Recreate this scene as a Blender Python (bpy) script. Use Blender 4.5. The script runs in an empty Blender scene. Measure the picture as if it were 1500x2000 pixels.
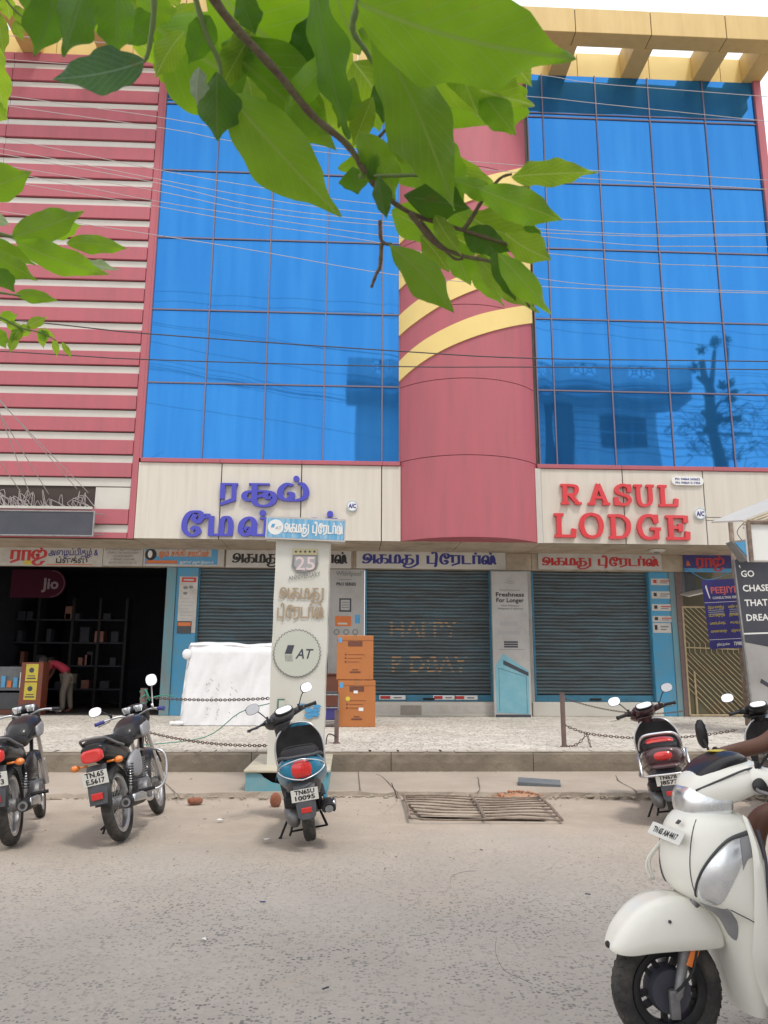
import bpy, bmesh, math, random
from mathutils import Vector, Matrix
import numpy as np
random.seed(7)
C = bpy.context.scene.collection
R = math.radians
PI = math.pi
scene = bpy.context.scene

# ---------------------------------------------------------------- camera
YAW, PITCH, ROLL, FPX, EYE = R(2.626), R(11.454), R(0.251), 1500.0, 1.42
def cam_axes():
    cy, sy, cp, sp = math.cos(YAW), math.sin(YAW), math.cos(PITCH), math.sin(PITCH)
    f = Vector((sy*cp, cy*cp, sp)); r = Vector((cy, -sy, 0)); u = r.cross(f)
    return (math.cos(ROLL)*r + math.sin(ROLL)*u), (-math.sin(ROLL)*r + math.cos(ROLL)*u), f
AR, AU, AF = cam_axes()
cd = bpy.data.cameras.new('camera'); cam = bpy.data.objects.new('camera', cd); C.objects.link(cam)
cam.matrix_world = Matrix(((AR.x, AU.x, -AF.x, 0), (AR.y, AU.y, -AF.y, 0), (AR.z, AU.z, -AF.z, EYE), (0, 0, 0, 1)))
cd.sensor_fit = 'VERTICAL'; cd.sensor_height = 36.0; cd.lens = 36.0*FPX/2000.0
cd.clip_start = 0.05; cd.clip_end = 2000
cd.dof.use_dof = True; cd.dof.focus_distance = 7.0; cd.dof.aperture_fstop = 18
scene.camera = cam

# ---------------------------------------------------------------- light
w = bpy.data.worlds.new('World'); scene.world = w; w.use_nodes = True
nt = w.node_tree; bg = nt.nodes['Background']
sky = nt.nodes.new('ShaderNodeTexSky'); sky.sky_type = 'NISHITA'; sky.sun_disc = False
SUN_EL, SUN_AZ = R(62), R(152)          # azimuth clockwise from +Y
sky.sun_elevation = SUN_EL; sky.sun_rotation = SUN_AZ
mix = nt.nodes.new('ShaderNodeMix'); mix.data_type = 'RGBA'
tc = nt.nodes.new('ShaderNodeTexCoord'); ns = nt.nodes.new('ShaderNodeTexNoise'); ns.inputs['Scale'].default_value = 2.2; ns.inputs['Detail'].default_value = 5
cr = nt.nodes.new('ShaderNodeValToRGB'); cr.color_ramp.elements[0].position = .3; cr.color_ramp.elements[0].color = (.80,.80,.80,1)
cr.color_ramp.elements[1].position = .65; cr.color_ramp.elements[1].color = (.97,.97,.97,1)
nt.links.new(tc.outputs['Generated'], ns.inputs['Vector']); nt.links.new(ns.outputs['Fac'], cr.inputs['Fac'])
nt.links.new(cr.outputs['Color'], mix.inputs['Factor'])
nt.links.new(sky.outputs['Color'], mix.inputs['A']); mix.inputs['B'].default_value = (9.7, 9.7, 9.75, 1)   # bright thin cloud layer
nt.links.new(mix.outputs['Result'], bg.inputs['Color']); bg.inputs['Strength'].default_value = 0.15
sl = bpy.data.lights.new('sun', 'SUN'); sl.energy = 1.95; sl.angle = R(10); sl.color = (1.0, .95, .88)
so = bpy.data.objects.new('sun', sl); C.objects.link(so)
sd = Vector((math.sin(SUN_AZ)*math.cos(SUN_EL), math.cos(SUN_AZ)*math.cos(SUN_EL), math.sin(SUN_EL)))
so.rotation_euler = sd.to_track_quat('Z', 'Y').to_euler()
scene.view_settings.view_transform = 'Standard'; scene.view_settings.look = 'None'
scene.view_settings.exposure = 0.08; scene.view_settings.gamma = 1.0; scene.view_settings.use_curve_mapping = False
scene.render.engine = 'CYCLES'
scene.cycles.max_bounces = 6; scene.cycles.transparent_max_bounces = 8
scene.cycles.use_denoising = True

# ---------------------------------------------------------------- survey helpers (a sight line meets a real plane)
def ray(px, py): return AF + (px-750)/FPX*AR - (py-1000)/FPX*AU
def D(px, py, Y):
    d = ray(px, py); t = Y/d.y; return Vector((t*d.x, Y, EYE+t*d.z))
def G(px, py, z=0.0):
    d = ray(px, py); t = (z-EYE)/d.z; return Vector((t*d.x, t*d.y, z))
def A(px, py, dist):
    d = ray(px, py).normalized(); return Vector((0, 0, EYE)) + d*dist

# ---------------------------------------------------------------- materials
def srgb(h):
    if isinstance(h, str):
        v = [int(h[i:i+2], 16)/255 for i in (0, 2, 4)]
        return tuple(x/12.92 if x <= .04045 else ((x+.055)/1.055)**2.4 for x in v)
    return h
def mat(name, col, rough=.6, metal=0., dirt=.0, dirtcol=(.12,.10,.08), scale=3., bump=0., bscale=40., coat=0., spec=.5, stretch=(1,1,1), coords='Object', trans=0.):
    m = bpy.data.materials.new(name); m.use_nodes = True; n = m.node_tree; b = n.nodes['Principled BSDF']
    col = srgb(col); b.inputs['Base Color'].default_value = (*col, 1)
    b.inputs['Roughness'].default_value = rough; b.inputs['Metallic'].default_value = metal
    b.inputs['Specular IOR Level'].default_value = spec
    if coat: b.inputs['Coat Weight'].default_value = coat; b.inputs['Coat Roughness'].default_value = .06
    if dirt or bump:
        t = n.nodes.new('ShaderNodeTexCoord'); mp = n.nodes.new('ShaderNodeMapping'); mp.inputs['Scale'].default_value = stretch
        if coords == 'World':
            g = n.nodes.new('ShaderNodeNewGeometry'); n.links.new(g.outputs['Position'], mp.inputs['Vector'])
        else: n.links.new(t.outputs[coords], mp.inputs['Vector'])
    if dirt:
        x = n.nodes.new('ShaderNodeTexNoise'); x.inputs['Scale'].default_value = scale; x.inputs['Detail'].default_value = 7; x.inputs['Roughness'].default_value = .65
        n.links.new(mp.outputs[0], x.inputs['Vector'])
        r = n.nodes.new('ShaderNodeMapRange'); r.inputs['From Min'].default_value = .42; r.inputs['From Max'].default_value = .75
        r.inputs['To Max'].default_value = dirt; n.links.new(x.outputs['Fac'], r.inputs['Value'])
        k = n.nodes.new('ShaderNodeMix'); k.data_type = 'RGBA'; k.inputs['A'].default_value = (*col, 1); k.inputs['B'].default_value = (*srgb(dirtcol), 1)
        n.links.new(r.outputs['Result'], k.inputs['Factor']); n.links.new(k.outputs['Result'], b.inputs['Base Color'])
        if rough < .5:
            q = n.nodes.new('ShaderNodeMapRange'); q.inputs['To Min'].default_value = rough; q.inputs['To Max'].default_value = min(1, rough+.35)
            n.links.new(x.outputs['Fac'], q.inputs['Value']); n.links.new(q.outputs['Result'], b.inputs['Roughness'])
    if bump:
        y = n.nodes.new('ShaderNodeTexNoise'); y.inputs['Scale'].default_value = bscale; y.inputs['Detail'].default_value = 5
        n.links.new(mp.outputs[0], y.inputs['Vector'])
        bp = n.nodes.new('ShaderNodeBump'); bp.inputs['Strength'].default_value = bump; bp.inputs['Distance'].default_value = .02
        n.links.new(y.outputs['Fac'], bp.inputs['Height']); n.links.new(bp.outputs['Normal'], b.inputs['Normal'])
    return m

M = {}
M['pink'] = mat('maroon_cladding', (.41,.10,.125), .42, dirt=.5, dirtcol=(.25,.10,.11), scale=1.3, stretch=(2.5,2.5,.35), coords='World')
M['cream'] = mat('cream_cladding', (.60,.56,.49), .45, dirt=.36, dirtcol=(.40,.35,.27), scale=1.3, stretch=(5,5,.3), coords='World')
M['cream2'] = mat('cream_strip', (.55,.53,.48), .5, dirt=.25, dirtcol=(.36,.34,.3), scale=2, coords='World')
M['gold'] = mat('gold_cladding', (.56,.39,.14), .4, dirt=.35, dirtcol=(.36,.25,.10), scale=1.5, stretch=(3,3,.4), coords='World')
M['yellow'] = mat('yellow_band', (.76,.58,.21), .4, dirt=.2, dirtcol=(.55,.40,.18), scale=1.5, coords='World')
M['mull'] = mat('mullion_metal', (.16,.13,.18), .5)
M['seam'] = mat('dark_seam', (.05,.035,.03), .8)
M['wallgrey'] = mat('grey_plaster', (.33,.30,.26), .85, dirt=.6, dirtcol=(.16,.14,.11), scale=1.7, bump=.3, coords='World')
M['soffit'] = mat('soffit_board', (.46,.38,.29), .7, dirt=.7, dirtcol=(.2,.15,.1), scale=2.5, coords='World')
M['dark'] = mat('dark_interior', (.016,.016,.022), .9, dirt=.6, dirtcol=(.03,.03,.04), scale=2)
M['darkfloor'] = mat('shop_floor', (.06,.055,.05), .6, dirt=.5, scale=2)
M['bluepaint'] = mat('blue_painted_plaster', (.055,.27,.46), .6, dirt=.75, dirtcol=(.12,.24,.30), scale=2.4, bump=.15, coords='World')
M['tealpaint'] = mat('faded_teal_plaster', (.12,.27,.32), .7, dirt=.8, dirtcol=(.25,.17,.13), scale=2.2, stretch=(3,3,.6), coords='World')
M['paper'] = mat('paper_white', (.52,.50,.47), .7, dirt=.6, dirtcol=(.30,.26,.21), scale=3, coords='World')
M['paper2'] = mat('paper_grey', (.40,.39,.375), .6, dirt=.5, dirtcol=(.25,.22,.2), scale=2, coords='World')
M['red'] = mat('red_print', (.48,.03,.03), .5, dirt=.3, dirtcol=(.3,.05,.04), scale=4)
M['blueprint'] = mat('blue_print', (.03,.035,.22), .5, dirt=.2, dirtcol=(.07,.07,.2), scale=4)
M['black'] = mat('black_print', (.018,.017,.018), .5)
M['grey'] = mat('grey_print', (.19,.19,.185), .6)
M['lgrey'] = mat('light_grey_print', (.33,.33,.33), .6)
M['orange'] = mat('orange_print', (.62,.16,.03), .5, dirt=.2, scale=4)
M['yel'] = mat('yellow_print', (.62,.50,.05), .5, dirt=.3, scale=5)
M['skyb'] = mat('sky_blue_print', (.07,.30,.55), .5, dirt=.5, dirtcol=(.2,.4,.55), scale=4)
M['white'] = mat('white_print', (.72,.72,.70), .5)
M['navy'] = mat('navy_board', (.035,.03,.17), .5, dirt=.2, scale=5)
M['letter_red'] = mat('red_letter_acrylic', (.62,.035,.045), .25, coat=.4, dirt=.25, dirtcol=(.42,.06,.06), scale=2, coords='World')
M['letter_blue'] = mat('blue_letter_acrylic', (.035,.035,.40), .25, coat=.4, dirt=.2, dirtcol=(.08,.08,.35), scale=2, coords='World')
M['letter_edge'] = mat('letter_white_edge', (.6,.55,.5), .5)
M['steel'] = mat('galvanised_steel', (.35,.35,.35), .4, metal=.9, dirt=.4, scale=8)
M['rust'] = mat('rusty_iron', (.17,.125,.10), .85, metal=.1, dirt=.9, dirtcol=(.33,.27,.21), scale=9, bump=.3)
M['post'] = mat('brown_painted_pipe', (.13,.085,.08), .6, dirt=.6, dirtcol=(.22,.15,.12), scale=9)
M['charc'] = mat('charcoal_banner', (.045,.048,.065), .55, dirt=.4, dirtcol=(.08,.08,.09), scale=2)
M['rubber'] = mat('tyre_rubber', (.028,.027,.026), .85, dirt=.75, dirtcol=(.13,.115,.10), scale=9, bump=.4, bscale=60)
M['blackp'] = mat('black_plastic', (.013,.013,.015), .5, spec=.3, dirt=.4, dirtcol=(.06,.057,.053), scale=6)
M['gloss'] = mat('black_gloss_paint', (.007,.007,.009), .25, spec=.3, coat=.3, dirt=.3, dirtcol=(.045,.042,.04), scale=5)
M['seat'] = mat('black_seat_vinyl', (.009,.009,.010), .55, spec=.25, dirt=.2, dirtcol=(.06,.06,.06), scale=7, bump=.15, bscale=90)
M['chrome'] = mat('chrome', (.72,.72,.74), .16, metal=1., dirt=.3, dirtcol=(.3,.28,.26), scale=12)
M['alu'] = mat('cast_aluminium', (.28,.28,.29), .45, metal=.85, dirt=.6, scale=12)
M['greyp'] = mat('grey_plastic', (.05,.053,.062), .5, dirt=.5, dirtcol=(.10,.09,.08), scale=6)
M['bluebike'] = mat('blue_scooter_paint', (.010,.17,.29), .28, spec=.35, coat=.4, dirt=.3, dirtcol=(.05,.14,.20), scale=5)
M['maroonbike'] = mat('maroon_scooter_paint', (.045,.010,.014), .25, coat=.7, dirt=.25, dirtcol=(.08,.045,.045), scale=5)
M['whitebike'] = mat('pearl_white_paint', (.80,.79,.72), .28, coat=.6, dirt=.12, dirtcol=(.58,.54,.46), scale=3)
M['silver'] = mat('silver_plastic', (.36,.36,.38), .35, metal=.5, dirt=.2, scale=8)
M['redlens'] = mat('red_lens', (.62,.015,.012), .12, coat=1., dirt=.35, dirtcol=(.22,.01,.01), scale=14)
M['amber'] = mat('amber_lens', (.75,.20,.02), .15, coat=1., dirt=.3, dirtcol=(.4,.1,.02), scale=14)
M['clear'] = mat('clear_lens', (.86,.88,.90), .07, metal=.85, dirt=.55, dirtcol=(.33,.37,.42), scale=9, bump=.10, bscale=6)
M['mirror'] = mat('mirror_glass', (.9,.9,.92), .03, metal=1.)
M['plate'] = mat('number_plate_white', (.66,.66,.62), .4, dirt=.3, dirtcol=(.45,.43,.38), scale=6)
M['skin'] = mat('brown_skin', (.145,.062,.036), .5, dirt=.3, dirtcol=(.10,.04,.025), scale=12, bump=.08, bscale=120)
M['hair'] = mat('black_hair', (.012,.01,.01), .6, bump=.6, bscale=150)
M['shirt'] = mat('dark_shirt_cloth', (.03,.035,.05), .85, bump=.2, bscale=60)
M['redshirt'] = mat('crimson_shirt_cloth', (.30,.018,.04), .85, bump=.2, bscale=50)
M['trouser'] = mat('khaki_trouser_cloth', (.13,.105,.085), .85, bump=.2, bscale=50)
M['cable'] = mat('weathered_cable', (.42,.38,.37), .6)
M['cabledark'] = mat('dark_cable', (.05,.045,.05), .7)
M['chain'] = mat('rusty_chain', (.10,.075,.065), .6, metal=.4, dirt=.5, dirtcol=(.2,.1,.05), scale=20)
M['greenrope'] = mat('green_rope', (.03,.26,.18), .8)
M['ledge'] = mat('weathered_concrete_edge', (.175,.145,.112), .9, dirt=.85, dirtcol=(.30,.25,.19), scale=1.6, bump=.6, bscale=14, coords='World')
M['apron'] = mat('dusty_concrete', (.37,.315,.26), .9, dirt=.7, dirtcol=(.27,.22,.175), scale=1.4, bump=.35, bscale=30, coords='World')
M['stone'] = mat('rubble_stone', (.33,.28,.22), .9, dirt=.6, dirtcol=(.2,.16,.12), scale=6, bump=.5, bscale=30)
M['slate'] = mat('grey_slab', (.115,.13,.145), .75, dirt=.5, dirtcol=(.2,.2,.2), scale=5, bump=.2)
M['brick'] = mat('red_brick_lump', (.26,.085,.045), .9, dirt=.6, dirtcol=(.3,.2,.15), scale=9, bump=.6)
M['carton'] = mat('brown_cardboard', (.43,.155,.045), .75, dirt=.4, dirtcol=(.30,.11,.04), scale=3)
M['carton2'] = mat('dark_brown_board', (.14,.04,.022), .6, dirt=.4, scale=3)
M['tarp'] = mat('white_woven_tarp', (.74,.74,.76), .6, dirt=.4, dirtcol=(.50,.49,.48), scale=2.5, bump=.25, bscale=7)
M['tree_bark'] = mat('tree_bark', (.10,.075,.055), .9, dirt=.6, dirtcol=(.2,.16,.12), scale=10, bump=.8, bscale=30)
M['twig'] = mat('brown_twig', (.115,.075,.048), .7, dirt=.7, dirtcol=(.16,.17,.06), scale=30, bump=.4, bscale=120)
M['stem'] = mat('green_leaf_stalk', (.16,.22,.07), .6)
M['opp'] = mat('opposite_house_paint', (.82,.85,.86), .8, dirt=.3, dirtcol=(.60,.64,.68), scale=.8, coords='World')
M['oppdark'] = mat('opposite_house_window', (.03,.045,.07), .4)
M['gatecol'] = mat('beige_gate_paint', (.42,.34,.20), .6, dirt=.6, dirtcol=(.18,.10,.05), scale=6)
M['olive'] = mat('olive_sheet', (.085,.085,.05), .7, dirt=.8, dirtcol=(.14,.08,.04), scale=2.5)

# blue reflective glass: tinted mirror coat under a little bluish dust
def glassmat():
    m = bpy.data.materials.new('blue_mirror_glass'); m.use_nodes = True; n = m.node_tree; b = n.nodes['Principled BSDF']
    g = n.nodes.new('ShaderNodeNewGeometry'); mp = n.nodes.new('ShaderNodeMapping'); mp.inputs['Scale'].default_value = (2.2,2.2,.16)
    n.links.new(g.outputs['Position'], mp.inputs['Vector'])
    x = n.nodes.new('ShaderNodeTexNoise'); x.inputs['Scale'].default_value = 1.6; x.inputs['Detail'].default_value = 6; n.links.new(mp.outputs[0], x.inputs['Vector'])
    k = n.nodes.new('ShaderNodeMix'); k.data_type = 'RGBA'; k.inputs['A'].default_value = (.031,.20,.545,1); k.inputs['B'].default_value = (.043,.24,.595,1)
    r = n.nodes.new('ShaderNodeMapRange'); r.inputs['From Min'].default_value = .4; r.inputs['From Max'].default_value = .72; n.links.new(x.outputs['Fac'], r.inputs['Value'])
    n.links.new(r.outputs['Result'], k.inputs['Factor']); oi = n.nodes.new('ShaderNodeObjectInfo'); r3 = n.nodes.new('ShaderNodeMapRange'); r3.inputs['To Min'].default_value = 0; r3.inputs['To Max'].default_value = .22; n.links.new(oi.outputs['Random'], r3.inputs['Value'])
    k2 = n.nodes.new('ShaderNodeMix'); k2.data_type = 'RGBA'; k2.inputs['B'].default_value = (.018,.14,.42,1); n.links.new(k.outputs['Result'], k2.inputs['A']); n.links.new(r3.outputs['Result'], k2.inputs['Factor']); n.links.new(k2.outputs['Result'], b.inputs['Base Color'])
    b.inputs['Metallic'].default_value = .72; b.inputs['Roughness'].default_value = .035; b.inputs['Specular IOR Level'].default_value = .25
    y = n.nodes.new('ShaderNodeTexNoise'); y.inputs['Scale'].default_value = .9; y.inputs['Detail'].default_value = 1; n.links.new(g.outputs['Position'], y.inputs['Vector'])
    bp = n.nodes.new('ShaderNodeBump'); bp.inputs['Strength'].default_value = .008; bp.inputs['Distance'].default_value = .05
    n.links.new(y.outputs['Fac'], bp.inputs['Height']); n.links.new(bp.outputs['Normal'], b.inputs['Normal'])
    return m
M['glass'] = glassmat()

def shuttermat():
    m = mat('blue_shutter_paint', (.035,.075,.10), .5, metal=.15)
    n = m.node_tree; b = n.nodes['Principled BSDF']
    g = n.nodes.new('ShaderNodeNewGeometry'); sp = n.nodes.new('ShaderNodeSeparateXYZ'); n.links.new(g.outputs['Position'], sp.inputs[0])
    x = n.nodes.new('ShaderNodeTexNoise'); x.inputs['Scale'].default_value = 1.0; x.inputs['Detail'].default_value = 8; x.inputs['Roughness'].default_value = .7
    mp = n.nodes.new('ShaderNodeMapping'); mp.inputs['Scale'].default_value = (1.2,1,9); n.links.new(g.outputs['Position'], mp.inputs['Vector']); n.links.new(mp.outputs[0], x.inputs['Vector'])
    ad = n.nodes.new('ShaderNodeMath'); ad.operation = 'ADD'; ad.inputs[0].default_value = .26; n.links.new(x.outputs['Fac'], ad.inputs[1])
    r = n.nodes.new('ShaderNodeValToRGB'); e = r.color_ramp.elements; e[0].position = .5; e[0].color = (.060,.064,.066,1); e[1].position = 1.25/1.3; e[1].color = (.11,.19,.23,1)
    q = e.new(.72); q.color = (.105,.125,.135,1)
    n.links.new(ad.outputs[0], r.inputs['Fac']); 
    y = n.nodes.new('ShaderNodeTexNoise'); y.inputs['Scale'].default_value = 3.3; y.inputs['Detail'].default_value = 9; y.inputs['Roughness'].default_value = .8; n.links.new(mp.outputs[0], y.inputs['Vector'])
    r2 = n.nodes.new('ShaderNodeMapRange'); r2.inputs['From Min'].default_value = .58; r2.inputs['From Max'].default_value = .72; r2.inputs['To Max'].default_value = .6; n.links.new(y.outputs['Fac'], r2.inputs['Value'])
    k = n.nodes.new('ShaderNodeMix'); k.data_type = 'RGBA'; k.inputs['B'].default_value = (.20,.165,.14,1)
    n.links.new(r2.outputs['Result'], k.inputs['Factor']); n.links.new(r.outputs['Color'], k.inputs['A']); n.links.new(k.outputs['Result'], b.inputs['Base Color'])
    return m
M['shutter'] = shuttermat()
M['shutbar'] = mat('shutter_blue_bar', (.045,.20,.31), .5, dirt=.6, dirtcol=(.05,.08,.1), scale=4, coords='World')

def roadmat():
    m = bpy.data.materials.new('worn_asphalt'); m.use_nodes = True; n = m.node_tree; b = n.nodes['Principled BSDF']; L = n.links
    g = n.nodes.new('ShaderNodeNewGeometry')
    def noise(sc, det=4, rough=.6, mpv=None):
        x = n.nodes.new('ShaderNodeTexNoise'); x.inputs['Scale'].default_value = sc; x.inputs['Detail'].default_value = det; x.inputs['Roughness'].default_value = rough
        L.new(mpv or g.outputs['Position'], x.inputs['Vector']); return x.outputs['Fac']
    def rng(v, a, c, lo=0., hi=1.):
        r = n.nodes.new('ShaderNodeMapRange'); r.inputs['From Min'].default_value = a; r.inputs['From Max'].default_value = c; r.inputs['To Min'].default_value = lo; r.inputs['To Max'].default_value = hi
        L.new(v, r.inputs['Value']); return r.outputs['Result']
    def mx(f, a, c):
        k = n.nodes.new('ShaderNodeMix'); k.data_type = 'RGBA'
        for v, s in ((f,'Factor'),(a,'A'),(c,'B')):
            if isinstance(v, tuple): k.inputs[s].default_value = (*v,1)
            else: L.new(v, k.inputs[s])
        return k.outputs['Result']
    def math_(op, a, c):
        k = n.nodes.new('ShaderNodeMath'); k.operation = op
        for v, i in ((a,0),(c,1)):
            if isinstance(v, float): k.inputs[i].default_value = v
            else: L.new(v, k.inputs[i])
        return k.outputs[0]
    # exposed aggregate: dark stones in pale dusty binder
    vo = n.nodes.new('ShaderNodeTexVoronoi'); vo.inputs['Scale'].default_value = 50.; vo.inputs['Randomness'].default_value = 1.
    dist = n.nodes.new('ShaderNodeTexNoise'); dist.inputs['Scale'].default_value = 40; dist.inputs['Detail'].default_value = 2; L.new(g.outputs['Position'], dist.inputs['Vector'])
    va = n.nodes.new('ShaderNodeVectorMath'); va.operation = 'MULTIPLY_ADD'; L.new(dist.outputs['Color'], va.inputs[0]); va.inputs[1].default_value = (.02,.02,0); L.new(g.outputs['Position'], va.inputs[2])
    L.new(va.outputs[0], vo.inputs['Vector'])
    spc = n.nodes.new('ShaderNodeSeparateColor'); L.new(vo.outputs['Color'], spc.inputs[0])
    size = rng(spc.outputs[0], .22, 1., 0.05, .60)
    stone = rng(math_('SUBTRACT', size, vo.outputs['Distance']), -.03, .08)
    patch = rng(noise(1.1, 5, .65), .36, .60, .15, 1.)
    sp = n.nodes.new('ShaderNodeSeparateXYZ'); L.new(g.outputs['Position'], sp.inputs[0])
    dustY = rng(math_('ADD', sp.outputs['Y'], rng(noise(.55, 5, .6), .3, .7, -1.1, 1.1)), 4.9, 7.6)
    vis = math_('MULTIPLY', patch, rng(dustY, 0., 1., 1., .12))
    base = mx(rng(noise(1.3, 7, .65), .3, .7), (.37,.335,.295), (.445,.405,.36))
    base = mx(rng(noise(30, 6, .7), .35, .75, 0., .5), base, (.27,.245,.22))
    base = mx(rng(noise(.28, 3, .5), .42, .62, 0., .45), base, (.285,.265,.245))
    base = mx(rng(noise(4.5, 8, .8), .60, .70, 0., .35), base, (.22,.20,.185))
    base = mx(dustY, base, mx(rng(noise(2.2, 6, .7), .35, .7), (.36,.30,.245), (.43,.365,.30)))
    stonec = mx(spc.outputs[1], (.105,.105,.108), (.20,.195,.185))
    col = mx(math_('MULTIPLY', stone, vis), base, stonec)
    orange = rng(noise(1.7, 5, .6), .64, .74, 0., .28)
    col = mx(orange, col, (.46,.33,.20))
    crk = n.nodes.new('ShaderNodeTexVoronoi'); crk.feature = 'DISTANCE_TO_EDGE'; crk.inputs['Scale'].default_value = .55; L.new(va.outputs[0], crk.inputs['Vector'])
    L.new(col, b.inputs['Base Color']); b.inputs['Roughness'].default_value = .88
    bp = n.nodes.new('ShaderNodeBump'); bp.inputs['Strength'].default_value = .55; bp.inputs['Distance'].default_value = .006
    L.new(math_('ADD', math_('MULTIPLY', stone, -.6), noise(110, 6, .7)), bp.inputs['Height']); L.new(bp.outputs['Normal'], b.inputs['Normal'])
    return m
M['road'] = roadmat()
def pavemat():
    m = bpy.data.materials.new('broken_stone_paving'); m.use_nodes = True; n = m.node_tree; b = n.nodes['Principled BSDF']; L = n.links
    g = n.nodes.new('ShaderNodeNewGeometry'); mp = n.nodes.new('ShaderNodeMapping'); mp.inputs['Scale'].default_value = (1,.75,1); L.new(g.outputs['Position'], mp.inputs['Vector'])
    d = n.nodes.new('ShaderNodeTexNoise'); d.inputs['Scale'].default_value = 3; L.new(mp.outputs[0], d.inputs['Vector'])
    va = n.nodes.new('ShaderNodeVectorMath'); va.operation = 'MULTIPLY_ADD'; L.new(d.outputs['Color'], va.inputs[0]); va.inputs[1].default_value = (.3,.3,0); L.new(mp.outputs[0], va.inputs[2])
    vo = n.nodes.new('ShaderNodeTexVoronoi'); vo.feature = 'DISTANCE_TO_EDGE'; vo.inputs['Scale'].default_value = 9.5; L.new(va.outputs[0], vo.inputs['Vector'])
    vc = n.nodes.new('ShaderNodeTexVoronoi'); vc.inputs['Scale'].default_value = 9.5; L.new(va.outputs[0], vc.inputs['Vector'])
    no = n.nodes.new('ShaderNodeTexNoise'); no.inputs['Scale'].default_value = 5; no.inputs['Detail'].default_value = 8; no.inputs['Roughness'].default_value=.75; L.new(mp.outputs[0], no.inputs['Vector'])
    big = n.nodes.new('ShaderNodeTexNoise'); big.inputs['Scale'].default_value = .7; big.inputs['Detail'].default_value = 3; L.new(mp.outputs[0], big.inputs['Vector'])
    def rng(v, a, c, lo=0., hi=1.):
        r = n.nodes.new('ShaderNodeMapRange'); r.inputs['From Min'].default_value = a; r.inputs['From Max'].default_value = c; r.inputs['To Min'].default_value = lo; r.inputs['To Max'].default_value = hi
        L.new(v, r.inputs['Value']); return r.outputs['Result']
    def mx(f, a, c):
        k = n.nodes.new('ShaderNodeMix'); k.data_type = 'RGBA'
        for v, s in ((f,'Factor'),(a,'A'),(c,'B')):
            if isinstance(v, tuple): k.inputs[s].default_value = (*v,1)
            else: L.new(v, k.inputs[s])
        return k.outputs['Result']
    sc = n.nodes.new('ShaderNodeSeparateColor'); L.new(vc.outputs['Color'], sc.inputs[0])
    col = mx(sc.outputs[0], (.58,.54,.47), (.68,.64,.57))
    col = mx(rng(no.outputs['Fac'], .45, .75, 0, .6), col, (.33,.28,.23))
    col = mx(rng(big.outputs['Fac'], .4, .65, 0, .35), col, (.36,.31,.26))
    cm = n.nodes.new('ShaderNodeMath'); cm.operation = 'MULTIPLY'; L.new(rng(vo.outputs['Distance'], .0, .09, 1, 0), cm.inputs[0]); L.new(rng(no.outputs['Fac'], .40, .66, .03, .75), cm.inputs[1])
    col = mx(cm.outputs[0], col, (.13,.105,.085))
    L.new(col, b.inputs['Base Color']); b.inputs['Roughness'].default_value = .8
    bp = n.nodes.new('ShaderNodeBump'); bp.inputs['Strength'].default_value = .8; bp.inputs['Distance'].default_value = .02
    L.new(rng(vo.outputs['Distance'], 0, .08), bp.inputs['Height']); L.new(bp.outputs['Normal'], b.inputs['Normal'])
    return m
M['paving'] = pavemat()

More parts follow.
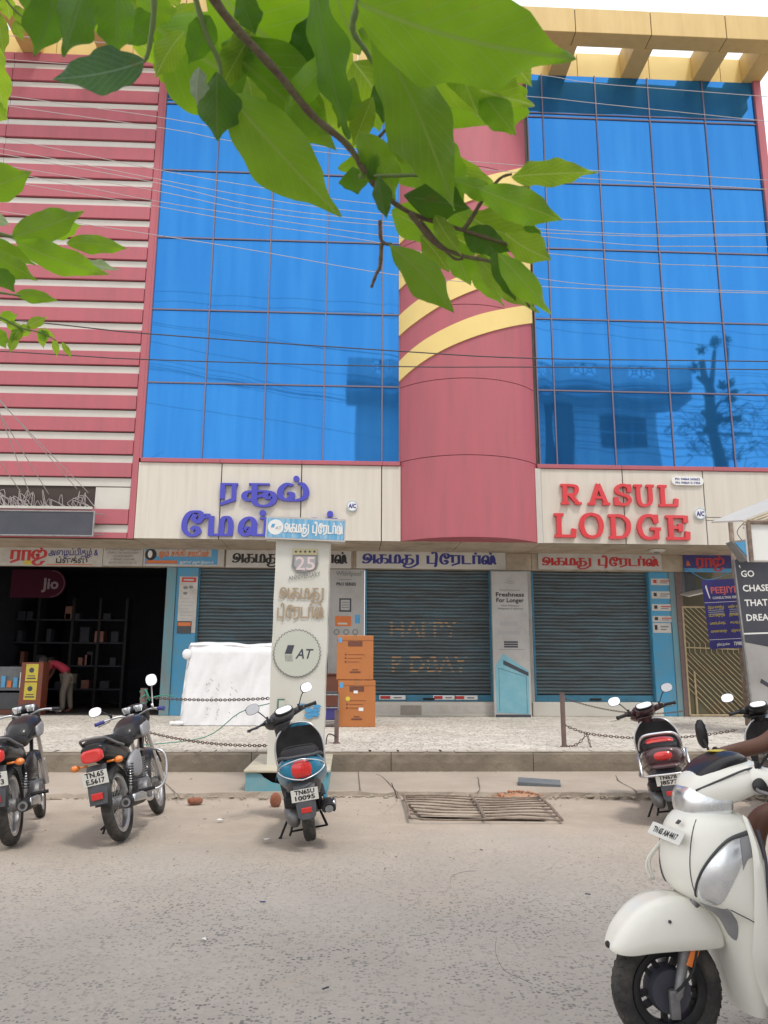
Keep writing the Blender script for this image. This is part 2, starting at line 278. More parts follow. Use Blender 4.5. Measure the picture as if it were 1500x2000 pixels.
# ---------------------------------------------------------------- mesh helpers
class MB:
    def __init__(s): s.v = []; s.f = []; s.m = []; s.uv = None
    def add(s, vs, fs, mi=0, X=None):
        o = len(s.v)
        s.v += [tuple(X @ Vector(p)) if X is not None else tuple(p) for p in vs]
        s.f += [tuple(i+o for i in f) for f in fs]; s.m += [mi]*len(fs); return s
    def box(s, x0, y0, z0, x1, y1, z1, mi=0, X=None):
        x0, x1 = min(x0,x1), max(x0,x1); y0, y1 = min(y0,y1), max(y0,y1); z0, z1 = min(z0,z1), max(z0,z1)
        return s.add([(x0,y0,z0),(x1,y0,z0),(x1,y1,z0),(x0,y1,z0),(x0,y0,z1),(x1,y0,z1),(x1,y1,z1),(x0,y1,z1)],
                     [(0,3,2,1),(4,5,6,7),(0,1,5,4),(1,2,6,5),(2,3,7,6),(3,0,4,7)], mi, X)
    def bbox(s, x0, y0, z0, x1, y1, z1, b=.01, mi=0, X=None):     # bevelled box
        bm = bmesh.new(); bmesh.ops.create_cube(bm, size=1)
        for v in bm.verts: v.co = Vector(((x0+x1)/2+v.co.x*(x1-x0), (y0+y1)/2+v.co.y*(y1-y0), (z0+z1)/2+v.co.z*(z1-z0)))
        bmesh.ops.bevel(bm, geom=bm.edges[:]+bm.verts[:], offset=b, segments=2, affect='EDGES', profile=.5)
        bm.verts.index_update()
        s.add([v.co.copy() for v in bm.verts], [tuple(v.index for v in f.verts) for f in bm.faces], mi, X); bm.free(); return s
    def tube(s, pts, r, n=8, mi=0, X=None, cap=True, smooth=0):
        pts = [Vector(p) for p in pts]
        if smooth: pts, rr = catmull(pts, smooth, r if isinstance(r, (list, tuple)) else None); r = rr if rr else r
        rs = r if isinstance(r, (list, tuple)) else [r]*len(pts)
        vs = []; N = None
        for i, p in enumerate(pts):
            t = (pts[min(i+1, len(pts)-1)] - pts[max(i-1, 0)]).normalized()
            if N is None: N = t.orthogonal().normalized()
            else:
                N = (N - t*N.dot(t)); N = N.normalized() if N.length > 1e-6 else t.orthogonal().normalized()
            B = t.cross(N)
            for k in range(n):
                a = 2*PI*k/n; vs.append(p + (N*math.cos(a)+B*math.sin(a))*rs[i])
        fs = [(i*n+k, i*n+(k+1)%n, (i+1)*n+(k+1)%n, (i+1)*n+k) for i in range(len(pts)-1) for k in range(n)]
        if cap: fs += [tuple(reversed(range(n))), tuple((len(pts)-1)*n+k for k in range(n))]
        return s.add(vs, fs, mi, X)
    def lathe(s, prof, n=24, mi=0, X=None, closed=False):            # profile (radius, axial) about local y axis
        vs = []; m = len(prof)
        for k in range(n):
            a = 2*PI*k/n
            for r, y in prof: vs.append((r*math.cos(a), y, r*math.sin(a)))
        fs = []
        for k in range(n):
            for j in range(m if closed else m-1):
                j2 = (j+1) % m; k2 = (k+1) % n
                fs.append((k*m+j, k*m+j2, k2*m+j2, k2*m+j))
        return s.add(vs, fs, mi, X)
    def loft(s, rings, mi=0, X=None, cap=True, closed=True):
        n = len(rings[0]); vs = [p for r in rings for p in r]
        fs = [(i*n+k, i*n+(k+1)%n, (i+1)*n+(k+1)%n, (i+1)*n+k) for i in range(len(rings)-1) for k in range(n if closed else n-1)]
        if cap and closed: fs += [tuple(reversed(range(n))), tuple((len(rings)-1)*n+k for k in range(n))]
        return s.add(vs, fs, mi, X)
    def body(s, secs, axis='x', n=20, e=2.6, mi=0, X=None, sub=3):  # secs: (pos, c1, c2, h1, h2[, e])  along axis, interpolated
        secs = interp(secs, sub); rings = []
        for q in secs:
            p, c1, c2, h1, h2 = q[:5]; ee = q[5] if len(q) > 5 else e; ring = []
            for k in range(n):
                a = 2*PI*k/n; ca, sa = math.cos(a), math.sin(a)
                u = math.copysign(abs(ca)**(2/ee), ca)*h1 + c1; v = math.copysign(abs(sa)**(2/ee), sa)*h2 + c2
                ring.append({'x': (p, u, v), 'z': (u, v, p), 'y': (u, p, v)}[axis])
            rings.append(ring)
        return s.loft(rings, mi, X)
    def ball(s, c, r, n=12, m=8, mi=0, X=None):
        c = Vector(c); r = (r, r, r) if isinstance(r, (int, float)) else r; rings = []
        for i in range(m+1):
            t = PI*(i+.02*(i == 0)-.02*(i == m))/m
            rings.append([(c.x+r[0]*math.sin(t)*math.cos(2*PI*k/n), c.y+r[1]*math.sin(t)*math.sin(2*PI*k/n), c.z-r[2]*math.cos(t)) for k in range(n)])
        return s.loft(rings, mi, X)
    def prism(s, poly, z0, z1, mi=0, X=None):                          # flat polygon (x,y) extruded in z
        n = len(poly); vs = [(x, y, z0) for x, y in poly]+[(x, y, z1) for x, y in poly]
        fs = [tuple(reversed(range(n))), tuple(range(n, 2*n))]+[(k, (k+1)%n, n+(k+1)%n, n+k) for k in range(n)]
        return s.add(vs, fs, mi, X)
    def xf(s, Mx): s.v = [tuple(Mx @ Vector(p)) for p in s.v]; return s
    def build(s, name, mats, parent=None, smooth=False, loc=None, kind=None, **k):
        me = bpy.data.meshes.new(name); me.from_pydata(s.v, [], s.f); me.update()
        mats = mats if isinstance(mats, (list, tuple)) else [mats]
        for x in mats: me.materials.append(M[x] if isinstance(x, str) else x)
        if len(mats) > 1:
            for p, i in zip(me.polygons, s.m): p.material_index = i
        bm = bmesh.new(); bm.from_mesh(me); bmesh.ops.recalc_face_normals(bm, faces=bm.faces); bm.to_mesh(me); bm.free()
        if smooth:
            me.shade_smooth()
            if smooth is not True: me.set_sharp_from_angle(angle=R(smooth))
        o = bpy.data.objects.new(name, me); C.objects.link(o)
        if parent is not None: o.parent = parent
        if loc is not None: o.location = loc
        if kind: o['kind'] = kind
        for a, b in k.items(): o[a] = b
        return o
def catmull(P, sub, rs=None):
    out = []; ro = []
    for i in range(len(P)-1):
        p0 = P[max(i-1, 0)]; p1 = P[i]; p2 = P[i+1]; p3 = P[min(i+2, len(P)-1)]
        for j in range(sub):
            t = j/sub
            out.append(.5*((2*p1)+(p2-p0)*t+(2*p0-5*p1+4*p2-p3)*t*t+(3*p1-p0-3*p2+p3)*t**3))
            if rs: ro.append(rs[i]*(1-t)+rs[i+1]*t)
    out.append(P[-1])
    if rs: ro.append(rs[-1])
    return out, ro
def interp(secs, sub):
    L = max(len(q) for q in secs); secs = [tuple(q)+((2.6,) if len(q) < L and L == 6 else ()) for q in secs]
    out = []
    for i in range(len(secs)-1):
        p0 = secs[max(i-1, 0)]; p1 = secs[i]; p2 = secs[i+1]; p3 = secs[min(i+2, len(secs)-1)]
        for j in range(sub):
            t = j/sub
            q = [.5*((2*b)+(c-a)*t+(2*a-5*b+4*c-d)*t*t+(3*b-a-3*c+d)*t**3) for a, b, c, d in zip(p0, p1, p2, p3)]
            for z in (3, 4): q[z] = max(q[z], .002)
            out.append(tuple(q))
    out.append(secs[-1]); return out
def thing(name, label, cat, loc=(0,0,0), rotz=0, group=None, mw=None):
    o = bpy.data.objects.new(name, None); C.objects.link(o); o.empty_display_size = .2
    if mw is not None: o.matrix_world = mw
    else: o.location = loc; o.rotation_euler = (0, 0, rotz)
    o['label'] = label; o['category'] = cat
    if group: o['group'] = group
    return o
def tag(o, label, cat, group=None):
    o['label'] = label; o['category'] = cat
    if group: o['group'] = group
    return o
def share(o, name, parent, loc=None):                                # another instance of a piece, sharing its mesh
    c = bpy.data.objects.new(name, o.data); C.objects.link(c); c.parent = parent
    if loc is not None: c.location = loc
    return c
def clip_poly(poly, f):
    out = []
    for i in range(len(poly)):
        a, b = poly[i], poly[(i+1) % len(poly)]; fa, fb = f(a), f(b)
        if fa >= 0: out.append(a)
        if fa*fb < 0:
            t = fa/(fa-fb); out.append((a[0]+(b[0]-a[0])*t, a[1]+(b[1]-a[1])*t))
    return out

# ---------------------------------------------------------------- brush lettering
# strokes in a box of body height 1; a stroke is a list of points; 's' first = smooth
GL = {
 'ra': (.95, [[(.12,.12),(.12,1)],[(0,.95),(.86,.95)],[(.68,1),(.68,.1),(.02,-.18)]]),
 'aa': (.85, [[(.12,0),(.12,1)],[(0,.95),(.78,.95)],[(.62,1),(.62,0)]]),
 'ka': (1.12,[[(.22,.95),(.9,.95)],[(.45,1),(.45,.05)],['s',(.45,.05),(.2,.0),(.05,.2),(.15,.46),(.45,.52),(.85,.52),(1.02,.3),(.9,.04),(.66,.04)]]),
 'sa': (.98, [[(.22,.95),(.9,.95)],[(.45,1),(.45,.05)],['s',(.45,.05),(.2,.0),(.05,.2),(.15,.46),(.45,.52),(.92,.52)]]),
 'suu':(1.35,[[(.22,.95),(1.05,.95)],[(.45,1),(.45,.05)],['s',(.45,.05),(.2,.0),(.05,.2),(.15,.46),(.45,.52),(.92,.52),(.80,.30),(.55,.20)],
             ['s',(.42,.12),(.55,-.25),(.95,-.32),(1.22,-.05),(1.2,.38),(1.0,.5),(.88,.3),(1.0,.12),(1.14,.2)]]),
 'la': (1.12,['x',['s',(.50,.84),(.28,.92),(.07,.62),(.06,.22),(.26,.02),(.46,.14),(.48,.38),(.30,.42)],['s',(.28,.02),(.66,.0),(.96,.16),(1.02,.55),(.88,.92),(.70,.98)]][1:]),
 'ma': (1.12,[[(.1,1),(.1,0)],[(0,.04),(1.02,.04)],['s',(.94,.05),(.96,.6),(.85,.92),(.66,.92),(.56,.7)],[(.56,.75),(.56,.05)]]),
 'ee': (1.0, [['s',(.78,.86),(.68,1.12),(.3,1.1),(.08,.75),(.06,.3),(.25,.02),(.5,.0),(.66,.2),(.52,.4),(.36,.25)],['s',(.78,.86),(.62,.62),(.42,.8),(.5,1.0)],['s',(.78,.86),(.98,.9),(1.0,1.05)]]),
 'nn': (1.35,[['s',(.2,.3),(.34,.42),(.42,.2),(.25,.02),(.06,.2),(.1,.7),(.34,.96),(.52,.86),(.6,.6)],[(.58,.7),(.58,.04)],[(.5,.04),(1.18,.04)],[(1.08,0),(1.08,1)],[(.8,.95),(1.3,.95)]]),
 'a':  (1.25,[['s',(.30,.52),(.44,.60),(.50,.44),(.34,.34),(.14,.5),(.18,.85),(.46,1.02),(.72,.85),(.74,.45),(.5,.08),(.2,.02),(.0,.18)],[(1.05,1.0),(1.05,-.05)],[(.74,.42),(1.05,.42)]]),
 'thu':(1.6, [[(.22,.95),(.9,.95)],[(.45,1),(.45,.05)],['s',(.45,.05),(.2,.0),(.05,.2),(.15,.46),(.45,.52),(.85,.52),(1.02,.25),(.8,-.05),(.4,-.1),(.2,-.28),(.5,-.48),(1.0,-.36),(1.4,-.05)],[(1.42,1),(1.42,-.12)],[(1.25,.95),(1.5,.95)]]),
 'ti': (1.2, [[(.1,.92),(.1,0)],[(0,.04),(.72,.04)],['s',(.66,-.34),(.80,-.2),(.84,.3),(.88,.9),(.80,1.25),(.58,1.32),(.48,1.12)]]),
 'tta':(.95, [[(.1,1),(.1,0)],[(0,.04),(.86,.04)]]),
 'sha':(1.35,[['s',(.2,.3),(.34,.42),(.42,.2),(.25,.02),(.06,.2),(.1,.7),(.34,.96),(.52,.86),(.58,.5),(.58,.06)],['s',(.5,.05),(.8,.02),(.86,.4),(.84,.9)],['s',(.84,.9),(.98,.96),(1.1,.6),(1.12,.2),(1.28,.02)]]),
 'ja': (1.3, [['s',(.35,.5),(.5,.6),(.5,.3),(.3,.2),(.08,.4),(.1,.8),(.4,1.0),(.62,.8)],['s',(.62,.8),(.8,1.02),(1.1,.9),(1.12,.5),(.8,.3),(.4,.1),(.15,-.12),(.4,-.38),(.8,-.3),(.9,-.1),(1.15,-.05)]]),
 'pulli': (0, [['dot',(-.55,1.32),.13]]), 'sp': (.65, []),
 'u': (.9,[[(.12,1),(.12,0)]]),
 # latin slab capitals
 'R': (1.25,[[(.28,0),(.28,1)],[(.05,.95),(.6,.95)],['s',(.55,.95),(.88,.9),(.95,.72),(.82,.52),(.5,.48),(.3,.48)],[(.55,.5),(.98,.06)],[(.05,.05),(.5,.05)],[(.82,.05),(1.2,.05)]]),
 'A': (1.3,[[(.2,.03),(.62,1.0)],[(.62,1.0),(1.06,.03)],[(.34,.35),(.92,.35)],[(.0,.05),(.42,.05)],[(.82,.05),(1.26,.05)]]),
 'S': (1.1,[['s',(.9,.68),(.82,.88),(.5,.96),(.2,.84),(.18,.64),(.45,.52),(.78,.42),(.9,.24),(.7,.06),(.4,.04),(.14,.18),(.1,.34)],[(.9,.62),(.9,1)],[(.1,.0),(.1,.38)]]),
 'U': (1.3,[['s',(.28,.95),(.28,.3),(.42,.06),(.66,.03),(.9,.1),(1.0,.32),(1.0,.95)],[(.03,.95),(.52,.95)],[(.78,.95),(1.24,.95)]]),
 'L': (1.15,[[(.28,0),(.28,1)],[(.04,.95),(.54,.95)],[(.04,.05),(1.02,.05)],[(1.02,0),(1.08,.36)]]),
 'O': (1.35,[['s',(.64,.96),(.28,.85),(.12,.5),(.28,.14),(.64,.03),(1.0,.14),(1.16,.5),(1.0,.85),(.64,.96)]]),
 'D': (1.3,[[(.28,0),(.28,1)],['s',(.3,.95),(.75,.93),(1.06,.72),(1.1,.5),(1.02,.25),(.75,.07),(.3,.05)],[(.04,.95),(.4,.95)],[(.04,.05),(.4,.05)]]),
 'G': (1.4,[['s',(1.06,.68),(.92,.9),(.62,.96),(.28,.84),(.12,.5),(.26,.15),(.62,.03),(.92,.1),(1.06,.22)],[(1.06,.66),(1.06,1)],[(1.06,.0),(1.06,.42)],[(.72,.42),(1.3,.42)]]),
 'E': (1.25,[[(.28,0),(.28,1)],[(.04,.95),(1.06,.95)],[(.3,.5),(.76,.5)],[(.04,.05),(1.08,.05)],[(1.06,1),(1.06,.7)],[(.78,.34),(.78,.66)],[(1.1,0),(1.14,.34)]]),
}
TRADERS = 'a ka ma thu sp ti ee ra tta aa pulli sha pulli'.split()
def pen(mb, glyph, ox, oy, s, wv, wh, z0, z1, mi=0, shear=0):
    """brush strokes as prisms: wv = width of vertical strokes, wh = of horizontal ones"""
    j = 0
    for st in GL[glyph][1]:
        j += 1; zz = z1 + .0006*j
        if st[0] == 'dot':
            (x, y), r = st[1], st[2]
            mb.prism([(ox+s*(x+r*math.cos(2*PI*k/12)), oy+s*(y-.1+r*math.sin(2*PI*k/12))) for k in range(12)], z0, zz, mi); continue
        P = [Vector((p[0], p[1], 0)) for p in (st[1:] if st[0] == 's' else st)]
        if st[0] == 's': P, _ = catmull(P, 4)
        Lf, Rt = [], []
        for i, p in enumerate(P):
            t = (P[min(i+1, len(P)-1)]-P[max(i-1, 0)]).normalized()
            wd = (wh + (wv-wh)*abs(t.y)**1.3)/2
            nrm = Vector((-t.y, t.x, 0))
            if 0 < i < len(P)-1:
                ta = (P[i]-P[i-1]).normalized(); wd /= max(.6, abs(ta.dot(t)))
            a, b = p+nrm*wd, p-nrm*wd
            Lf.append((ox+s*a.x, oy+s*a.y)); Rt.append((ox+s*b.x, oy+s*b.y))
        n = len(P); vs = [(x, y, z) for z in (z0, zz) for x, y in Lf+Rt]
        fs = []
        for i in range(n-1):
            fs += [(2*n+i, 2*n+i+1, 3*n+i+1, 3*n+i), (i, i+1, 2*n+i+1, 2*n+i), (n+i, n+i+1, 3*n+i+1, 3*n+i)]
        fs += [(0, n, 3*n, 2*n), (n-1, 2*n-1, 4*n-1, 3*n-1)]
        mb.add(vs, fs, mi)
def pen_text(mb, glyphs, x, y, s, wv=.26, wh=.14, z0=0, z1=.004, mi=0, width=None):
    tot = sum(GL[g][0] for g in glyphs)
    kx = 1 if width is None else width/(tot*s)
    sub = MB(); cx = 0
    for g in glyphs:
        pen(sub, g, cx, 0, s, wv, wh, z0, z1, mi); cx += GL[g][0]*s
    for i in range(len(sub.v)): a = sub.v[i]; sub.v[i] = (x+a[0]*kx, y+a[1], a[2])
    mb.add(sub.v, sub.f, mi); return mb
_tcache = {}
def type_text(mb, s, x, y, size, bold=0., z=.003, mi=0, width=None, align='l', X=None, rot=0):
    key = (s, bold)
    if key not in _tcache:
        cu = bpy.data.curves.new('lettering', 'FONT'); cu.body = s; cu.size = 1; cu.offset = bold; cu.resolution_u = 2
        o = bpy.data.objects.new('lettering', cu); C.objects.link(o)
        dg = bpy.context.evaluated_depsgraph_get(); dg.update(); me = bpy.data.meshes.new_from_object(o.evaluated_get(dg))
        bpy.data.objects.remove(o)
        vs = [v.co.copy() for v in me.vertices]; fs = [tuple(p.vertices) for p in me.polygons]
        par = list(range(len(vs)))
        def find(a):
            while par[a] != a: par[a] = par[par[a]]; a = par[a]
            return a
        for f in fs:
            for a in f[1:]: par[find(a)] = find(f[0])
        ids = {}
        for i, v in enumerate(vs): v.z = (ids.setdefault(find(i), len(ids)) % 4)*.0006
        _tcache[key] = (vs, fs); bpy.data.meshes.remove(me)
    vs, fs = _tcache[key]
    if not vs: return mb
    x0 = min(v.x for v in vs); x1 = max(v.x for v in vs); k = size; kx = size if width is None else width/(x1-x0)
    off = {'l': 0, 'c': -(x1-x0)/2, 'r': -(x1-x0)}[align]
    pts = [Vector(((v.x-x0+off)*kx, v.y*k, v.z)) for v in vs]
    if rot: pts = [Matrix.Rotation(rot, 3, 'Z') @ p for p in pts]
    mb.add([(p.x+x, p.y+y, z+p.z) for p in pts], fs, mi, X); return mb

class Board:
    """a flat sign: origin at lower-left of its face; local x right, y up, z out"""
    def __init__(s, name, label, cat, corner, W, H, matl, T=.03, rz=0., tilt=0., lean=0., parent=None, group=None):
        s.W, s.H = W, H
        mb = MB().box(0, 0, -T, W, H, 0)
        s.o = mb.build(name, matl); s.o.location = corner
        s.o.rotation_euler = (R(90)+lean, tilt, rz)
        if parent is None: tag(s.o, label, cat, group)
        else: s.o.parent = parent
    def part(s, name, mb, mats, **k): return mb.build(name, mats, s.o, **k)
    def rect(s, name, x, y, w, h, m, z=.002, **k):
        return MB().box(x, y, .0005, x+w, y+h, z).build(name, m, s.o, **k)
    def text(s, t, x, y, size, m, bold=0., z=.004, width=None, align='l', name='lettering', rot=0):
        return type_text(MB(), t, x, y, size, bold, z, 0, width, align, rot=rot).build(name, m, s.o)
    def pen(s, g, x, y, sz, m, width=None, wv=.26, wh=.14, z=.004, name='lettering'):
        return pen_text(MB(), g, x, y, sz, wv, wh, .0005, z, 0, width).build(name, m, s.o)
def board_px(name, label, cat, x0, y0, x1, y1, Y, m, T=.03, **k):      # pixel box seen on the plane Y
    a = D(x0, y1, Y); b = D(x1, y1, Y); c = D((x0+x1)/2, y0, Y); lo = D((x0+x1)/2, y1, Y)
    return Board(name, label, cat, (a.x, Y, lo.z), b.x-a.x, c.z-lo.z, m, T, **k)

# ================================================================ THE GROUND
YF, YS = 17.0, 18.7
PY = G(750, 1508, .05).y; ZP = D(750, 1469, PY).z
ZSOF = D(500, 1055, YF).z
def X_(px, py, Y): return D(px, py, Y).x
def Z_(px, py, Y): return D(px, py, Y).z
EDGE = G(750, 1557).y
def structure(o, kind='structure'): o['kind'] = kind; return o
nx, ny = 60, 60
mb = MB()
xs = np.concatenate([np.linspace(-60, -9, 6), np.linspace(-8, 10, 60), np.linspace(11, 60, 6)]); ys = np.concatenate([np.linspace(-40, 0, 8), np.linspace(.5, 12, 60), np.linspace(14, 60, 6)])
rn = random.Random(3)
def gz(x, y): return .012*math.sin(x*1.3+y*.7)+.009*math.sin(x*.6-y*1.9)-.012
vs = [(x, y, min(gz(x, y), -.001)) for y in ys for x in xs]
fs = [(j*len(xs)+i, j*len(xs)+i+1, (j+1)*len(xs)+i+1, (j+1)*len(xs)+i) for j in range(len(ys)-1) for i in range(len(xs)-1)]
structure(mb.add(vs, fs).build('road', 'road', smooth=True))

# low concrete apron between the road and the raised pavement, with a broken front edge
pts = []; x = -14.
while x < 14:
    pts.append((x, EDGE + .16*math.sin(x*.55+1)*.5 + rn.uniform(-.05, .05) - .02*x)); x += rn.uniform(.06, .22)
mb = MB(); n = len(pts); APZ = .05
vs = [(x, y, -.03) for x, y in pts]+[(x, y+rn.uniform(.0, .03), APZ-rn.uniform(0, .018)) for x, y in pts]+[(x, y+.12, APZ) for x, y in pts]+[(x, PY+.05, APZ+.005) for x, y in pts]
fs = [(r*n+i, r*n+i+1, (r+1)*n+i+1, (r+1)*n+i) for r in range(3) for i in range(n-1)]
structure(mb.add(vs, fs).build('pavement_apron', 'apron'))

# raised pavement: surface, kerb stones
mb = MB().box(-14, PY+.14, ZP-.3, 14, YS+.05, ZP)
pav = structure(mb.build('pavement', 'paving'))
x = -13.; k0 = None
while x < 13:
    L_ = rn.uniform(1.5, 2.6)
    b = MB(); nseg = 12; rows = []
    for i in range(nseg+1):
        xx = x+.004+(L_-.008)*i/nseg
        j = lambda a: rn.uniform(-a, a)
        rows.append([(xx, PY+.0+j(.006), APZ-.06), (xx, PY-.006+j(.008), ZP*.55), (xx, PY+j(.006), ZP-.03), (xx, PY+.018+j(.004), ZP-.004), (xx, PY+.14, ZP+.003), (xx, PY+.14, APZ-.06)])
    b.loft(rows, cap=True).build('kerb_stone', 'ledge', pav)
    x += L_
# pale worn nosing along the kerb top
mb = MB()
for i in range(140):
    xx = -13+i*.19+rn.uniform(0, .05)
    mb.box(xx, PY+.012+rn.uniform(0, .01), ZP+.001, xx+.19, PY+.2+rn.uniform(0, .05), ZP+.007)
nos = structure(mb.build('kerb_nosing', mat('pale_mortar', (.45,.41,.35), .9, dirt=.6, dirtcol=(.28,.24,.19), scale=4, bump=.4, coords='World')), 'structure')

# rubble along the gutter
def rubble(name, n, fx, fy, smin, smax, matl, label, seed, z=0):
    r = random.Random(seed); mb = MB()
    for i in range(n):
        s = r.uniform(smin, smax)*r.uniform(.5, 1); x = fx(r); y = fy(r, x)
        mb.ball((x, y, z+s*.25), (s*r.uniform(.7,1.5), s*r.uniform(.6,1.1), s*r.uniform(.3,.6)), 6, 4)
    o = mb.build(name, matl); o['kind'] = 'stuff'; o['label'] = label
    return o
rubble('gutter_rubble', 900, lambda r: r.uniform(-8, 8), lambda r, x: EDGE-.02*x+.08*math.sin(x*.55+1)-abs(r.gauss(0, .06))-.01, .008, .038, 'stone', 'loose stones and grit along the broken edge of the apron', 5)
rubble('road_grit', 500, lambda r: r.uniform(-6, 7), lambda r, x: r.uniform(5.5, EDGE), .004, .012, 'stone', 'small grit scattered on the road', 6)
rubble('kerb_foot_grit', 500, lambda r: r.uniform(-8, 8), lambda r, x: PY-abs(r.gauss(0,.05))-.01, .006, .022, 'stone', 'grit lying at the foot of the kerb', 8, APZ)

# ================================================================ THE BUILDING
bld = thing('lodge_building', 'three storey lodge with blue mirror glass, maroon round column and shuttered shops below', 'building', (0, 0, 0))
ZG0 = Z_(1250, 911, YF); ZGT = Z_(1270, 153, YF)
ZFT = Z_(500, 907, YF)             # top of cream fascia / bottom of pink strip
XL, XT = X_(250, 1040, YF), X_(262, 1040, YF)
XC0, XC1 = X_(781, 900, YF), X_(1047, 900, YF)
XR = X_(1482, 157, YF); XEND = X_(1640, 1000, YF)
XWEST = XL-9.5
rows = [ZG0]+[Z_(1250, y, YF) for y in (766, 627, 490, 362, 235)]+[ZGT]
colsL = [X_(p, q, YF) for p, q in ((295,604),(409,607),(523,630),(636,630),(747,630),(780,630))]
colsR = [X_(p, q, YF) for p, q in ((1045,627),(1077,627),(1188,627),(1298,627),(1412,627))]+[XR-.18]
colsL[0] = XT+.05
# core behind everything
MB().box(XWEST, YF+.12, ZSOF+.3, XR, YS+6, ZGT).build('wall', 'wallgrey', bld)
pane_cache = {}
def panes(cols, rows):
    for i in range(len(cols)-1):
        for j in range(len(rows)-1):
            x0, x1, z0, z1 = cols[i], cols[i+1], rows[j], rows[j+1]; wv, hv = x1-x0-.02, z1-z0-.02
            key = (round(wv, 2), round(hv, 2))
            if key in pane_cache: o = share(pane_cache[key], 'glass_pane', bld)
            else:
                nn = 6; vs = []
                for b in range(nn+1):
                    for a in range(nn+1):
                        u, v = a/nn-.5, b/nn-.5
                        vs.append((u*wv, -.004*(1-4*u*u)*(1-4*v*v), v*hv))
                mb = MB().add(vs, [(b*(nn+1)+a, b*(nn+1)+a+1, (b+1)*(nn+1)+a+1, (b+1)*(nn+1)+a) for b in range(nn) for a in range(nn)])
                o = mb.build('glass_pane', 'glass', bld, smooth=True); pane_cache[key] = o
            o.location = ((x0+x1)/2, YF+.02, (z0+z1)/2); o.rotation_euler = (rn.uniform(-.002, .002), 0, rn.uniform(-.0025, .0025))
panes(colsL, rows); panes(colsR, rows)
for cols in (colsL, colsR):
    for i, x in enumerate(cols):
        MB().box(x-.014, YF-.012, ZG0, x+.014, YF+.08, ZGT).build('mullion', 'mull', bld)
    for z in rows[1:-1]:
        MB().box(cols[0]+.019, YF-.008, z-.016, cols[-1]-.019, YF+.08, z+.016).build('transom', 'mull', bld)
    MB().box(cols[0]+.019, YF-.009, rows[-2]+.10, cols[-1]-.019, YF+.08, rows[-2]+.125).build('transom', 'mull', bld)
    MB().box(cols[0], YF+.03, ZG0, cols[-1], YF+.1, ZGT).build('backing_panel', 'dark', bld)
# striped wing: red slats proud of cream strips
MB().box(XWEST, YF+.03, ZSOF, XL, YF+.12, ZGT).build('stripe_backing', 'seam', bld)
MB().box(XL, YF-.03, ZSOF, XT, YF+.12, ZGT).build('corner_trim', 'pink', bld)
MB().box(XT+.002, YF-.025, ZG0-.0, XT+.05, YF+.1, ZGT).build('corner_trim', 'pink', bld)
z = Z_(250, 932, YF)-.01; pitch = .532; k = 0
while z < ZGT-.05:
    top = min(z+.62*pitch, ZGT-.01); 
    segs = [(XWEST, XL-3.62), (XL-3.61, XL-.012)]
    for a, b in segs:
        MB().bbox(a, YF-.055, z, b, YF+.028, top, .008).build('maroon_slat', 'pink', bld)
        if z+pitch < ZGT: MB().box(a, YF+.0, top+.004, b, YF+.03, z+pitch-.024).build('cream_slat', 'cream2', bld)
    z += pitch
ZB0 = Z_(220, 995, YF); XREC = X_(186, 970, YF)
z932 = Z_(250, 932, YF)-.01
MB().box(XWEST, YF, Z_(220, 950, YF), XL-.012, YF+.03, z932-.02).build('cream_slat', 'cream2', bld)
MB().box(XREC, YF, ZB0+.01, XL-.012, YF+.03, Z_(220, 952, YF)).build('cream_slat', 'cream2', bld)
MB().bbox(XREC-3, YF-.055, Z_(220, 1024, YF), XL-.012, YF+.028, ZB0, .008).build('maroon_slat', 'pink', bld)
MB().box(XREC-3, YF, Z_(220, 1040, YF), XL-.012, YF+.03, Z_(220, 1025, YF)).build('cream_slat', 'cream2', bld)
MB().bbox(XREC-3, YF-.055, ZSOF, XL-.012, YF+.028, Z_(220, 1041, YF), .006).build('maroon_slat', 'pink', bld)
# fascia of cream panels with dark joints
def fascia(xs, z0, z1, y=YF, name='cladding_panel', m='cream'):
    for a, b in zip(xs, xs[1:]):
        MB().bbox(a+.011, y-.05, z0+.004, b-.011, y+.05, z1-.004, .006).build(name, m, bld)
fl = [X_(p, 980, YF) for p in (263, 431, 588, 745, 783)]
fr = [X_(p, 1000, YF) for p in (1057, 1218, 1376)]+[XEND]
MB().box(XT, YF-.02, ZSOF+.002, XC0, YF+.11, ZFT).build('seam_backing', 'seam', bld)
MB().box(XC1, YF-.02, ZSOF+.002, XEND, YF+.11, ZFT).build('seam_backing', 'seam', bld)
fl[0] = XT+.005; fascia(fl, ZSOF, ZFT); fascia(fr, ZSOF, ZFT)
for xs_ in ([XT+.052, X_(431, 900, YF), X_(590, 900, YF), X_(747, 900, YF), XC0], [XC1, X_(1212, 917, YF), X_(1390, 917, YF), XEND]):
    for a, b in zip(xs_, xs_[1:]): MB().bbox(a+.003, YF-.09, ZFT+.002, b-.003, YF+.1, ZG0-.004, .006).build('maroon_sill', 'pink', bld)
MB().box(X_(1060, 1050, YF)-.14, YF-.075, ZSOF, X_(1060, 1050, YF)-.012, YF-.02, ZFT-.005).build('edge_strip', 'cream2', bld)
# right-hand vertical trim
MB().bbox(XR-.19, YF-.06, ZG0, XR, YF+.4, ZGT, .01).build('corner_trim', 'pink', bld)
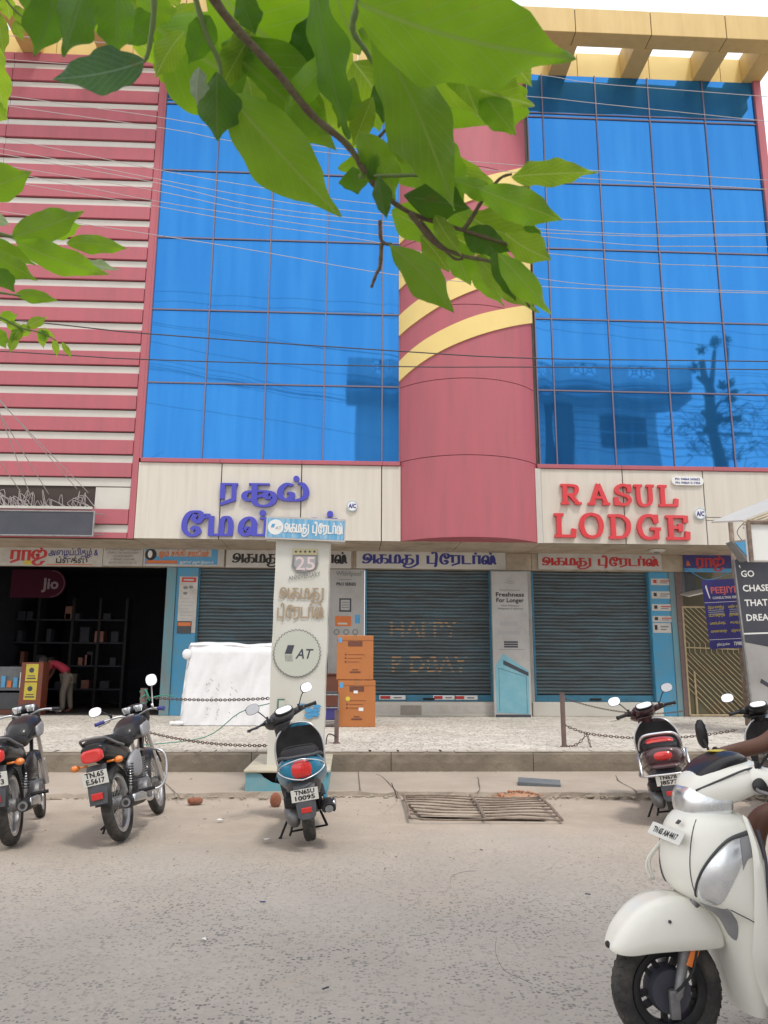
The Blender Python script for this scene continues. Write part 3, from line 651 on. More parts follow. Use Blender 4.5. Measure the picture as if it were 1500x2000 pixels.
# little joints in the last cream panel on the right
yy = Z_(1400, 1012, YF); y2 = Z_(1400, 1022, YF)
MB().box(X_(1378, 1010, YF), YF-.053, yy, X_(1437, 1010, YF), YF-.047, yy+.012).build('seam', 'seam', bld)
MB().box(X_(1378, 1018, YF), YF-.053, Z_(1400,1018,YF), X_(1437, 1018, YF), YF-.047, Z_(1400,1018,YF)+.012).build('seam', 'seam', bld)
MB().box(X_(1435, 1010, YF), YF-.054, Z_(1450,1018,YF), X_(1458, 1010, YF), YF-.047, Z_(1450, 1003, YF)).build('wall_hole', 'black', bld)

# round column
bul = YF - next(y for y in np.arange(17.0, 15.5, -.01) if D(915, 1049, y).z <= ZSOF)
ch = (XC1-XC0)/2; cxm = (XC0+XC1)/2; RAD = (ch*ch+bul*bul)/(2*bul); CYC = YF-bul+RAD; AMAX = math.asin(ch/RAD)
def colpt(t, z, off=0): a = -AMAX+2*AMAX*t; return (cxm+(RAD+off)*math.sin(a), CYC-(RAD+off)*math.cos(a), z)
zs1, zs2 = Z_(915, 888, YF-bul), Z_(915, 738, YF-bul)
seams = [ZSOF, zs1]+[zs1+(zs2-zs1)*i for i in range(1, 20) if zs1+(zs2-zs1)*i < ZGT-.3]+[ZGT]
for a, b in zip(seams, seams[1:]):
    mb = MB(); n_ = 28
    rings = [[colpt(i/n_, a+.008), colpt(i/n_, b-.008), colpt(i/n_, b-.008, -.06), colpt(i/n_, a+.008, -.06)] for i in range(n_+1)]
    mb.loft(rings).build('column_panel', 'pink', bld, smooth=40)
mb = MB(); rings = [[colpt(i/28, ZSOF+.03, -.03), colpt(i/28, ZGT, -.03), (colpt(i/28, 0)[0], YF+.1, ZGT), (colpt(i/28, 0)[0], YF+.1, ZSOF+.03)] for i in range(29)]
mb.loft(rings).build('column_core', 'seam', bld)
mb = MB(); mb.add([colpt(i/28, ZSOF+.02, -.02) for i in range(29)]+[(cxm, YF+.1, ZSOF+.02)], [(i, i+1, 29) for i in range(28)]).build('column_soffit', 'pink', bld)
def colhit(px, py):
    d = ray(px, py); t = YF/d.y
    for _ in range(40):
        x = t*d.x; dx = max(-ch, min(ch, x-cxm)); y = CYC-math.sqrt(RAD**2-dx*dx); t = y/d.y
    a = math.asin(dx/RAD); return (a+AMAX)/(2*AMAX), EYE+t*d.z
for band in ([((780,707),(820,672),(870,642),(930,617),(990,603),(1046,597)), ((780,746),(820,712),(870,682),(930,657),(990,640),(1046,632))],
             [((780,618),(820,585),(870,553),(930,530),(990,514),(1046,507)), ((780,657),(820,625),(870,593),(930,566),(990,548),(1046,541))],
             [((780,530),(820,497),(870,465),(930,441),(990,425),(1046,417)), ((780,567),(820,534),(870,502),(930,478),(990,460),(1046,452))],
             [((780,440),(820,407),(870,375),(930,351),(990,335),(1046,327)), ((780,478),(820,445),(870,413),(930,389),(990,371),(1046,363))]):
    T_, B_ = [[Vector((*colhit(*p), 0)) for p in s_] for s_ in band]
    T_[0].x = B_[0].x = 0; T_[-1].x = B_[-1].x = 1
    T_, _ = catmull(T_, 5); B_, _ = catmull(B_, 5)
    rings = []
    for a, b in zip(T_, B_):
        t1, t0 = a.x, b.x
        rings.append([colpt(t0, b.y, .035), colpt(t1, a.y, .035), colpt(t1, a.y, -.01), colpt(t0, b.y, -.01)])
    MB().loft(rings).build('yellow_band', 'yellow', bld, smooth=40)
# cornice: outer box beam, cross beams, inner upstand; sky shows through the bays
YC = next(y for y in np.arange(YF, 13, -.01) if D(1270, 69, y).z <= ZGT); ZCT = Z_(1270, 22, YC)
YC2 = next(y for y in np.arange(YF, 13, -.01) if D(1270, 97, y).z <= ZGT)
XCE = X_(1560, 90, YC)
sp_ = X_(1273, 69, YC)-X_(1125, 69, YC); x = X_(1125, 69, YC)-sp_*9
while x < XCE-.1:
    MB().bbox(x+.008, YC, ZGT, min(x+sp_, XCE)-.008, YC2, ZCT, .012).build('cornice_panel', 'gold', bld); x += sp_
MB().box(X_(1125,69,YC)-sp_*9, YC+.02, ZGT+.02, XCE-.02, YC2-.02, ZCT-.02).build('cornice_core', 'seam', bld)
b0, b1 = X_(1213, 153, YF), X_(1248, 153, YF); bs = X_(1353, 154, YF)-b0; zin = Z_(1270, 106, YF)
xb = [b0+bs*i for i in range(-9, 2)]+[X_(1449, 155, YF)]
for x in xb: MB().bbox(x, YC2+.004, ZGT, x+b1-b0, YF+.05, zin, .01).build('cornice_beam', 'gold', bld)
xw = XWEST
for x in xb[:-1]:
    MB().bbox(xw, YF+.052, ZGT+.004, x+b1-b0+.3, YF+.35, zin, .01).build('parapet_panel', 'yellow', bld); xw = x+b1-b0+.312
MB().bbox(xw, YF+.052, ZGT+.004, XR, YF+.35, zin, .01).build('parapet_panel', 'yellow', bld)
# soffit over the shop fronts and the lintel beam
xs_ = [XWEST]+[X_(p, 1060, YF) for p in (60, 262, 431, 605, 745, 900, 1057, 1218, 1376)]+[XEND]
for a, b in zip(xs_, xs_[1:]): MB().bbox(a+.006, YF+.004, ZSOF, b-.006, YS-.15, ZSOF+.04, .004).build('soffit_panel', 'soffit', bld)
MB().box(XWEST, YF+.11, ZSOF+.042, XEND, YS+.6, ZSOF+.32).build('slab', 'seam', bld)
ZL0 = Z_(850, 1112, YS-.15)
xs_ = [XWEST]+[X_(p, 1090, YS-.15) for p in (225, 440, 690, 1038, 1185, 1338)]
for a, b in zip(xs_, xs_[1:]): MB().bbox(a+.005, YS-.15, ZL0, b-.005, YS+.1, ZSOF-.003, .004).build('lintel_panel', 'soffit', bld)
# shop wall: piers
ZT = Z_(850, 1370, YS)             # shutter foot
def pier(p0, p1, m, y=YS-.08, z0=ZP, name='shop_pier', b=.01):
    x0, x1 = X_(p0, 1250, y), X_(p1, 1250, y)
    return MB().bbox(x0, y, z0, x1, YS+.3, ZL0-.003, b).build(name, m, bld)
pier(338, 381, 'bluepaint'); pier(318, 337, 'tealpaint', y=YS-.12)
pier(641, 711, 'paper2'); pier(962, 1041, 'paper2', y=YS-.1); pier(1275, 1314, 'bluepaint', y=YS-.1); pier(1315, 1332, 'tealpaint', y=YS-.12)
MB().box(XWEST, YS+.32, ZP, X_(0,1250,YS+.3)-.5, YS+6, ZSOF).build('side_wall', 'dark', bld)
def shutter(p0, p1, ztop=None, lab=None):
    y = YS; x0, x1 = X_(p0, 1250, y), X_(p1, 1250, y)
    sh = MB().box(x0, y+.1, ZT, x1, y+.13, ZL0+.1).build('rolling_shutter', 'dark', bld)
    if lab: sh['label'] = lab
    n_ = 36; dz = (ZL0-.0-(ZT+.16))/n_; prof = []
    for i in range(n_):
        z0 = ZT+.16+i*dz
        for t, o in ((0, .0), (.10, -.024), (.35, -.046), (.62, -.048), (.86, -.028), (.92, .0)): prof.append((y+.085+o, z0+t*dz))
    rows_ = []
    for k_ in range(13):
        xx = x0+(x1-x0)*k_/12; rows_.append([(xx, yy+.006*math.sin(k_*1.7+zz*3), zz+.004*math.sin(k_*1.3)) for yy, zz in prof])
    sl_ = MB().loft(rows_, cap=False, closed=False).build('shutter_slats', 'shutter', sh); sl_['kind'] = 'stuff'
    MB().bbox(x0, y+.02, ZT, x1, y+.10, ZT+.15, .01).build('bottom_bar', 'shutbar', sh)
    MB().bbox((x0+x1)/2-.14, y+.0, ZT+.03, (x0+x1)/2+.14, y+.03, ZT+.08, .01).build('handle', 'blackp', sh)
    for xx in (x0, x1-.05): MB().box(xx, y-.02, ZT, xx+.05, y+.09, ZL0).build('guide_rail', 'shutbar', sh)
    # threshold step below
    MB().bbox(x0-.1, y-.18, ZP, x1+.1, y+.2, ZT-.006, .015).build('threshold', 'cream2', bld)
    return sh, x0, x1
sh1, _, _ = shutter(381, 641); sh2, s2a, s2b = shutter(712, 961, lab='rolling shutter with faded orange chalk letters'); sh3, s3a, s3b = shutter(1041, 1274)
# faded chalk greeting on the middle shutter
mb = MB(); yb = YS+.040
def chalk(t, x, z, sz):
    q = MB(); type_text(q, t, 0, 0, sz, .0, 0, width=None)
    # only what lies on the slat ridges keeps its chalk
    for f in q.f:
        pts = [q.v[i] for i in f]; 
        mb.add([(x+p[0], yb+.0, z+p[1]) for p in pts], [tuple(range(len(pts)))])
n_ = 36; dz = (ZL0-(ZT+.16))/n_
def chalk_rows(t, x, z, sz):
    q = MB(); type_text(q, t, 0, 0, sz, .012, 0)
    for f in q.f:
        poly = [(q.v[i][0], q.v[i][1]) for i in f]
        zmin, zmax = min(p[1] for p in poly)+z, max(p[1] for p in poly)+z
        for i in range(n_):
            a = ZT+.16+i*dz+.30*dz; b = a+.40*dz
            if zmax < a or zmin > b or rn.random() < .18: continue
            pl = clip_poly(clip_poly(poly, lambda p: p[1]+z-a), lambda p: b-p[1]-z)
            if len(pl) > 2: mb.add([(x+p[0], YS+.034, z+p[1]) for p in pl], [tuple(range(len(pl)))])
chalk_rows('HAPPY', s2a+.62, Z_(850, 1243, YS), .55); chalk_rows('P DBAY', s2a+.66, Z_(850, 1312, YS), .55)
mb.build('chalk_lettering', mat('faded_chalk', (.46,.27,.14), .9), sh2, kind='stuff')
# stickers on the middle shutter's bar and step
def sticker(par, x, z, w_, h_, y, cols=('white','red')):
    o = MB().box(x, y-.002, z, x+w_, y, z+h_).build('sticker', cols[0], par)
    MB().box(x+.02*w_/.5, y-.004, z+h_*.15, x+w_*.42, y-.0022, z+h_*.85).build('sticker_print', cols[1], o)
    MB().box(x+w_*.55, y-.004, z+h_*.3, x+w_*.85, y-.0022, z+h_*.6).build('sticker_print', 'grey', o)
for p0, p1 in ((741, 792), (846, 890), (888, 933)):
    a, b = X_(p0, 1365, YS), X_(p1, 1365, YS); sticker(sh2, a, ZT+.04, b-a, .10, YS+.017)
o = MB().box(s2a+.25, YS-.183, ZP+.06, s2b-.05, YS-.1805, ZP+.25).build('poster_strip', 'paper', bld)
MB().box(s2a+.85, YS-.186, ZP+.03, s2a+1.35, YS-.1835, ZP+.25).build('torn_patch', 'wallgrey', o)
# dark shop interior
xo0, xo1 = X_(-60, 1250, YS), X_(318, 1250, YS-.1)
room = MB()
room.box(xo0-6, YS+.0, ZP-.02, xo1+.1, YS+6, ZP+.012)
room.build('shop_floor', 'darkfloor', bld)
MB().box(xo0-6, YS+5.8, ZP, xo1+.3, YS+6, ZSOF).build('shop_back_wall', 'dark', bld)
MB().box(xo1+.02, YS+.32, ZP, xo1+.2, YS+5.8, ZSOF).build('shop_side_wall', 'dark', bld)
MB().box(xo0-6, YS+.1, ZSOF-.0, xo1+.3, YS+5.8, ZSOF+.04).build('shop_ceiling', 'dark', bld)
# service recess with cable tangle above the charcoal banner
xr0, xr1 = X_(-70, 970, YF), XREC
MB().box(xr0, YF+.031, Z_(100, 994, YF), xr1, YF+.034, Z_(100, 950, YF)+.02).build('recess_back', 'dark', bld)
mb = MB()
r5 = random.Random(12)
for i in range(46):
    x0 = r5.uniform(xr0, xr1-.1); zb = Z_(100, 992, YF); ht = r5.uniform(.15, .45); x1 = x0+r5.uniform(-.3, .3)
    mb.tube([(x0, YF-.02, zb), (x0+r5.uniform(-.1,.1), YF-.05-r5.random()*.05, zb+ht*.9), (x1, YF-.03, zb+ht*.4), (x1+.1, YF-.02, zb+.02)], .007, 5, smooth=4)
o = mb.build('cable_tangle', 'cable'); o['kind'] = 'stuff'; o['label'] = 'tangle of thin cables in the recess above the charcoal banner'
MB().box(xr0, YF-.09, Z_(100, 995, YF), xr1-.02, YF+.03, Z_(100, 990, YF)).build('recess_ledge', 'cream2', bld)
bn = thing('charcoal_banner', 'blank charcoal fabric banner stretched in a frame under the striped wing', 'banner', (X_(90,1020,YF-.35), YF-.35, Z_(90, 1045, YF-.35)))
bw = X_(184,1020,YF-.35)-bn.location.x; bh = Z_(90, 999, YF-.35)-bn.location.z
mb = MB(); nn = 14
for i in range(nn):
    for j in range(6): pass
vs = [(-5+(5+bw)*a/nn, -.006*math.sin(a*2.1+b), bh*b/6) for b in range(7) for a in range(nn+1)]
mb.add(vs, [(b*(nn+1)+a, b*(nn+1)+a+1, (b+1)*(nn+1)+a+1, (b+1)*(nn+1)+a) for b in range(6) for a in range(nn)])
mb.box(-5, .01, 0, bw, .03, bh); mb.build('fabric', 'charc', bn, smooth=30)
mb = MB().tube([(bw-.01, 0, -.02), (bw-.01, 0, bh+.02)], .02, 6).tube([(-5, 0, -.01), (bw, 0, -.01)], .018, 6).tube([(-5,0,bh+.01),(bw,0,bh+.01)], .018, 6)
for z in (.03, bh-.03): mb.tube([(bw, 0, z), (bw+.15, .2, z+.02)], .012, 5)
mb.build('frame', 'steel', bn)

# ================================================================ RAISED LETTER SIGNS
s1 = thing('raised_letter_sign', 'blue raised Tamil letters of the lodge name on the left cream fascia', 'sign', (0, YF-.05, 0))
def raised(par, g, px, py_base, hpx, wpx, m, Y, name='letter', wv=.24, wh=.11, th=.09, label=None):
    x = X_(px, py_base, Y); z = Z_(px, py_base, Y); hh = Z_(px, py_base-hpx, Y)-z
    w_ = X_(px+wpx, py_base, Y)-x
    mb = MB(); pen_text(mb, [g] if isinstance(g, str) else g, 0, 0, hh, wv, wh, 0.004, th, 0, w_)
    o = mb.build(name, m, par, smooth=35); o.rotation_euler = (R(90), 0, 0); o.location = (x, 0, z)
    if label: o['label'] = label
    return o
Y1 = YF-.05
for g, px, py, hp, wp in (('ra', 430, 980, 35, 38), ('suu', 475, 978, 33, 66), ('la', 545, 978, 34, 58), (['pulli'], 578, 978, 34, None),
                          ('ee', 358, 1046, 40, 46), ('ma', 408, 1047, 38, 50), ('nn', 468, 1047, 36, 66), (['pulli'], 512, 1047, 36, None), (['pulli'], 644, 1049, 36, None), ('sa', 545, 1049, 36, 45), ('nn', 595, 1049, 36, 66)):
    if g == ['pulli']:
        x = X_(px, py, Y1); z = Z_(px, py, Y1); hh = Z_(px, py-hp, Y1)-z
        o = MB().prism([(hh*.17*math.cos(2*PI*k/14), hh*.17*math.sin(2*PI*k/14)) for k in range(14)], .004, .09).build('letter_dot', 'letter_blue', s1)
        o.rotation_euler = (R(90), 0, 0); o.location = (x, 0, z+hh*1.22)
    else: raised(s1, g, px, py, hp, wp, 'letter_blue', Y1)
s2 = thing('raised_letter_sign', 'red raised slab letters RASUL LODGE on the right cream fascia', 'sign', (0, YF-.05, 0))
for g, px, py, hp, wp in (('R', 1093, 986, 39, 43), ('A', 1147, 987, 40, 44), ('S', 1199, 988, 41, 36), ('U', 1237, 989, 41, 42), ('L', 1284, 990, 41, 38),
                          ('L', 1081, 1050, 46, 42), ('O', 1131, 1051, 48, 50), ('D', 1187, 1053, 47, 47), ('G', 1244, 1054, 48, 49), ('E', 1299, 1055, 47, 47)):
    raised(s2, g, px, py, hp, wp, 'letter_red', Y1, wv=.25, wh=.12)
# round A/C discs
def disc(px, py, rp, name, label):
    c = D(px, py, Y1); r_ = X_(px+rp, py, Y1)-c.x
    o = MB().prism([(r_*math.cos(2*PI*k/28), r_*math.sin(2*PI*k/28)) for k in range(28)], 0, .05).build(name, 'white')
    o.location = c; o.rotation_euler = (R(90), 0, 0); tag(o, label, 'sign')
    ring = []
    mb = MB()
    for k in range(28):
        a, b = 2*PI*k/28, 2*PI*(k+1)/28
        mb.add([(r_*q*math.cos(t), r_*q*math.sin(t), .052) for q, t in ((.9,a),(.9,b),(.98,b),(.98,a))], [(0,1,2,3)])
    mb.build('rim_print', 'skyb', o)
    type_text(MB(), 'A/C', 0, -r_*.38, r_*1.1, .05, .053, width=r_*1.4, align='c').build('lettering', 'blueprint', o)
    return o
disc(688, 989, 10.5, 'round_sign', 'small round white A/C sign beside the blue Tamil letters')
disc(1366, 1004, 11, 'round_sign', 'small round white A/C sign at the end of LODGE')
c = D(1311, 948, Y1); w_ = X_(1373, 948, Y1)-c.x; h_ = Z_(1340, 932, Y1)-Z_(1340, 949, Y1)
pl = [(h_/2-h_/2*math.cos(t)*1 if False else h_/2+h_/2*math.cos(t), h_/2+h_/2*math.sin(t)) for t in np.linspace(PI/2, 3*PI/2, 9)]+[(w_-h_/2+h_/2*math.cos(t), h_/2+h_/2*math.sin(t)) for t in np.linspace(-PI/2, PI/2, 9)]
o = MB().prism(pl, 0, .05).build('phone_sign', 'white'); o.location = c; o.rotation_euler = (R(90), 0, 0)
tag(o, 'small rounded white sign with two blue phone numbers above RASUL', 'sign')
mb = MB(); type_text(mb, 'PH: 94864 345652', w_/2, h_*.56, h_*.36, .03, .052, width=w_*.78, align='c'); type_text(mb, 'PH: 94864 511956', w_/2, h_*.14, h_*.36, .03, .052, width=w_*.78, align='c')
mb.build('lettering', 'blueprint', o)

# ================================================================ SHOP SIGN BOARDS
YB = YS-.2
b = board_px('shop_sign', 'weathered white sign with red Tamil name and black Tamil words over the dark shop', 'sign', -70, 1066, 199, 1105, YB, 'paper')
k = b.W/269; H = b.H
b.pen(['ra','aa','ja','pulli'], 70*k+18*k, H*.25, H*.52, 'red', width=72*k, wv=.28)
b.text('அ\u0bc8ழப்பிதழ் &', 162*k, H*.55, H*.42, 'blueprint', .02, width=98*k)
b.text('ப்ளக்ஸ்', 178*k, H*.16, H*.40, 'black', .03, width=62*k)
b.rect('print_line', 160*k, H*.06, 90*k, H*.04, 'orange'); b.rect('sun_mark', 116*k, H*.06, 14*k, H*.22, 'yel')
b = board_px('notice_sign', 'greyish white board of small handwritten lines between two shop signs', 'sign', 200, 1067, 278, 1105, YB, 'paper')
for i in range(5): b.text(['திருமண அழைப்பிதழ்கள்','விசிட்டிங் கார்டுகள்','பேனர் அச்சு','பில் புக்','நோட்டீஸ்'][i], b.W/2, b.H*(.80-.17*i), b.H*.13, 'grey', .01, width=b.W*[.9,.8,.5,.6,.7][i], align='c')
b = board_px('salon_sign', 'blue and white salon sign with orange Tamil lettering', 'sign', 279, 1069, 437, 1106, YB, 'paper')
W, H = b.W, b.H
b.rect('blue_field', W*.02, H*.1, W*.9, H*.8, 'skyb'); b.rect('pale_field', W*.14, H*.52, W*.7, H*.36, 'paper', z=.003)
b.text('ஓம் சக்தி சலூன்', W*.19, H*.52, H*.42, 'orange', .03, z=.006, width=W*.62)
b.rect('orange_strip', W*.04, H*.13, W*.38, H*.17, 'orange', z=.003); b.text('ஆண்கள் அழகு நிலையம்', W*.45, H*.16, H*.17, 'white', .02, z=.005, width=W*.42)
mb = MB().prism([(W*.09+H*.3*math.cos(2*PI*q/20), H*.6+H*.3*math.sin(2*PI*q/20)) for q in range(20)], .003, .005); b.part('face_badge', mb, 'black')
mb = MB().prism([(W*.08+H*.12*math.cos(2*PI*q/12), H*.62+H*.2*math.sin(2*PI*q/12)) for q in range(12)], .0055, .0065); b.part('face_print', mb, 'white')
for lab, x0, y0, x1, y1, mt, tx, tw, col in (
    ('white sign with black Tamil shop name half hidden by the advert pillar', 441, 1073, 686, 1109, 'paper', .05, .92, 'black'),
    ('white sign with navy Tamil shop name over the chalked shutter', 696, 1074, 988, 1111, 'cream2', .04, .90, 'blueprint'),
    ('white sign with red Tamil shop name over the right shutter', 1052, 1082, 1293, 1113, 'paper', .03, .95, 'red')):
    b = board_px('traders_sign', lab, 'sign', x0, y0, x1, y1, YB, mt)
    b.pen(TRADERS, b.W*tx, b.H*.27, b.H*.46, col, width=b.W*tw, wv=.26, wh=.13)
b = board_px('printer_sign', 'dark blue sign with red Tamil name above the gate passage', 'sign', 1337, 1083, 1470, 1118, YB, 'navy')
b.rect('light_blue_strip', b.W*.0, 0, b.W, b.H*.22, 'skyb'); b.pen(['ra','aa','ja','pulli'], b.W*.18, b.H*.28, b.H*.5, 'red', width=b.W*.42)
b.text('அ\u0bc8ழப்பிதழ்', b.W*.7, b.H*.7, b.H*.2, 'orange', .02, width=b.W*.25); b.text('ப்ளக்ஸ்', b.W*.8, b.H*.35, b.H*.2, 'orange', .02); b.text('&', b.W*.03, b.H*.35, b.H*.4, 'orange', .02)

# ================================================================ ADVERTS ON THE PIERS
b = board_px('poster', 'long narrow torn paper poster on the blue pier by the dark shop', 'poster', 345, 1126, 381, 1236, YS-.1, 'paper', T=.006)
b.rect('red_heading', b.W*.12, b.H*.90, b.W*.8, b.H*.085, 'red'); b.rect('heading_print', b.W*.22, b.H*.925, b.W*.55, b.H*.03, 'paper', z=.004)
mb = MB()
for x, y, r_ in ((.35,.8,.11),(.65,.81,.1),(.35,.70,.1)): mb.ball((b.W*x, b.H*y, .004), (b.W*r_*1.3, b.H*r_*.3, .003), 10, 5)
b.part('product_print', mb, 'grey')
for i in range(9): b.rect('text_line', b.W*.12, b.H*(.60-.06*i), b.W*(.7 if i % 3 else .5), b.H*.008, 'lgrey')
b = board_px('poster', 'small square brown photo poster lower on the same blue pier', 'poster', 345, 1213, 373, 1237, YS-.108, 'greyp', T=.004)
b.rect('photo_top', b.W*.05, b.H*.6, b.W*.9, b.H*.3, 'orange')
b = board_px('pier_advert', 'grey pier advert with PRO SERIES wording behind the cartons', 'advert', 645, 1112, 709, 1396, YS-.092, 'paper2', T=.01)
W, H = b.W, b.H
b.text('Whirlpool', W*.5, H*.955, H*.045, 'grey', .02, width=W*.8, align='c')
b.text('PRO SERIES', W*.12, H*.885, H*.030, 'black', .03, width=W*.62); b.rect('small_line', W*.2, H*.925, W*.4, H*.004, 'grey')
b.rect('frame_print', W*.22, H*.70, W*.38, H*.095, 'charc'); b.rect('frame_field', W*.27, H*.712, W*.28, H*.072, 'paper2', z=.004)
for i in range(3): b.rect('text_line', W*.3, H*(.727+.018*i), W*.22, H*.006, 'grey', z=.005)
b.rect('orange_tag', W*.1, H*.60, W*.5, H*.07, 'orange'); b.rect('tag_print', W*.18, H*.612, W*.3, H*.012, 'cream2', z=.004)
b.rect('blue_tag', W*.72, H*.62, W*.16, H*.06, 'skyb')
mb = MB()
for q in (.1, .4, .68): b.part('ring_print', MB().lathe([(W*.06,0),(W*.095,0)], 12, X=Matrix.Translation((W*q+.04, H*.56, .004)) @ Matrix.Rotation(R(90),4,'X')), 'grey')
b = Board('standing_advert', 'tall white advert with Freshness For Longer wording and a blue washing machine print', 'advert', (X_(966,1394,YS-.5), YS-.5, ZP), X_(1040,1300,YS-.5)-X_(968,1300,YS-.5), Z_(1003,1117,YS-.5)-ZP, 'paper2', T=.12, lean=-.0)
W, H = b.W, b.H
mb = MB()
for r_, yy in ((.1,.945),(.16,.93)):
    mb.tube([(W*.5+W*r_*math.cos(t), H*yy+H*.012*math.sin(t), .004) for t in np.linspace(PI*1.1, PI*1.9, 8)], .004, 4)
b.part('arc_mark', mb, 'grey')
b.text('Experience', W*.5, H*.865, H*.020, 'grey', 0, width=W*.55, align='c')
b.text('Freshness', W*.5, H*.825, H*.042, 'black', .025, width=W*.78, align='c'); b.text('For Longer', W*.5, H*.785, H*.042, 'black', .025, width=W*.76, align='c')
b.text('With Whirlpool', W*.5, H*.755, H*.018, 'grey', .02, width=W*.5, align='c'); b.text('Refrigerators & Appliances', W*.5, H*.735, H*.018, 'grey', .02, width=W*.7, align='c')
for i in range(3): b.rect('spec_bar', W*.3, H*(.47+.016*i), W*.38, H*.012, 'charc')
b.rect('text_line', W*.15, H*.455, W*.7, H*.003, 'grey')
b.rect('faded_print', W*.2, H*.62, W*.5, H*.03, 'lgrey'); b.rect('faded_print', W*.15, H*.56, W*.6, H*.025, 'lgrey')
steelb = mat('washer_blue_print', (.15,.36,.44), .35, dirt=.5, dirtcol=(.3,.48,.54), scale=3)
mb = MB().prism([(W*.06,H*.03),(W*.93,H*.02),(W*.95,H*.31),(W*.28,H*.43),(W*.04,H*.34)], .001, .004); b.part('appliance_print', mb, steelb)
mb = MB().prism([(W*.26,H*.355),(W*.94,H*.275),(W*.945,H*.30),(W*.27,H*.385)], .0045, .007); b.part('control_panel_print', mb, 'charc')
mb = MB()
for a_, b_ in (((.14,.33),(.14,.04)),((.14,.33),(.88,.27)),((.88,.27),(.88,.03))): mb.tube([(W*a_[0],H*a_[1],.006),(W*b_[0],H*b_[1],.006)], .004, 4)
b.part('door_line', mb, 'greyp'); b.rect('base_bar', W*.03, H*.0, W*.94, H*.018, 'charc', z=.006)
for i, (y0, y1, x1) in enumerate(((1130,1143,1314),(1155,1169,1314),(1180,1193,1316),(1203,1215,1318),(1217,1236,1311))):
    b = board_px('notice_sheet', ['topmost white notice with red print on the right blue pier', 'second white notice from the top on the right blue pier', 'third white notice on the right blue pier with red mark', 'fourth white notice on the right blue pier with dark emblem', 'lowest squarer white notice on the right blue pier'][i], 'notice', 1272+i, y0, x1, y1, YS-.106, 'paper', T=.004)
    b.rect('print_mark', b.W*.1, b.H*.3, b.W*.15, b.H*.5, 'black' if i else 'red'); b.rect('text_line', b.W*.42, b.H*.55, b.W*.45, b.H*.16, ['red','grey','red','red','grey'][i]); b.rect('text_line', b.W*.42, b.H*.28, b.W*.33, b.H*.14, 'grey')

# ================================================================ ADVERT PILLAR ON ITS TILED BASE
YPF = EDGE+.12
pl_ = thing('advert_pillar', 'tall white advert pillar with 25 anniversary shield, Tamil name and AT seal on a broken blue base', 'pillar', (X_(560, 1555, YPF), YPF, .0))
ox, oy = pl_.location.x, pl_.location.y
bx0, bx1 = X_(478, 1555, YPF)-ox, X_(641, 1555, YPF)-ox; zbt = Z_(560, 1503, YPF)
M['basetop'] = mat('stained_marble_slab', (.50,.46,.36), .5, dirt=.6, dirtcol=(.30,.25,.18), scale=4, coords='World')
M['basetile'] = mat('broken_blue_tile', (.09,.33,.42), .45, dirt=.75, dirtcol=(.25,.33,.33), scale=3, coords='World')
hole = [(.04,.06),(.42,.06)]
mb = MB()
wb = bx1-bx0
front = [(0,0),(wb,0),(wb,zbt-.03),(.63,zbt-.03),(.60,.14),(.46,.10),(.30,.13),(.20,.19),(.17,zbt-.06),(.05,zbt-.03),(0,zbt-.03)]
mb.prism(front, -.03, .0, X=Matrix.Translation((bx0, 0, .01)) @ Matrix.Rotation(R(90), 4, 'X'))
mb.build('front_tile', 'basetile', pl_)
MB().bbox(bx1-.03, .034, .01, bx1, PY-oy+.1, zbt-.035, .006).build('side_tile', 'basetile', pl_)
MB().bbox(bx0, .034, .01, bx0+.03, PY-oy+.1, zbt-.035, .006).build('side_tile', 'basetile', pl_)
MB().box(bx0+.04, .25, 0, bx1-.04, PY-oy+.1, zbt-.04).build('base_core', 'seam', pl_)
MB().bbox(bx0-.02, -.03, zbt-.032, bx1+.02, PY-oy+.25, zbt+.0, .01).build('base_slab', 'basetop', pl_)
YPP = oy+.42
px0, px1 = X_(523, 1440, YPP)-ox, X_(631, 1440, YPP)-ox; ztp = Z_(590, 1055, YPP)
mb = MB()
t0, t1 = X_(539, 1060, YPP)-ox, X_(644, 1060, YPP)-ox
r6 = random.Random(4); rings = []
for i in range(15):
    t = i/14; z = zbt+(ztp-zbt)*t; a = px0+(t0-px0)*t+r6.uniform(-.006,.006); b = px1+(t1-px1)*t+r6.uniform(-.008,.006)
    rings.append([(a, .42, z), (b, .42, z), (b+.01, .72, z), (a-.01, .72, z)])
mb.loft(rings).build('shaft', mat('dirty_white_flex_print', (.60,.59,.54), .5, dirt=.5, dirtcol=(.45,.42,.32), scale=1.6, coords='World'), pl_, smooth=30)
class Loc:                                                        # prints on the pillar face
    def __init__(s, par, x, y, z): s.M = Matrix.Translation((x, y, z)) @ Matrix.Rotation(R(90), 4, 'X'); s.par = par
    def add(s, mb, name, m, **k):
        o = mb.build(name, m, s.par, **k); o.matrix_local = s.M; return o
f = Loc(pl_, px0, .405, 0)
def fp(px, py): q = D(px, py, YPP-.015); return q.x-ox-px0, q.z
def fr_(name, x0, y0, x1, y1, m, z=.002):
    a = fp(x0, y1); b = fp(x1, y0); f.add(MB().box(a[0], a[1], .0, b[0], b[1], z), name, m)
M['taupe'] = mat('taupe_print', (.33,.24,.15), .5, dirt=.4, dirtcol=(.42,.36,.27), scale=4)
M['sealgreen'] = mat('pale_seal_print', (.49,.51,.44), .5)
fr_('shield_top', 571, 1072, 620, 1083, mat('pale_gold_print', (.52,.46,.26), .5))
a, b = fp(571, 1118), fp(620, 1084); sw, sh_ = b[0]-a[0], b[1]-a[1]
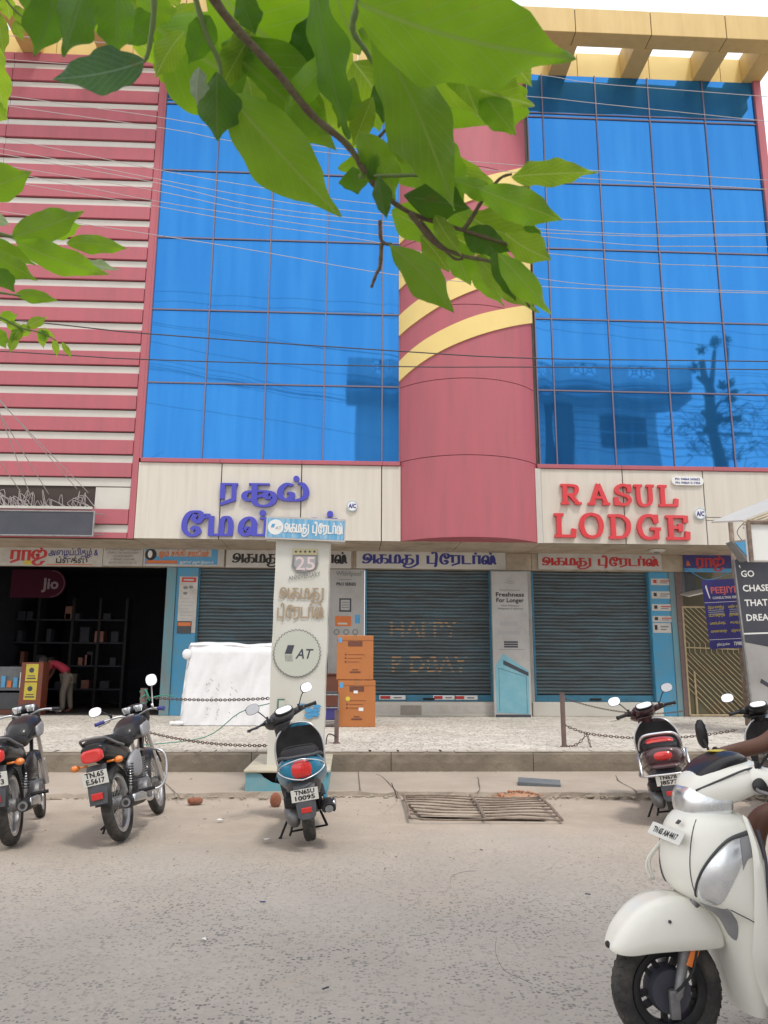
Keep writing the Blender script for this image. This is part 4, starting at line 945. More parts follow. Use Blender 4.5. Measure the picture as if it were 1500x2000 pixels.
f.add(MB().prism([(a[0], b[1]), (a[0]-.01, a[1]+sh_*.35), (a[0]+sw*.15, a[1]+.0), (a[0]+sw*.5, a[1]-sh_*.02), (b[0]-sw*.05, a[1]+sh_*.2), (b[0]+.01, a[1]+sh_*.5), (b[0], b[1])], 0, .0022), 'shield_print', 'grey')
f.add(MB().prism([(a[0]+.025, b[1]-.02), (a[0]+.02, a[1]+sh_*.4), (a[0]+sw*.2, a[1]+.04), (a[0]+sw*.5, a[1]+sh_*.08), (b[0]-sw*.1, a[1]+sh_*.28), (b[0]-.02, b[1]-.02)], .0025, .004), 'shield_field', 'lgrey')
q = fp(596, 1113); f.add(type_text(MB(), '25', q[0], q[1], .235, .01, .005, align='c', width=.24), 'numeral', mat('pinkish_numeral', (.62,.50,.50), .4))
mb = MB()
for i in range(5):
    q = fp(578+9*i, 1077.5); mb.prism([(q[0]+.022*(1 if k%2 else .45)*math.cos(PI/2+PI*k/5+PI/5), q[1]+.022*(1 if k%2 else .45)*math.sin(PI/2+PI*k/5+PI/5)) for k in range(10)], .003, .004)
f.add(mb, 'star_print', 'charc')
q = fp(595, 1129); f.add(type_text(MB(), 'ANNIVERSARY', q[0], q[1], .075, .01, .004, align='c', width=.40, rot=R(9)), 'lettering', 'grey')
for g, x0, x1, yb, hp in ((TRADERS[:4], 545, 634, 1168, 19), (TRADERS[5:], 541, 634, 1206, 20)):
    a = fp(x0, yb); b = fp(x1, yb-hp); f.add(pen_text(MB(), g, a[0], a[1], b[1]-a[1], .17, .13, 0, .003, 0, b[0]-a[0]), 'lettering', 'taupe')
c = fp(580, 1276); rr = fp(626, 1276)[0]-c[0]; r2 = rr*1.04
f.add(MB().prism([(c[0]+rr*.96*math.cos(2*PI*k/48), c[1]+rr*.96*math.sin(2*PI*k/48)) for k in range(48)], 0, .002), 'seal_field', 'sealgreen')
mb = MB(); n_ = 80
for k in range(n_):
    for s_ in (0,):
        ra_, rb = (1.0, .94) if k % 2 else (.94, 1.0); a, b = 2*PI*k/n_, 2*PI*(k+1)/n_
        P_ = [(c[0]+rr*ra_*math.cos(a), c[1]+rr*ra_*math.sin(a)), (c[0]+rr*rb*math.cos(b), c[1]+rr*rb*math.sin(b)), (c[0]+rr*(rb+.035)*math.cos(b), c[1]+rr*(rb+.035)*math.sin(b)), (c[0]+rr*(ra_+.035)*math.cos(a), c[1]+rr*(ra_+.035)*math.sin(a))]
        mb.add([(x, y, .004) for x, y in P_], [(0,1,2,3)])
f.add(mb, 'seal_edge', 'grey')
a = fp(556, 1277); b = fp(575, 1260); w_, h_ = b[0]-a[0], b[1]-a[1]
f.add(MB().prism([(a[0], a[1]), (a[0]+w_*.75, a[1]), (b[0], b[1]), (a[0]+w_*.3, b[1])], .0025, .004), 'emblem_top', 'charc')
mb = MB()
for i in range(6): mb.add([(a[0]+w_*(.02+.14*i), a[1]-.01, .004), (a[0]+w_*(.08+.14*i), a[1]-.01, .004), (a[0]+w_*(.20+.13*i), a[1]-h_*.85, .004), (a[0]+w_*(.14+.13*i), a[1]-h_*.85, .004)], [(0,1,2,3)])
f.add(mb, 'emblem_stripes', 'grey')
q = fp(577, 1286); f.add(type_text(MB(), 'AT', 0, 0, .165, .012, .004, width=.19).xf(Matrix.Translation((q[0], q[1], 0)) @ Matrix(((1,.25,0,0),(0,1,0,0),(0,0,1,0),(0,0,0,1)))), 'lettering', 'charc')
fr_('frame_print', 541, 1365, 556, 1392, mat('green_frame_print', (.08,.16,.13), .5)); fr_('frame_field', 544, 1368, 558, 1392, 'sealgreen', .004)
mb = MB(); r7 = random.Random(2)
for i in range(16):
    q = fp(r7.uniform(588, 620), r7.uniform(1376, 1400)); s_ = r7.uniform(.015, .05); an = r7.uniform(0, 3)
    mb.prism([(q[0]+s_*math.cos(an+t)*(1.3), q[1]+s_*.6*math.sin(an+t)) for t in np.linspace(0, 2*PI, 7)[:-1]], .0005, .002+.0004*i)
f.add(mb, 'splash_print', 'skyb')
tb = D(518, 1050, YPP-.1); tb2 = D(674, 1057, YPP-.1)
b = Board('top_sign', 'faded blue sign with round white emblem and white Tamil letters atop the advert pillar', 'sign', (tb.x, YPP-.1, tb.z-.01), tb2.x-tb.x, Z_(600, 1004, YPP-.1)-tb.z-.02, 'paper', T=.22, tilt=0)
b.o.rotation_euler = (R(90), R(1.8), 0)
W, H = b.W, b.H
b.rect('blue_field', W*.015, H*.06, W*.97, H*.86, mat('faded_blue_print', (.10,.33,.55), .5, dirt=.9, dirtcol=(.45,.58,.66), scale=5, stretch=(5,.6,1)))
b.part('round_emblem', MB().prism([(W*.12+H*.34*math.cos(2*PI*k/28), H*.52+H*.34*math.sin(2*PI*k/28)) for k in range(28)], .0025, .004), 'white')
b.part('emblem_mark', MB().prism([(W*.06,H*.5),(W*.10,H*.5),(W*.115,H*.66),(W*.075,H*.66)], .0045, .006), 'skyb'); b.text('AT', W*.12, H*.42, H*.2, 'lgrey', .01, z=.006)
b.pen(TRADERS, W*.23, H*.33, H*.36, 'white', width=W*.74, wv=.26, wh=.18, z=.006)

# ================================================================ WRAPPED BALE, CARTONS, TROLLEY
yb_ = G(430, 1418, ZP).y
bw0, bw1 = X_(350, 1415, yb_), X_(560, 1415, yb_); zb_ = Z_(430, 1256, yb_+.1)-ZP
bale = thing('wrapped_bale', 'large stack wrapped in white woven sheet with scribbled marks on the pavement', 'bale', ((bw0+bw1)/2, yb_, ZP))
hw = (bw1-bw0)/2; r8 = random.Random(9)
bm = bmesh.new(); bmesh.ops.create_grid(bm, x_segments=60, y_segments=60, size=1)
def bale_pt(u, v):                                                 # u across [-1,1]; v: front foot -> top -> back
    if v < .0: z = (v+1)*1.0; y = 0; 
    else: z = 1.0; y = v
    return u, y, z
from mathutils import noise as mnoise
for v in bm.verts:
    u, t = v.co.x, v.co.y
    s_ = (t+1)/2*(zb_+.9)
    if s_ < zb_: z, y = s_, 0.
    else: z, y = zb_, s_-zb_
    k = (zb_*1.0-min(abs(s_-zb_), .16)) if abs(s_-zb_) < .16 else 0
    rnd = max(0, .16-abs(s_-zb_))
    z -= rnd*.35; y += rnd*.35 if s_ < zb_ else 0
    hx = hw*(1-.10*(z/zb_)**1.5*(1 if u < 0 else .3))
    x = u*hx
    nfold = mnoise.noise(Vector((x*2.3+.4*z, z*.8, 3)))*.05 + abs(mnoise.noise(Vector((x*4.6-z*1.1, z*1.2, 9))))*-.07 + mnoise.noise(Vector((x*11, z*3, 5)))*.012
    drape = .025*math.sin(x*9+math.sin(z*3)*1.5)*max(0, min(1, (z-.75)/.5)) if s_ < zb_ else 0
    if s_ < zb_: y += nfold*.55 - drape*.55
    z += (mnoise.noise(Vector((x*2.2, y*2, 7)))*.05 if s_ > zb_-.1 else 0)
    if abs(u) > .965: y += .07
    v.co = Vector((x, y, max(z, .01)))
mb = MB(); bm.verts.index_update(); mb.add([v.co.copy() for v in bm.verts], [tuple(v.index for v in f_.verts) for f_ in bm.faces]); bm.free()
mb.build('wrapping', 'tarp', bale, smooth=True)
MB().bbox(-hw*.95, .09, .02, hw*.95, .92, zb_*.9, .06).build('stacked_core', 'tarp', bale)
for sx in (-1, 1):
    mb = MB(); rows_ = []
    for i in range(20):
        z = zb_*.97*i/19; hx = hw*(1-.10*(z/zb_)**1.5*(1 if sx < 0 else .3))*.975
        rows_.append([(sx*(hx+.03*math.sin(i*1.1+j)+.02*mnoise.noise(Vector((i*.5, j, 2)))), .03+.88*j/10, z) for j in range(11)])
    mb.loft(rows_, cap=False, closed=False).build('side_wrap', 'tarp', bale, smooth=True)
MB().ball((-hw-.02, -.0, .05), (.11, .07, .05), 12, 8).ball((-hw-.14, .0, .05), (.06, .05, .04), 10, 6).build('gathered_corner', 'tarp', bale, smooth=True)
MB().ball((-hw*.93, .0, zb_*.86), (.09, .06, .10), 10, 8).build('gathered_corner', 'tarp', bale, smooth=True)
mb = MB()
for i in range(26):
    x = r8.choice((-.52, -.42, -.3, -.05, .05)); z = r8.uniform(.12, .85); mb.tube([(x+r8.uniform(-.02,.02), -.052, z), (x+r8.uniform(-.05,.05), -.054, z+r8.uniform(.01,.06))], .005, 4)
mb.build('pen_marks', 'grey', bale)

def carton(px0, px1, py0, py1, zb, y, label, mix_=0):
    x0, x1 = X_(px0, py1, y), X_(px1, py1, y); ht = Z_((px0+px1)/2, py0, y)-zb; wd = x1-x0
    c = thing('carton', label, 'carton', ((x0+x1)/2, y, zb)); h2 = wd/2
    MB().bbox(-h2, 0, 0, h2, .68, ht-.0, .012).build('box_body', 'carton', c)
    MB().box(-h2-.001, -.003, ht-.10, h2+.001, .683, ht-.094).build('flap_edge', 'carton2', c)
    MB().box(-.14, -.004, ht-.21, .14, -.001, ht-.11).build('label_print', 'carton2', c)
    MB().box(-.03, -.0065, ht-.10, .03, .685, ht+.0035).build('packing_tape', mat('packing_tape', (.36,.17,.07), .25) if 'packing_tape' not in bpy.data.materials else bpy.data.materials['packing_tape'], c)
    MB().box(-h2+.03, -.004, ht-.14, -h2+.10, -.001, ht-.04).build('sticker', 'skyb', c)
    mb = MB()
    for i in range(3): mb.box(-.20, -.004, ht*.55-.07*i, -.165, -.001, ht*.55-.07*i+.03)
    for i in range(3): mb.box(-.14, -.004, ht*.56-.07*i, .18-.05*i, -.001, ht*.56-.07*i+.008)
    mb.box(-.1, -.004, .13, .11, -.001, .16).box(-.05, -.004, .18, .06, -.001, .2); mb.build('printed_marks', 'carton2', c, kind='stuff')
    return c, ht, h2
yc_ = G(695, 1420, ZP).y
c1, h1, _ = carton(659, 733, 1329, 1420, ZP, yc_, 'lower of two stacked orange brown cartons, with round yellow sticker')
mb = MB().prism([(.045*math.cos(t), .045*math.sin(t)) for t in np.linspace(0, 2*PI, 17)[:-1]], .0, .003)
o = mb.build('round_sticker', 'yel', c1); o.rotation_euler = (R(90),0,0); o.location = (-.17, -.005, h1*.60)
MB().box(.04, -.006, .38*h1*.9, .13, -.0045, .46*h1*.9).build('sticker', 'white', c1); MB().box(-.06, -.006, h1*.72, .02, -.0045, h1*.78).build('sticker', 'white', c1)
c2, h2_, _ = carton(657, 729, 1241, 1325, ZP+h1+.012, yc_+.02, 'upper of two stacked orange brown cartons beside the chalked shutter')
tr = thing('metal_rack', 'small grey metal rack with dark blue box beside the cartons', 'rack', (X_(640, 1400, yc_-.1), yc_-.1, ZP))
mb = MB()
for x in (-.2, .2):
    for y in (0, .4): mb.tube([(x, y, 0), (x, y, .62)], .014, 6)
for z in (.12, .36, .6): mb.tube([(-.2,0,z),(.2,0,z),(.2,.4,z),(-.2,.4,z),(-.2,0,z)], .012, 6)
mb.build('frame', 'alu', tr); MB().bbox(-.17,.02,.14,.17,.36,.34,.01).build('shelf_box', 'navy', tr); MB().bbox(-.18,.02,.60,.18,.36,.66,.01).build('tray', 'greyp', tr)
ch_ = thing('brown_cabinet', 'small dark brown wooden cabinet behind the cartons', 'cabinet', (X_(648, 1390, YS-1.0), YS-1.0, ZP))
MB().bbox(-.35,0,0,.3,.6,.95,.015).build('carcass', 'carton2', ch_); MB().bbox(-.38,-.03,.95,.33,.62,.98,.008).build('top_board', 'carton2', ch_)

# ================================================================ POSTS, CHAINS, ROPES
def post(px, pyb, pyt, label, m='post', r_=.035, lean=0):
    g = G(px, pyb, ZP); zt_ = Z_(px, pyt, g.y)-ZP
    o = MB().tube([(0,0,0),(lean,0,zt_)], r_, 12).tube([(0,0,-.0),(0,0,.015)], r_*1.6, 12).tube([(lean,0,zt_-.004),(lean,0,zt_+.006)], r_*1.08, 12).build('chain_post', m, smooth=40)
    o.location = g; tag(o, label, 'post', 'short iron posts along the pavement edge'); return g, zt_
pA, hA = post(274, 1462, 1345, 'iron post bound with green rope behind the leftmost full motorcycle', r_=.045)
pB, hB = post(657, 1452, 1388, 'short brown iron post in front of the cartons')
pC, hC = post(1102, 1459, 1354, 'bare brown iron post in front of the right shutter')
pD_, hD = post(340, 1393, 1318, 'thin dark iron post by the blue pier behind the bale')
def chain(a, b, sag, label, m='chain', link=.05, name='chain'):
    a, b = Vector(a), Vector(b); n_ = max(4, int((b-a).length/(link*.78))); mb = MB()
    for i in range(n_):
        t = (i+.5)/n_; p = a.lerp(b, t); p.z -= sag*4*t*(1-t)
        d = (b-a).normalized(); d.z += -sag*4*(1-2*t)/(b-a).length; d.normalize()
        s_ = Vector((-d.y, d.x, 0)).normalized() if i % 2 else d.cross(Vector((-d.y, d.x, 0)).normalized())
        ring = [p + d*(link*.55*math.cos(q)) + s_*(link*.3*math.sin(q)) for q in np.linspace(0, 2*PI, 9)]
        mb.tube(ring, link*.12, 4, cap=False)
    o = mb.build(name, m); tag(o, label, 'chain', 'rusty chains along the pavement edge'); return o
Zt = Vector((0,0,1))
chain(pA+Zt*hA*.86, (X_(528,1364,10.2), 10.0, Z_(528,1364,10.0)), .03, 'rusty chain stretched level from the roped post to the advert pillar')
chain(pA+Zt*hA*.30, (X_(524,1456,10.1), 10.1, Z_(524,1456,10.1)), .06, 'rusty chain hanging low from the roped post to the foot of the pillar')
j1 = Vector((X_(1145,1432,pC.y), pC.y-.03, Z_(1145,1432,pC.y)))
chain(pC+Zt*hC*.42, j1, .01, 'short rusty chain from the bare post to its knot'); chain(j1, (X_(1440,1425,10.9), 10.9, Z_(1440,1425,10.9)), .09, 'long rusty chain from the knot towards the dark scooter')
chain(j1, pC+Zt*.03, .08, 'slack rusty chain from the knot back to the foot of the bare post'); chain(j1, j1+Vector((.04,-.05,-.22)), 0, 'short loose end of chain hanging from the knot')
chain(pC+Zt*hC*.92, (X_(1338,1385,12.5), 12.5, Z_(1338,1388,12.5)), .12, 'thin rusty chain from the top of the bare post towards the gate', link=.035)
chain(pA+Zt*hA*.35+Vector((.03,-.04,0)), pA+Vector((.12,-.05,.02)), .0, 'short chain dangling beside the roped post')
def rope(pts, r_, m, label, cat='rope', name='rope', group=None):
    o = MB().tube([Vector(p) for p in pts], r_, 6, smooth=5).build(name, m, smooth=True); tag(o, label, cat, group); return o
rope([pA+Vector((.05*math.cos(t*2.2), .05*math.sin(t*2.2), hA*(.55+.04*t+.015*math.sin(t*5)))) for t in range(12)]+[pA+Vector((.1,-.05,hA*.80))], .012, 'greenrope', 'green plastic rope wound round the left iron post')
rope([pA+Vector((.03,-.03,hA*.82)), (X_(318,1358,12), 12, Z_(318,1358,12)), (X_(340,1360,13.6), 13.6, Z_(340,1360,13.6))], .009, 'greenrope', 'green rope running from the post top to the dark post')
rope([pA+Vector((.03,-.05,.05)), (X_(400,1428,10.9), 10.9, Z_(400,1440,10.9)), (X_(470,1390,10.5), 10.4, Z_(470,1392,10.4)), (X_(527,1375,10.1), 10.05, Z_(527,1374,10.05))], .006, 'greenrope', 'thin green string rising from the post foot to the pillar')
rope([pB+Vector((0,-.04,.10)), pB+Vector((-.12,-.08,.14)), pB+Vector((-.15,-.1,.0)), pB+Vector((-.13,-.1,-.1))], .01, 'cabledark', 'short dark strap knotted round the post by the cartons', 'strap', 'strap')

# ================================================================ DRAIN GRATE, SLAB, LITTER
g = [G(787, 1557, .03), G(800, 1601, .012), G(1098, 1606, .012), G(1052, 1560, .03)]
gr = thing('drain_grate', 'bent rusty iron bar grate lying over the drain at the road edge', 'grate', g[1])
o_ = g[1]
for i in range(9):
    t = (i/8)**1.1; a = g[0].lerp(g[1], t)-o_; b = g[3].lerp(g[2], t)-o_; P_ = []
    for k in range(9):
        q = a.lerp(b, k/8); q.z += .012*math.sin(k*.8+i*.4)+.016; q.y += -.02*math.sin(PI*k/8)*(1-t)+rn.uniform(-.012,.012)*(1+2*(i in (3,7,10))); P_.append(q)
    MB().tube(P_, .0085, 6).build('grate_bar', 'rust', gr, smooth=True)
for t in (0, .5, 1.):
    a = g[0].lerp(g[3], t)-o_; b = g[1].lerp(g[2], t)-o_
    MB().tube([a+Vector((0,0,.03)), a.lerp(b,.5)+Vector((.01,0,.036)), b+Vector((0,0,.02))], .015, 6).build('cross_bar', 'rust', gr)
dark_pit = MB().box(-.0,0,0,1,1,.004)
dp = MB(); q = [p-o_ for p in g]
dp.add([(q[0].x-.0,q[0].y+.05,.008-.0),(q[1].x+.12,q[1].y+.12,.008),(q[2].x-.12,q[2].y+.12,.008),(q[3].x+.02,q[3].y+.05,.008)], [(0,1,2,3)]); dp.build('silted_drain', mat('drain_silt', (.36,.30,.24), .95, dirt=.9, dirtcol=(.42,.35,.28), scale=7, bump=.7), gr)
def heap(px, py, w_, d_, h_, m, label):
    c = G(px, py, .0); mb = MB(); n_ = 16; r_ = random.Random(px)
    mb.add([(w_*(i/n_*2-1), d_*(j/n_*2-1), -.01+h_*max(0, 1-((i/n_*2-1)**2+(j/n_*2-1)**2))*(.7+.6*mnoise.noise(Vector((i*.45, j*.45, px))))) for j in range(n_+1) for i in range(n_+1)],
           [(j*(n_+1)+i, j*(n_+1)+i+1, (j+1)*(n_+1)+i+1, (j+1)*(n_+1)+i) for j in range(n_) for i in range(n_)])
    for i in range(40):
        a = r_.uniform(0, 6.3); q = r_.random()**.5; s_ = r_.uniform(.006, .018); mb.ball((w_*q*math.cos(a), d_*q*math.sin(a), h_*(1-q*q)), s_, 6, 4)
    o = mb.build('sand_heap', m, smooth=True); o.location = c; tag(o, label, 'sand heap')
M['orangesand'] = mat('orange_brick_sand', (.42,.19,.10), .95, dirt=.6, dirtcol=(.40,.33,.26), scale=8, bump=.6, bscale=60)
heap(815, 1552, .28, .09, .04, 'orangesand', 'small heap of orange brick sand at the left end of the grate'); heap(1010, 1556, .32, .13, .06, 'orangesand', 'larger heap of orange brick sand at the right end of the grate')
c = G(1053, 1533, APZ); o = MB().bbox(-.25,-.13,0,.25,.13,.05,.008).build('stone_slab', 'slate'); o.location = c+Vector((0,0,.0)); o.rotation_euler = (R(4), R(2), R(-14)); tag(o, 'loose grey stone slab lying on the apron above the grate', 'slab')
c = G(380, 1570, 0); o = MB().bbox(-.07,-.05,0,.08,.05,.06,.022).build('brick_lump', 'brick'); o.location = c; o.rotation_euler = (0,0,.4); tag(o, 'broken red brick lump on the road by the apron edge', 'brick')
c = G(545, 1577, 0); o = MB().ball((0,0,.05),(.06,.05,.08),10,7).build('clay_lump', 'brick', smooth=True); o.location = G(538, 1573, 0); tag(o, 'rounded red brown clay lump behind the blue scooter wheel', 'stone')
for i, (px, py, s_) in enumerate(((430,1602,.03),(520,1640,.035),(398,1836,.02),(372,1522,.03),(872,1393,.06))):
    z = 0 if py > 1560 else (APZ if py > 1500 else ZP)
    o = MB().add([(-s_,-s_*.5,.004),(s_*.8,-s_*.6,.008),(s_,s_*.4,.006),(-s_*.5,s_*.6,.012)], [(0,1,2,3)]).build('paper_scrap', 'white'); o.location = G(px, py, z); o.rotation_euler = (0,0,i)
    tag(o, ['scrap of white paper on the road right of the motorcycle','scrap of white paper on the road left of the blue scooter','tiny scrap of white paper low on the open road','scrap of white paper on the apron behind the motorcycle','crumpled white scrap on the pavement below the chalked shutter'][i], 'litter')
for i, (px, py, m) in enumerate(((513,1762,'navy'),(636,1931,'charc'),(752,1697,'rust'),(940,1660,'rust'),(1148,1747,'charc'),(400,1600,'rust'))):
    o = MB().bbox(-.018,-.004,0,.018,.004,.006,.0015).build('twig_scrap', m); o.location = G(px, py, 0); o.rotation_euler = (0,0,i*.7)
    tag(o, ['small dark blue scrap on the middle of the road','small dark stick on the near road','short brown stick on the road centre','short brown stick below the grate','small dark stick on the right of the road','short brown stick right of the motorcycle'][i], 'litter')
rope([G(970,1830,.004), G(968,1860,.004), G(985,1895,.004), G(1020,1912,.004), G(1040,1922,.004)], .001, 'cabledark', 'thin curved wire lying on the near road', 'wire', 'loose_wire')
rope([G(880,1725,.004), G(882,1712,.004), G(905,1703,.004), G(928,1701,.004)], .001, 'cabledark', 'thin curved wire lying on the road below the grate', 'wire', 'loose_wire')
rope([G(776,1560,.05), G(772,1548,.15), G(765,1530,.3)], .005, 'cabledark', 'bent thin rod sticking up at the left end of the grate', 'rod', 'bent_rod')

# ================================================================ DARK SHOP GOODS
YI = YS+1.0
cb = thing('display_counter', 'glass fronted display counter at the left of the dark shop', 'counter', (X_(20, 1385, YS+.1), YS+.1, ZP))
MB().bbox(-1.2,0,0,.42,.5,.12,.01).build('plinth', 'carton2', cb); MB().bbox(-1.2,0,.12,.42,.5,.5,.01).build('lower_case', 'greyp', cb)
MB().bbox(-1.2,0,.55,.42,.5,1.1,.01).build('glass_case', mat('case_glass', (.10,.11,.12), .2, dirt=.5, dirtcol=(.25,.25,.25), scale=5), cb)
rr_ = random.Random(31)
for i in range(10):
    x = -1.1+i*.14; MB().bbox(x, -.03, .62, x+.10, -.004, .62+rr_.uniform(.1,.35), .006).build('boxed_goods', rr_.choice(['white','skyb','grey','orange','carton2']), cb)
cab = thing('red_cabinet', 'red brown cabinet with two yellow posters beside the counter', 'cabinet', (X_(55, 1385, YS-.1), YS-.1, ZP))
MB().bbox(-.24,0,0,.26,.4,1.2,.012).build('carcass', mat('red_laminate', (.20,.045,.02), .4, dirt=.4, scale=3), cab)
for i in range(2):
    p = MB().box(-.13, -.006, .35+.42*i, .15, -.002, .74+.42*i).build('yellow_poster', 'yel', cab)
    MB().ball((0.0,-.006,.60+.42*i), (.06,.002,.06), 10, 6).box(-.1,-.009,.40+.42*i,.11,-.0065,.43+.42*i).box(-.08,-.009,.46+.42*i,.09,-.0065,.48+.42*i).build('poster_print', 'charc', p)
js = thing('round_end_sign', 'dark crimson sign with round end and pale Jio lettering inside the dark shop', 'sign', (X_(100, 1140, YS+.2), YS+.2, Z_(100, 1140, YS+.2)))
rj = .34
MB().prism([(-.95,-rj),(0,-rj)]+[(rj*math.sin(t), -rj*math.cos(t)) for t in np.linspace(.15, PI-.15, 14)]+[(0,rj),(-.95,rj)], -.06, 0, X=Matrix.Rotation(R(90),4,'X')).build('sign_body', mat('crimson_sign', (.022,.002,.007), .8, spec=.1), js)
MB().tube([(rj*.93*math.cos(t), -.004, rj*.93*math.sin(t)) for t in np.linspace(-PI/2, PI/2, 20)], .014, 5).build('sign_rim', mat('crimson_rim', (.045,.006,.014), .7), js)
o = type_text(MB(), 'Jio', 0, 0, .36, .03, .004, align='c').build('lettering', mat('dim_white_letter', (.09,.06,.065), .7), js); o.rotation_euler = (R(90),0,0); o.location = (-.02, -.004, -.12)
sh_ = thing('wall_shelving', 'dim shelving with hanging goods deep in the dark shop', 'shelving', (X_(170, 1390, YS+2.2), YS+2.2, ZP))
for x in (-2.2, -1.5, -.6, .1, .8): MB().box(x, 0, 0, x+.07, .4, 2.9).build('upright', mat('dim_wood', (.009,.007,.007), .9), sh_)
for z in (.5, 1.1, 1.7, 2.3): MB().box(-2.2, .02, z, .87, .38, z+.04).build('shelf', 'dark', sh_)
for i in range(22):
    x = rr_.uniform(-2.1, .6); z = rr_.choice((.54, 1.14, 1.74, 2.34)); MB().bbox(x, .02, z, x+rr_.uniform(.1,.25), .3, z+rr_.uniform(.15,.4), .01).build('packed_goods', rr_.choice(['dark','dark','carton2','dark']), sh_)

# ================================================================ GATE PASSAGE AND RIGHT-HAND SIGNS
YG = YS-.15
gp = MB().bbox(X_(1327,1250,YG)-0, YG, ZP, X_(1340,1250,YG), YG+.2, ZL0, .01).build('gate_post', 'post'); tag(gp, 'rusty brown square gate post right of the blue pier', 'post')
MB().box(X_(1340,1300,YG+3), YG+3, 0, X_(1340,1300,YG+3)+5, YG+3.2, ZSOF).build('passage_wall', 'olive', bld)
MB().box(X_(1340,1300,YG)+.02, YG+.3, ZP-.01, X_(1340,1300,YG)+5, YG+3, ZP+.01).build('passage_floor', 'darkfloor', bld)
gx0, gx1 = X_(1341, 1300, YG), X_(1475, 1300, YG); gz1 = Z_(1400, 1186, YG)
gt = thing('iron_gate', 'beige iron gate with chevron bars and rusty lower sheet', 'gate', (gx0, YG, ZP+.03)); gw, gh = gx1-gx0, gz1-ZP-.03
mb = MB()
for a, b in (((0,0),(gw,0)),((0,gh),(gw,gh)),((0,0),(0,gh)),((gw,0),(gw,gh)),((.18,0),(.18,gh*.4))): mb.tube([(a[0],0,a[1]),(b[0],0,b[1])], .024, 6)
mb.tube([(0,0,gh*.62),(gw,0,gh*.60)], .016, 6); mb.build('frame', 'gatecol', gt)
MB().box(0, .03, 0, gw, .04, gh*.98).build('back_sheet', 'olive', gt)
zc = gh*.61
for i in range(14):
    xk = .10+i*.135
    P_ = []
    # each bar drops vertically at mid height and turns diagonally to the right below, to the left above
    up_ = min(gh-zc-.12, xk-.02); P_.append((xk-up_ if up_ > 0 else xk, 0, zc+.12+up_))
    P_ += [(xk, 0, zc+.12), (xk, 0, zc-.10)]
    dn = min(zc-.14, gw-xk-.02)
    P_.append((xk+dn, 0, zc-.10-dn))
    if xk < gw-.05: MB().tube(P_, .011, 5).build('chevron_bar', 'gatecol', gt)
for i in range(7):
    z = zc-.10-.14*i
    if z > .3: MB().tube([(.02, 0, z), (min(gw-.02, z-.05), 0, .04 if z < gw else z-gw+.1)], .011, 5).build('chevron_bar', 'gatecol', gt)
# awning strip and dim boxes above the gate
aw = MB().bbox(0,0,0,.75,.5,.03,.008).build('sheet_awning', 'cream2'); aw.location = D(1345, 1166, YG-.4); aw.rotation_euler = (R(12), R(-12), 0); tag(aw, 'slanting pale sheet awning above the iron gate', 'awning')
o = MB().bbox(0,0,0,.28,.3,.55,.01).build('wall_box', 'greyp'); o.location = D(1340, 1160, YG+.1); tag(o, 'grey box fixed above the gate beside the brown post', 'box')
b = Board('consulting_sign', 'violet blue PEEJIYEM consulting services sign with yellow list, hung over the gate', 'sign', D(1388, 1268, 15.0), .84, 1.36, 'navy', T=.02)
b.o.rotation_euler = (R(90), R(-3.0), R(-3))
W, H = b.W, b.H
b.text('PEEJIYEM', W*.18, H*.80, H*.13, mat('pink_letter', (.60,.13,.13), .5), .025, width=W*.80, z=.006); b.text('CONSULTING SERVICES', W*.2, H*.715, H*.05, 'white', .02, width=W*.75)
b.rect('rule', 0, H*.665, W, H*.006, 'white'); b.rect('rule', 0, H*.13, W, H*.006, 'white')
b.part('figure_emblem', MB().prism([(W*.06,H*.9),(W*.12,H*.74),(W*.15,H*.72),(W*.11,H*.86),(W*.09,H*.93)], .0005, .003), 'white')
for i, (l, r_) in enumerate((('பிறப்பு சான்றிதழ்','வாரிசு சான்றிதழ்'),('பட்டா மாறுதல்','திருமண பதிவு'),('பாஸ்போர்ட்','குடும்ப அட்டை'),('வருமான சான்று','மற்றும் சேவைகள்'),)):
    y = H*(.58-.115*i); b.text(l, W*.06, y, H*.05, 'yel', .02, width=W*.38); b.text(r_, W*.54, y, H*.05, 'yel', .02, width=W*.42)
    if i == 0:
        for q in range(3): b.rect('text_line', W*.06, y-H*(.03+.028*q), W*.36, H*.01, 'lgrey'); b.rect('text_line', W*.56, y-H*(.03+.028*q), W*.38, H*.01, 'lgrey')
b.text('தொடர்புக்கு', W*.16, H*.045, H*.045, 'white', .02, width=W*.3); b.text('73980 94119', W*.56, H*.04, H*.07, 'white', .02, width=W*.40)
YW = 13.6
b = Board('wall_banner', 'tall dark grey and white banner reading GO CHASE THAT DREAM at the right edge', 'banner', (X_(1481,1460,YW), YW, Z_(1480,1470,YW)), 2.4, Z_(1468,1093,YW)-Z_(1480,1470,YW), 'paper2', T=.05)
W, H = b.W, b.H
b.o.rotation_euler = (R(90), R(-2.2), 0)
b.part('dark_field', MB().prism([(0,H*.56),(W,H*.40),(W,H),(0,H)], .0005, .003), 'charc'); b.part('dark_edge', MB().box(-.03,0,-.05,-.001,H,.006), 'steel')
b.part('divider_line', MB().box(0,H*.60,.0035,W,H*.608,.005), 'white')
for i, t in enumerate(('GO','CHASE','THAT','DREAM')): b.text(t, .08, H*(.905-.078*i), .165, 'white', .02, z=.006)
b.part('stroke_mark', MB().add([(.18,H*.35,.004),(.21,H*.37,.004),(.7,H*.27,.004),(.7,H*.25,.004)], [(0,1,2,3)]), 'charc'); b.rect('blue_patch', .12, H*.02, .8, H*.18, 'skyb')
b.part('small_mark', MB().add([(.06,H*.965,.004),(.08,H*.97,.004),(.09,H*.95,.004)], [(0,1,2)]), 'white')
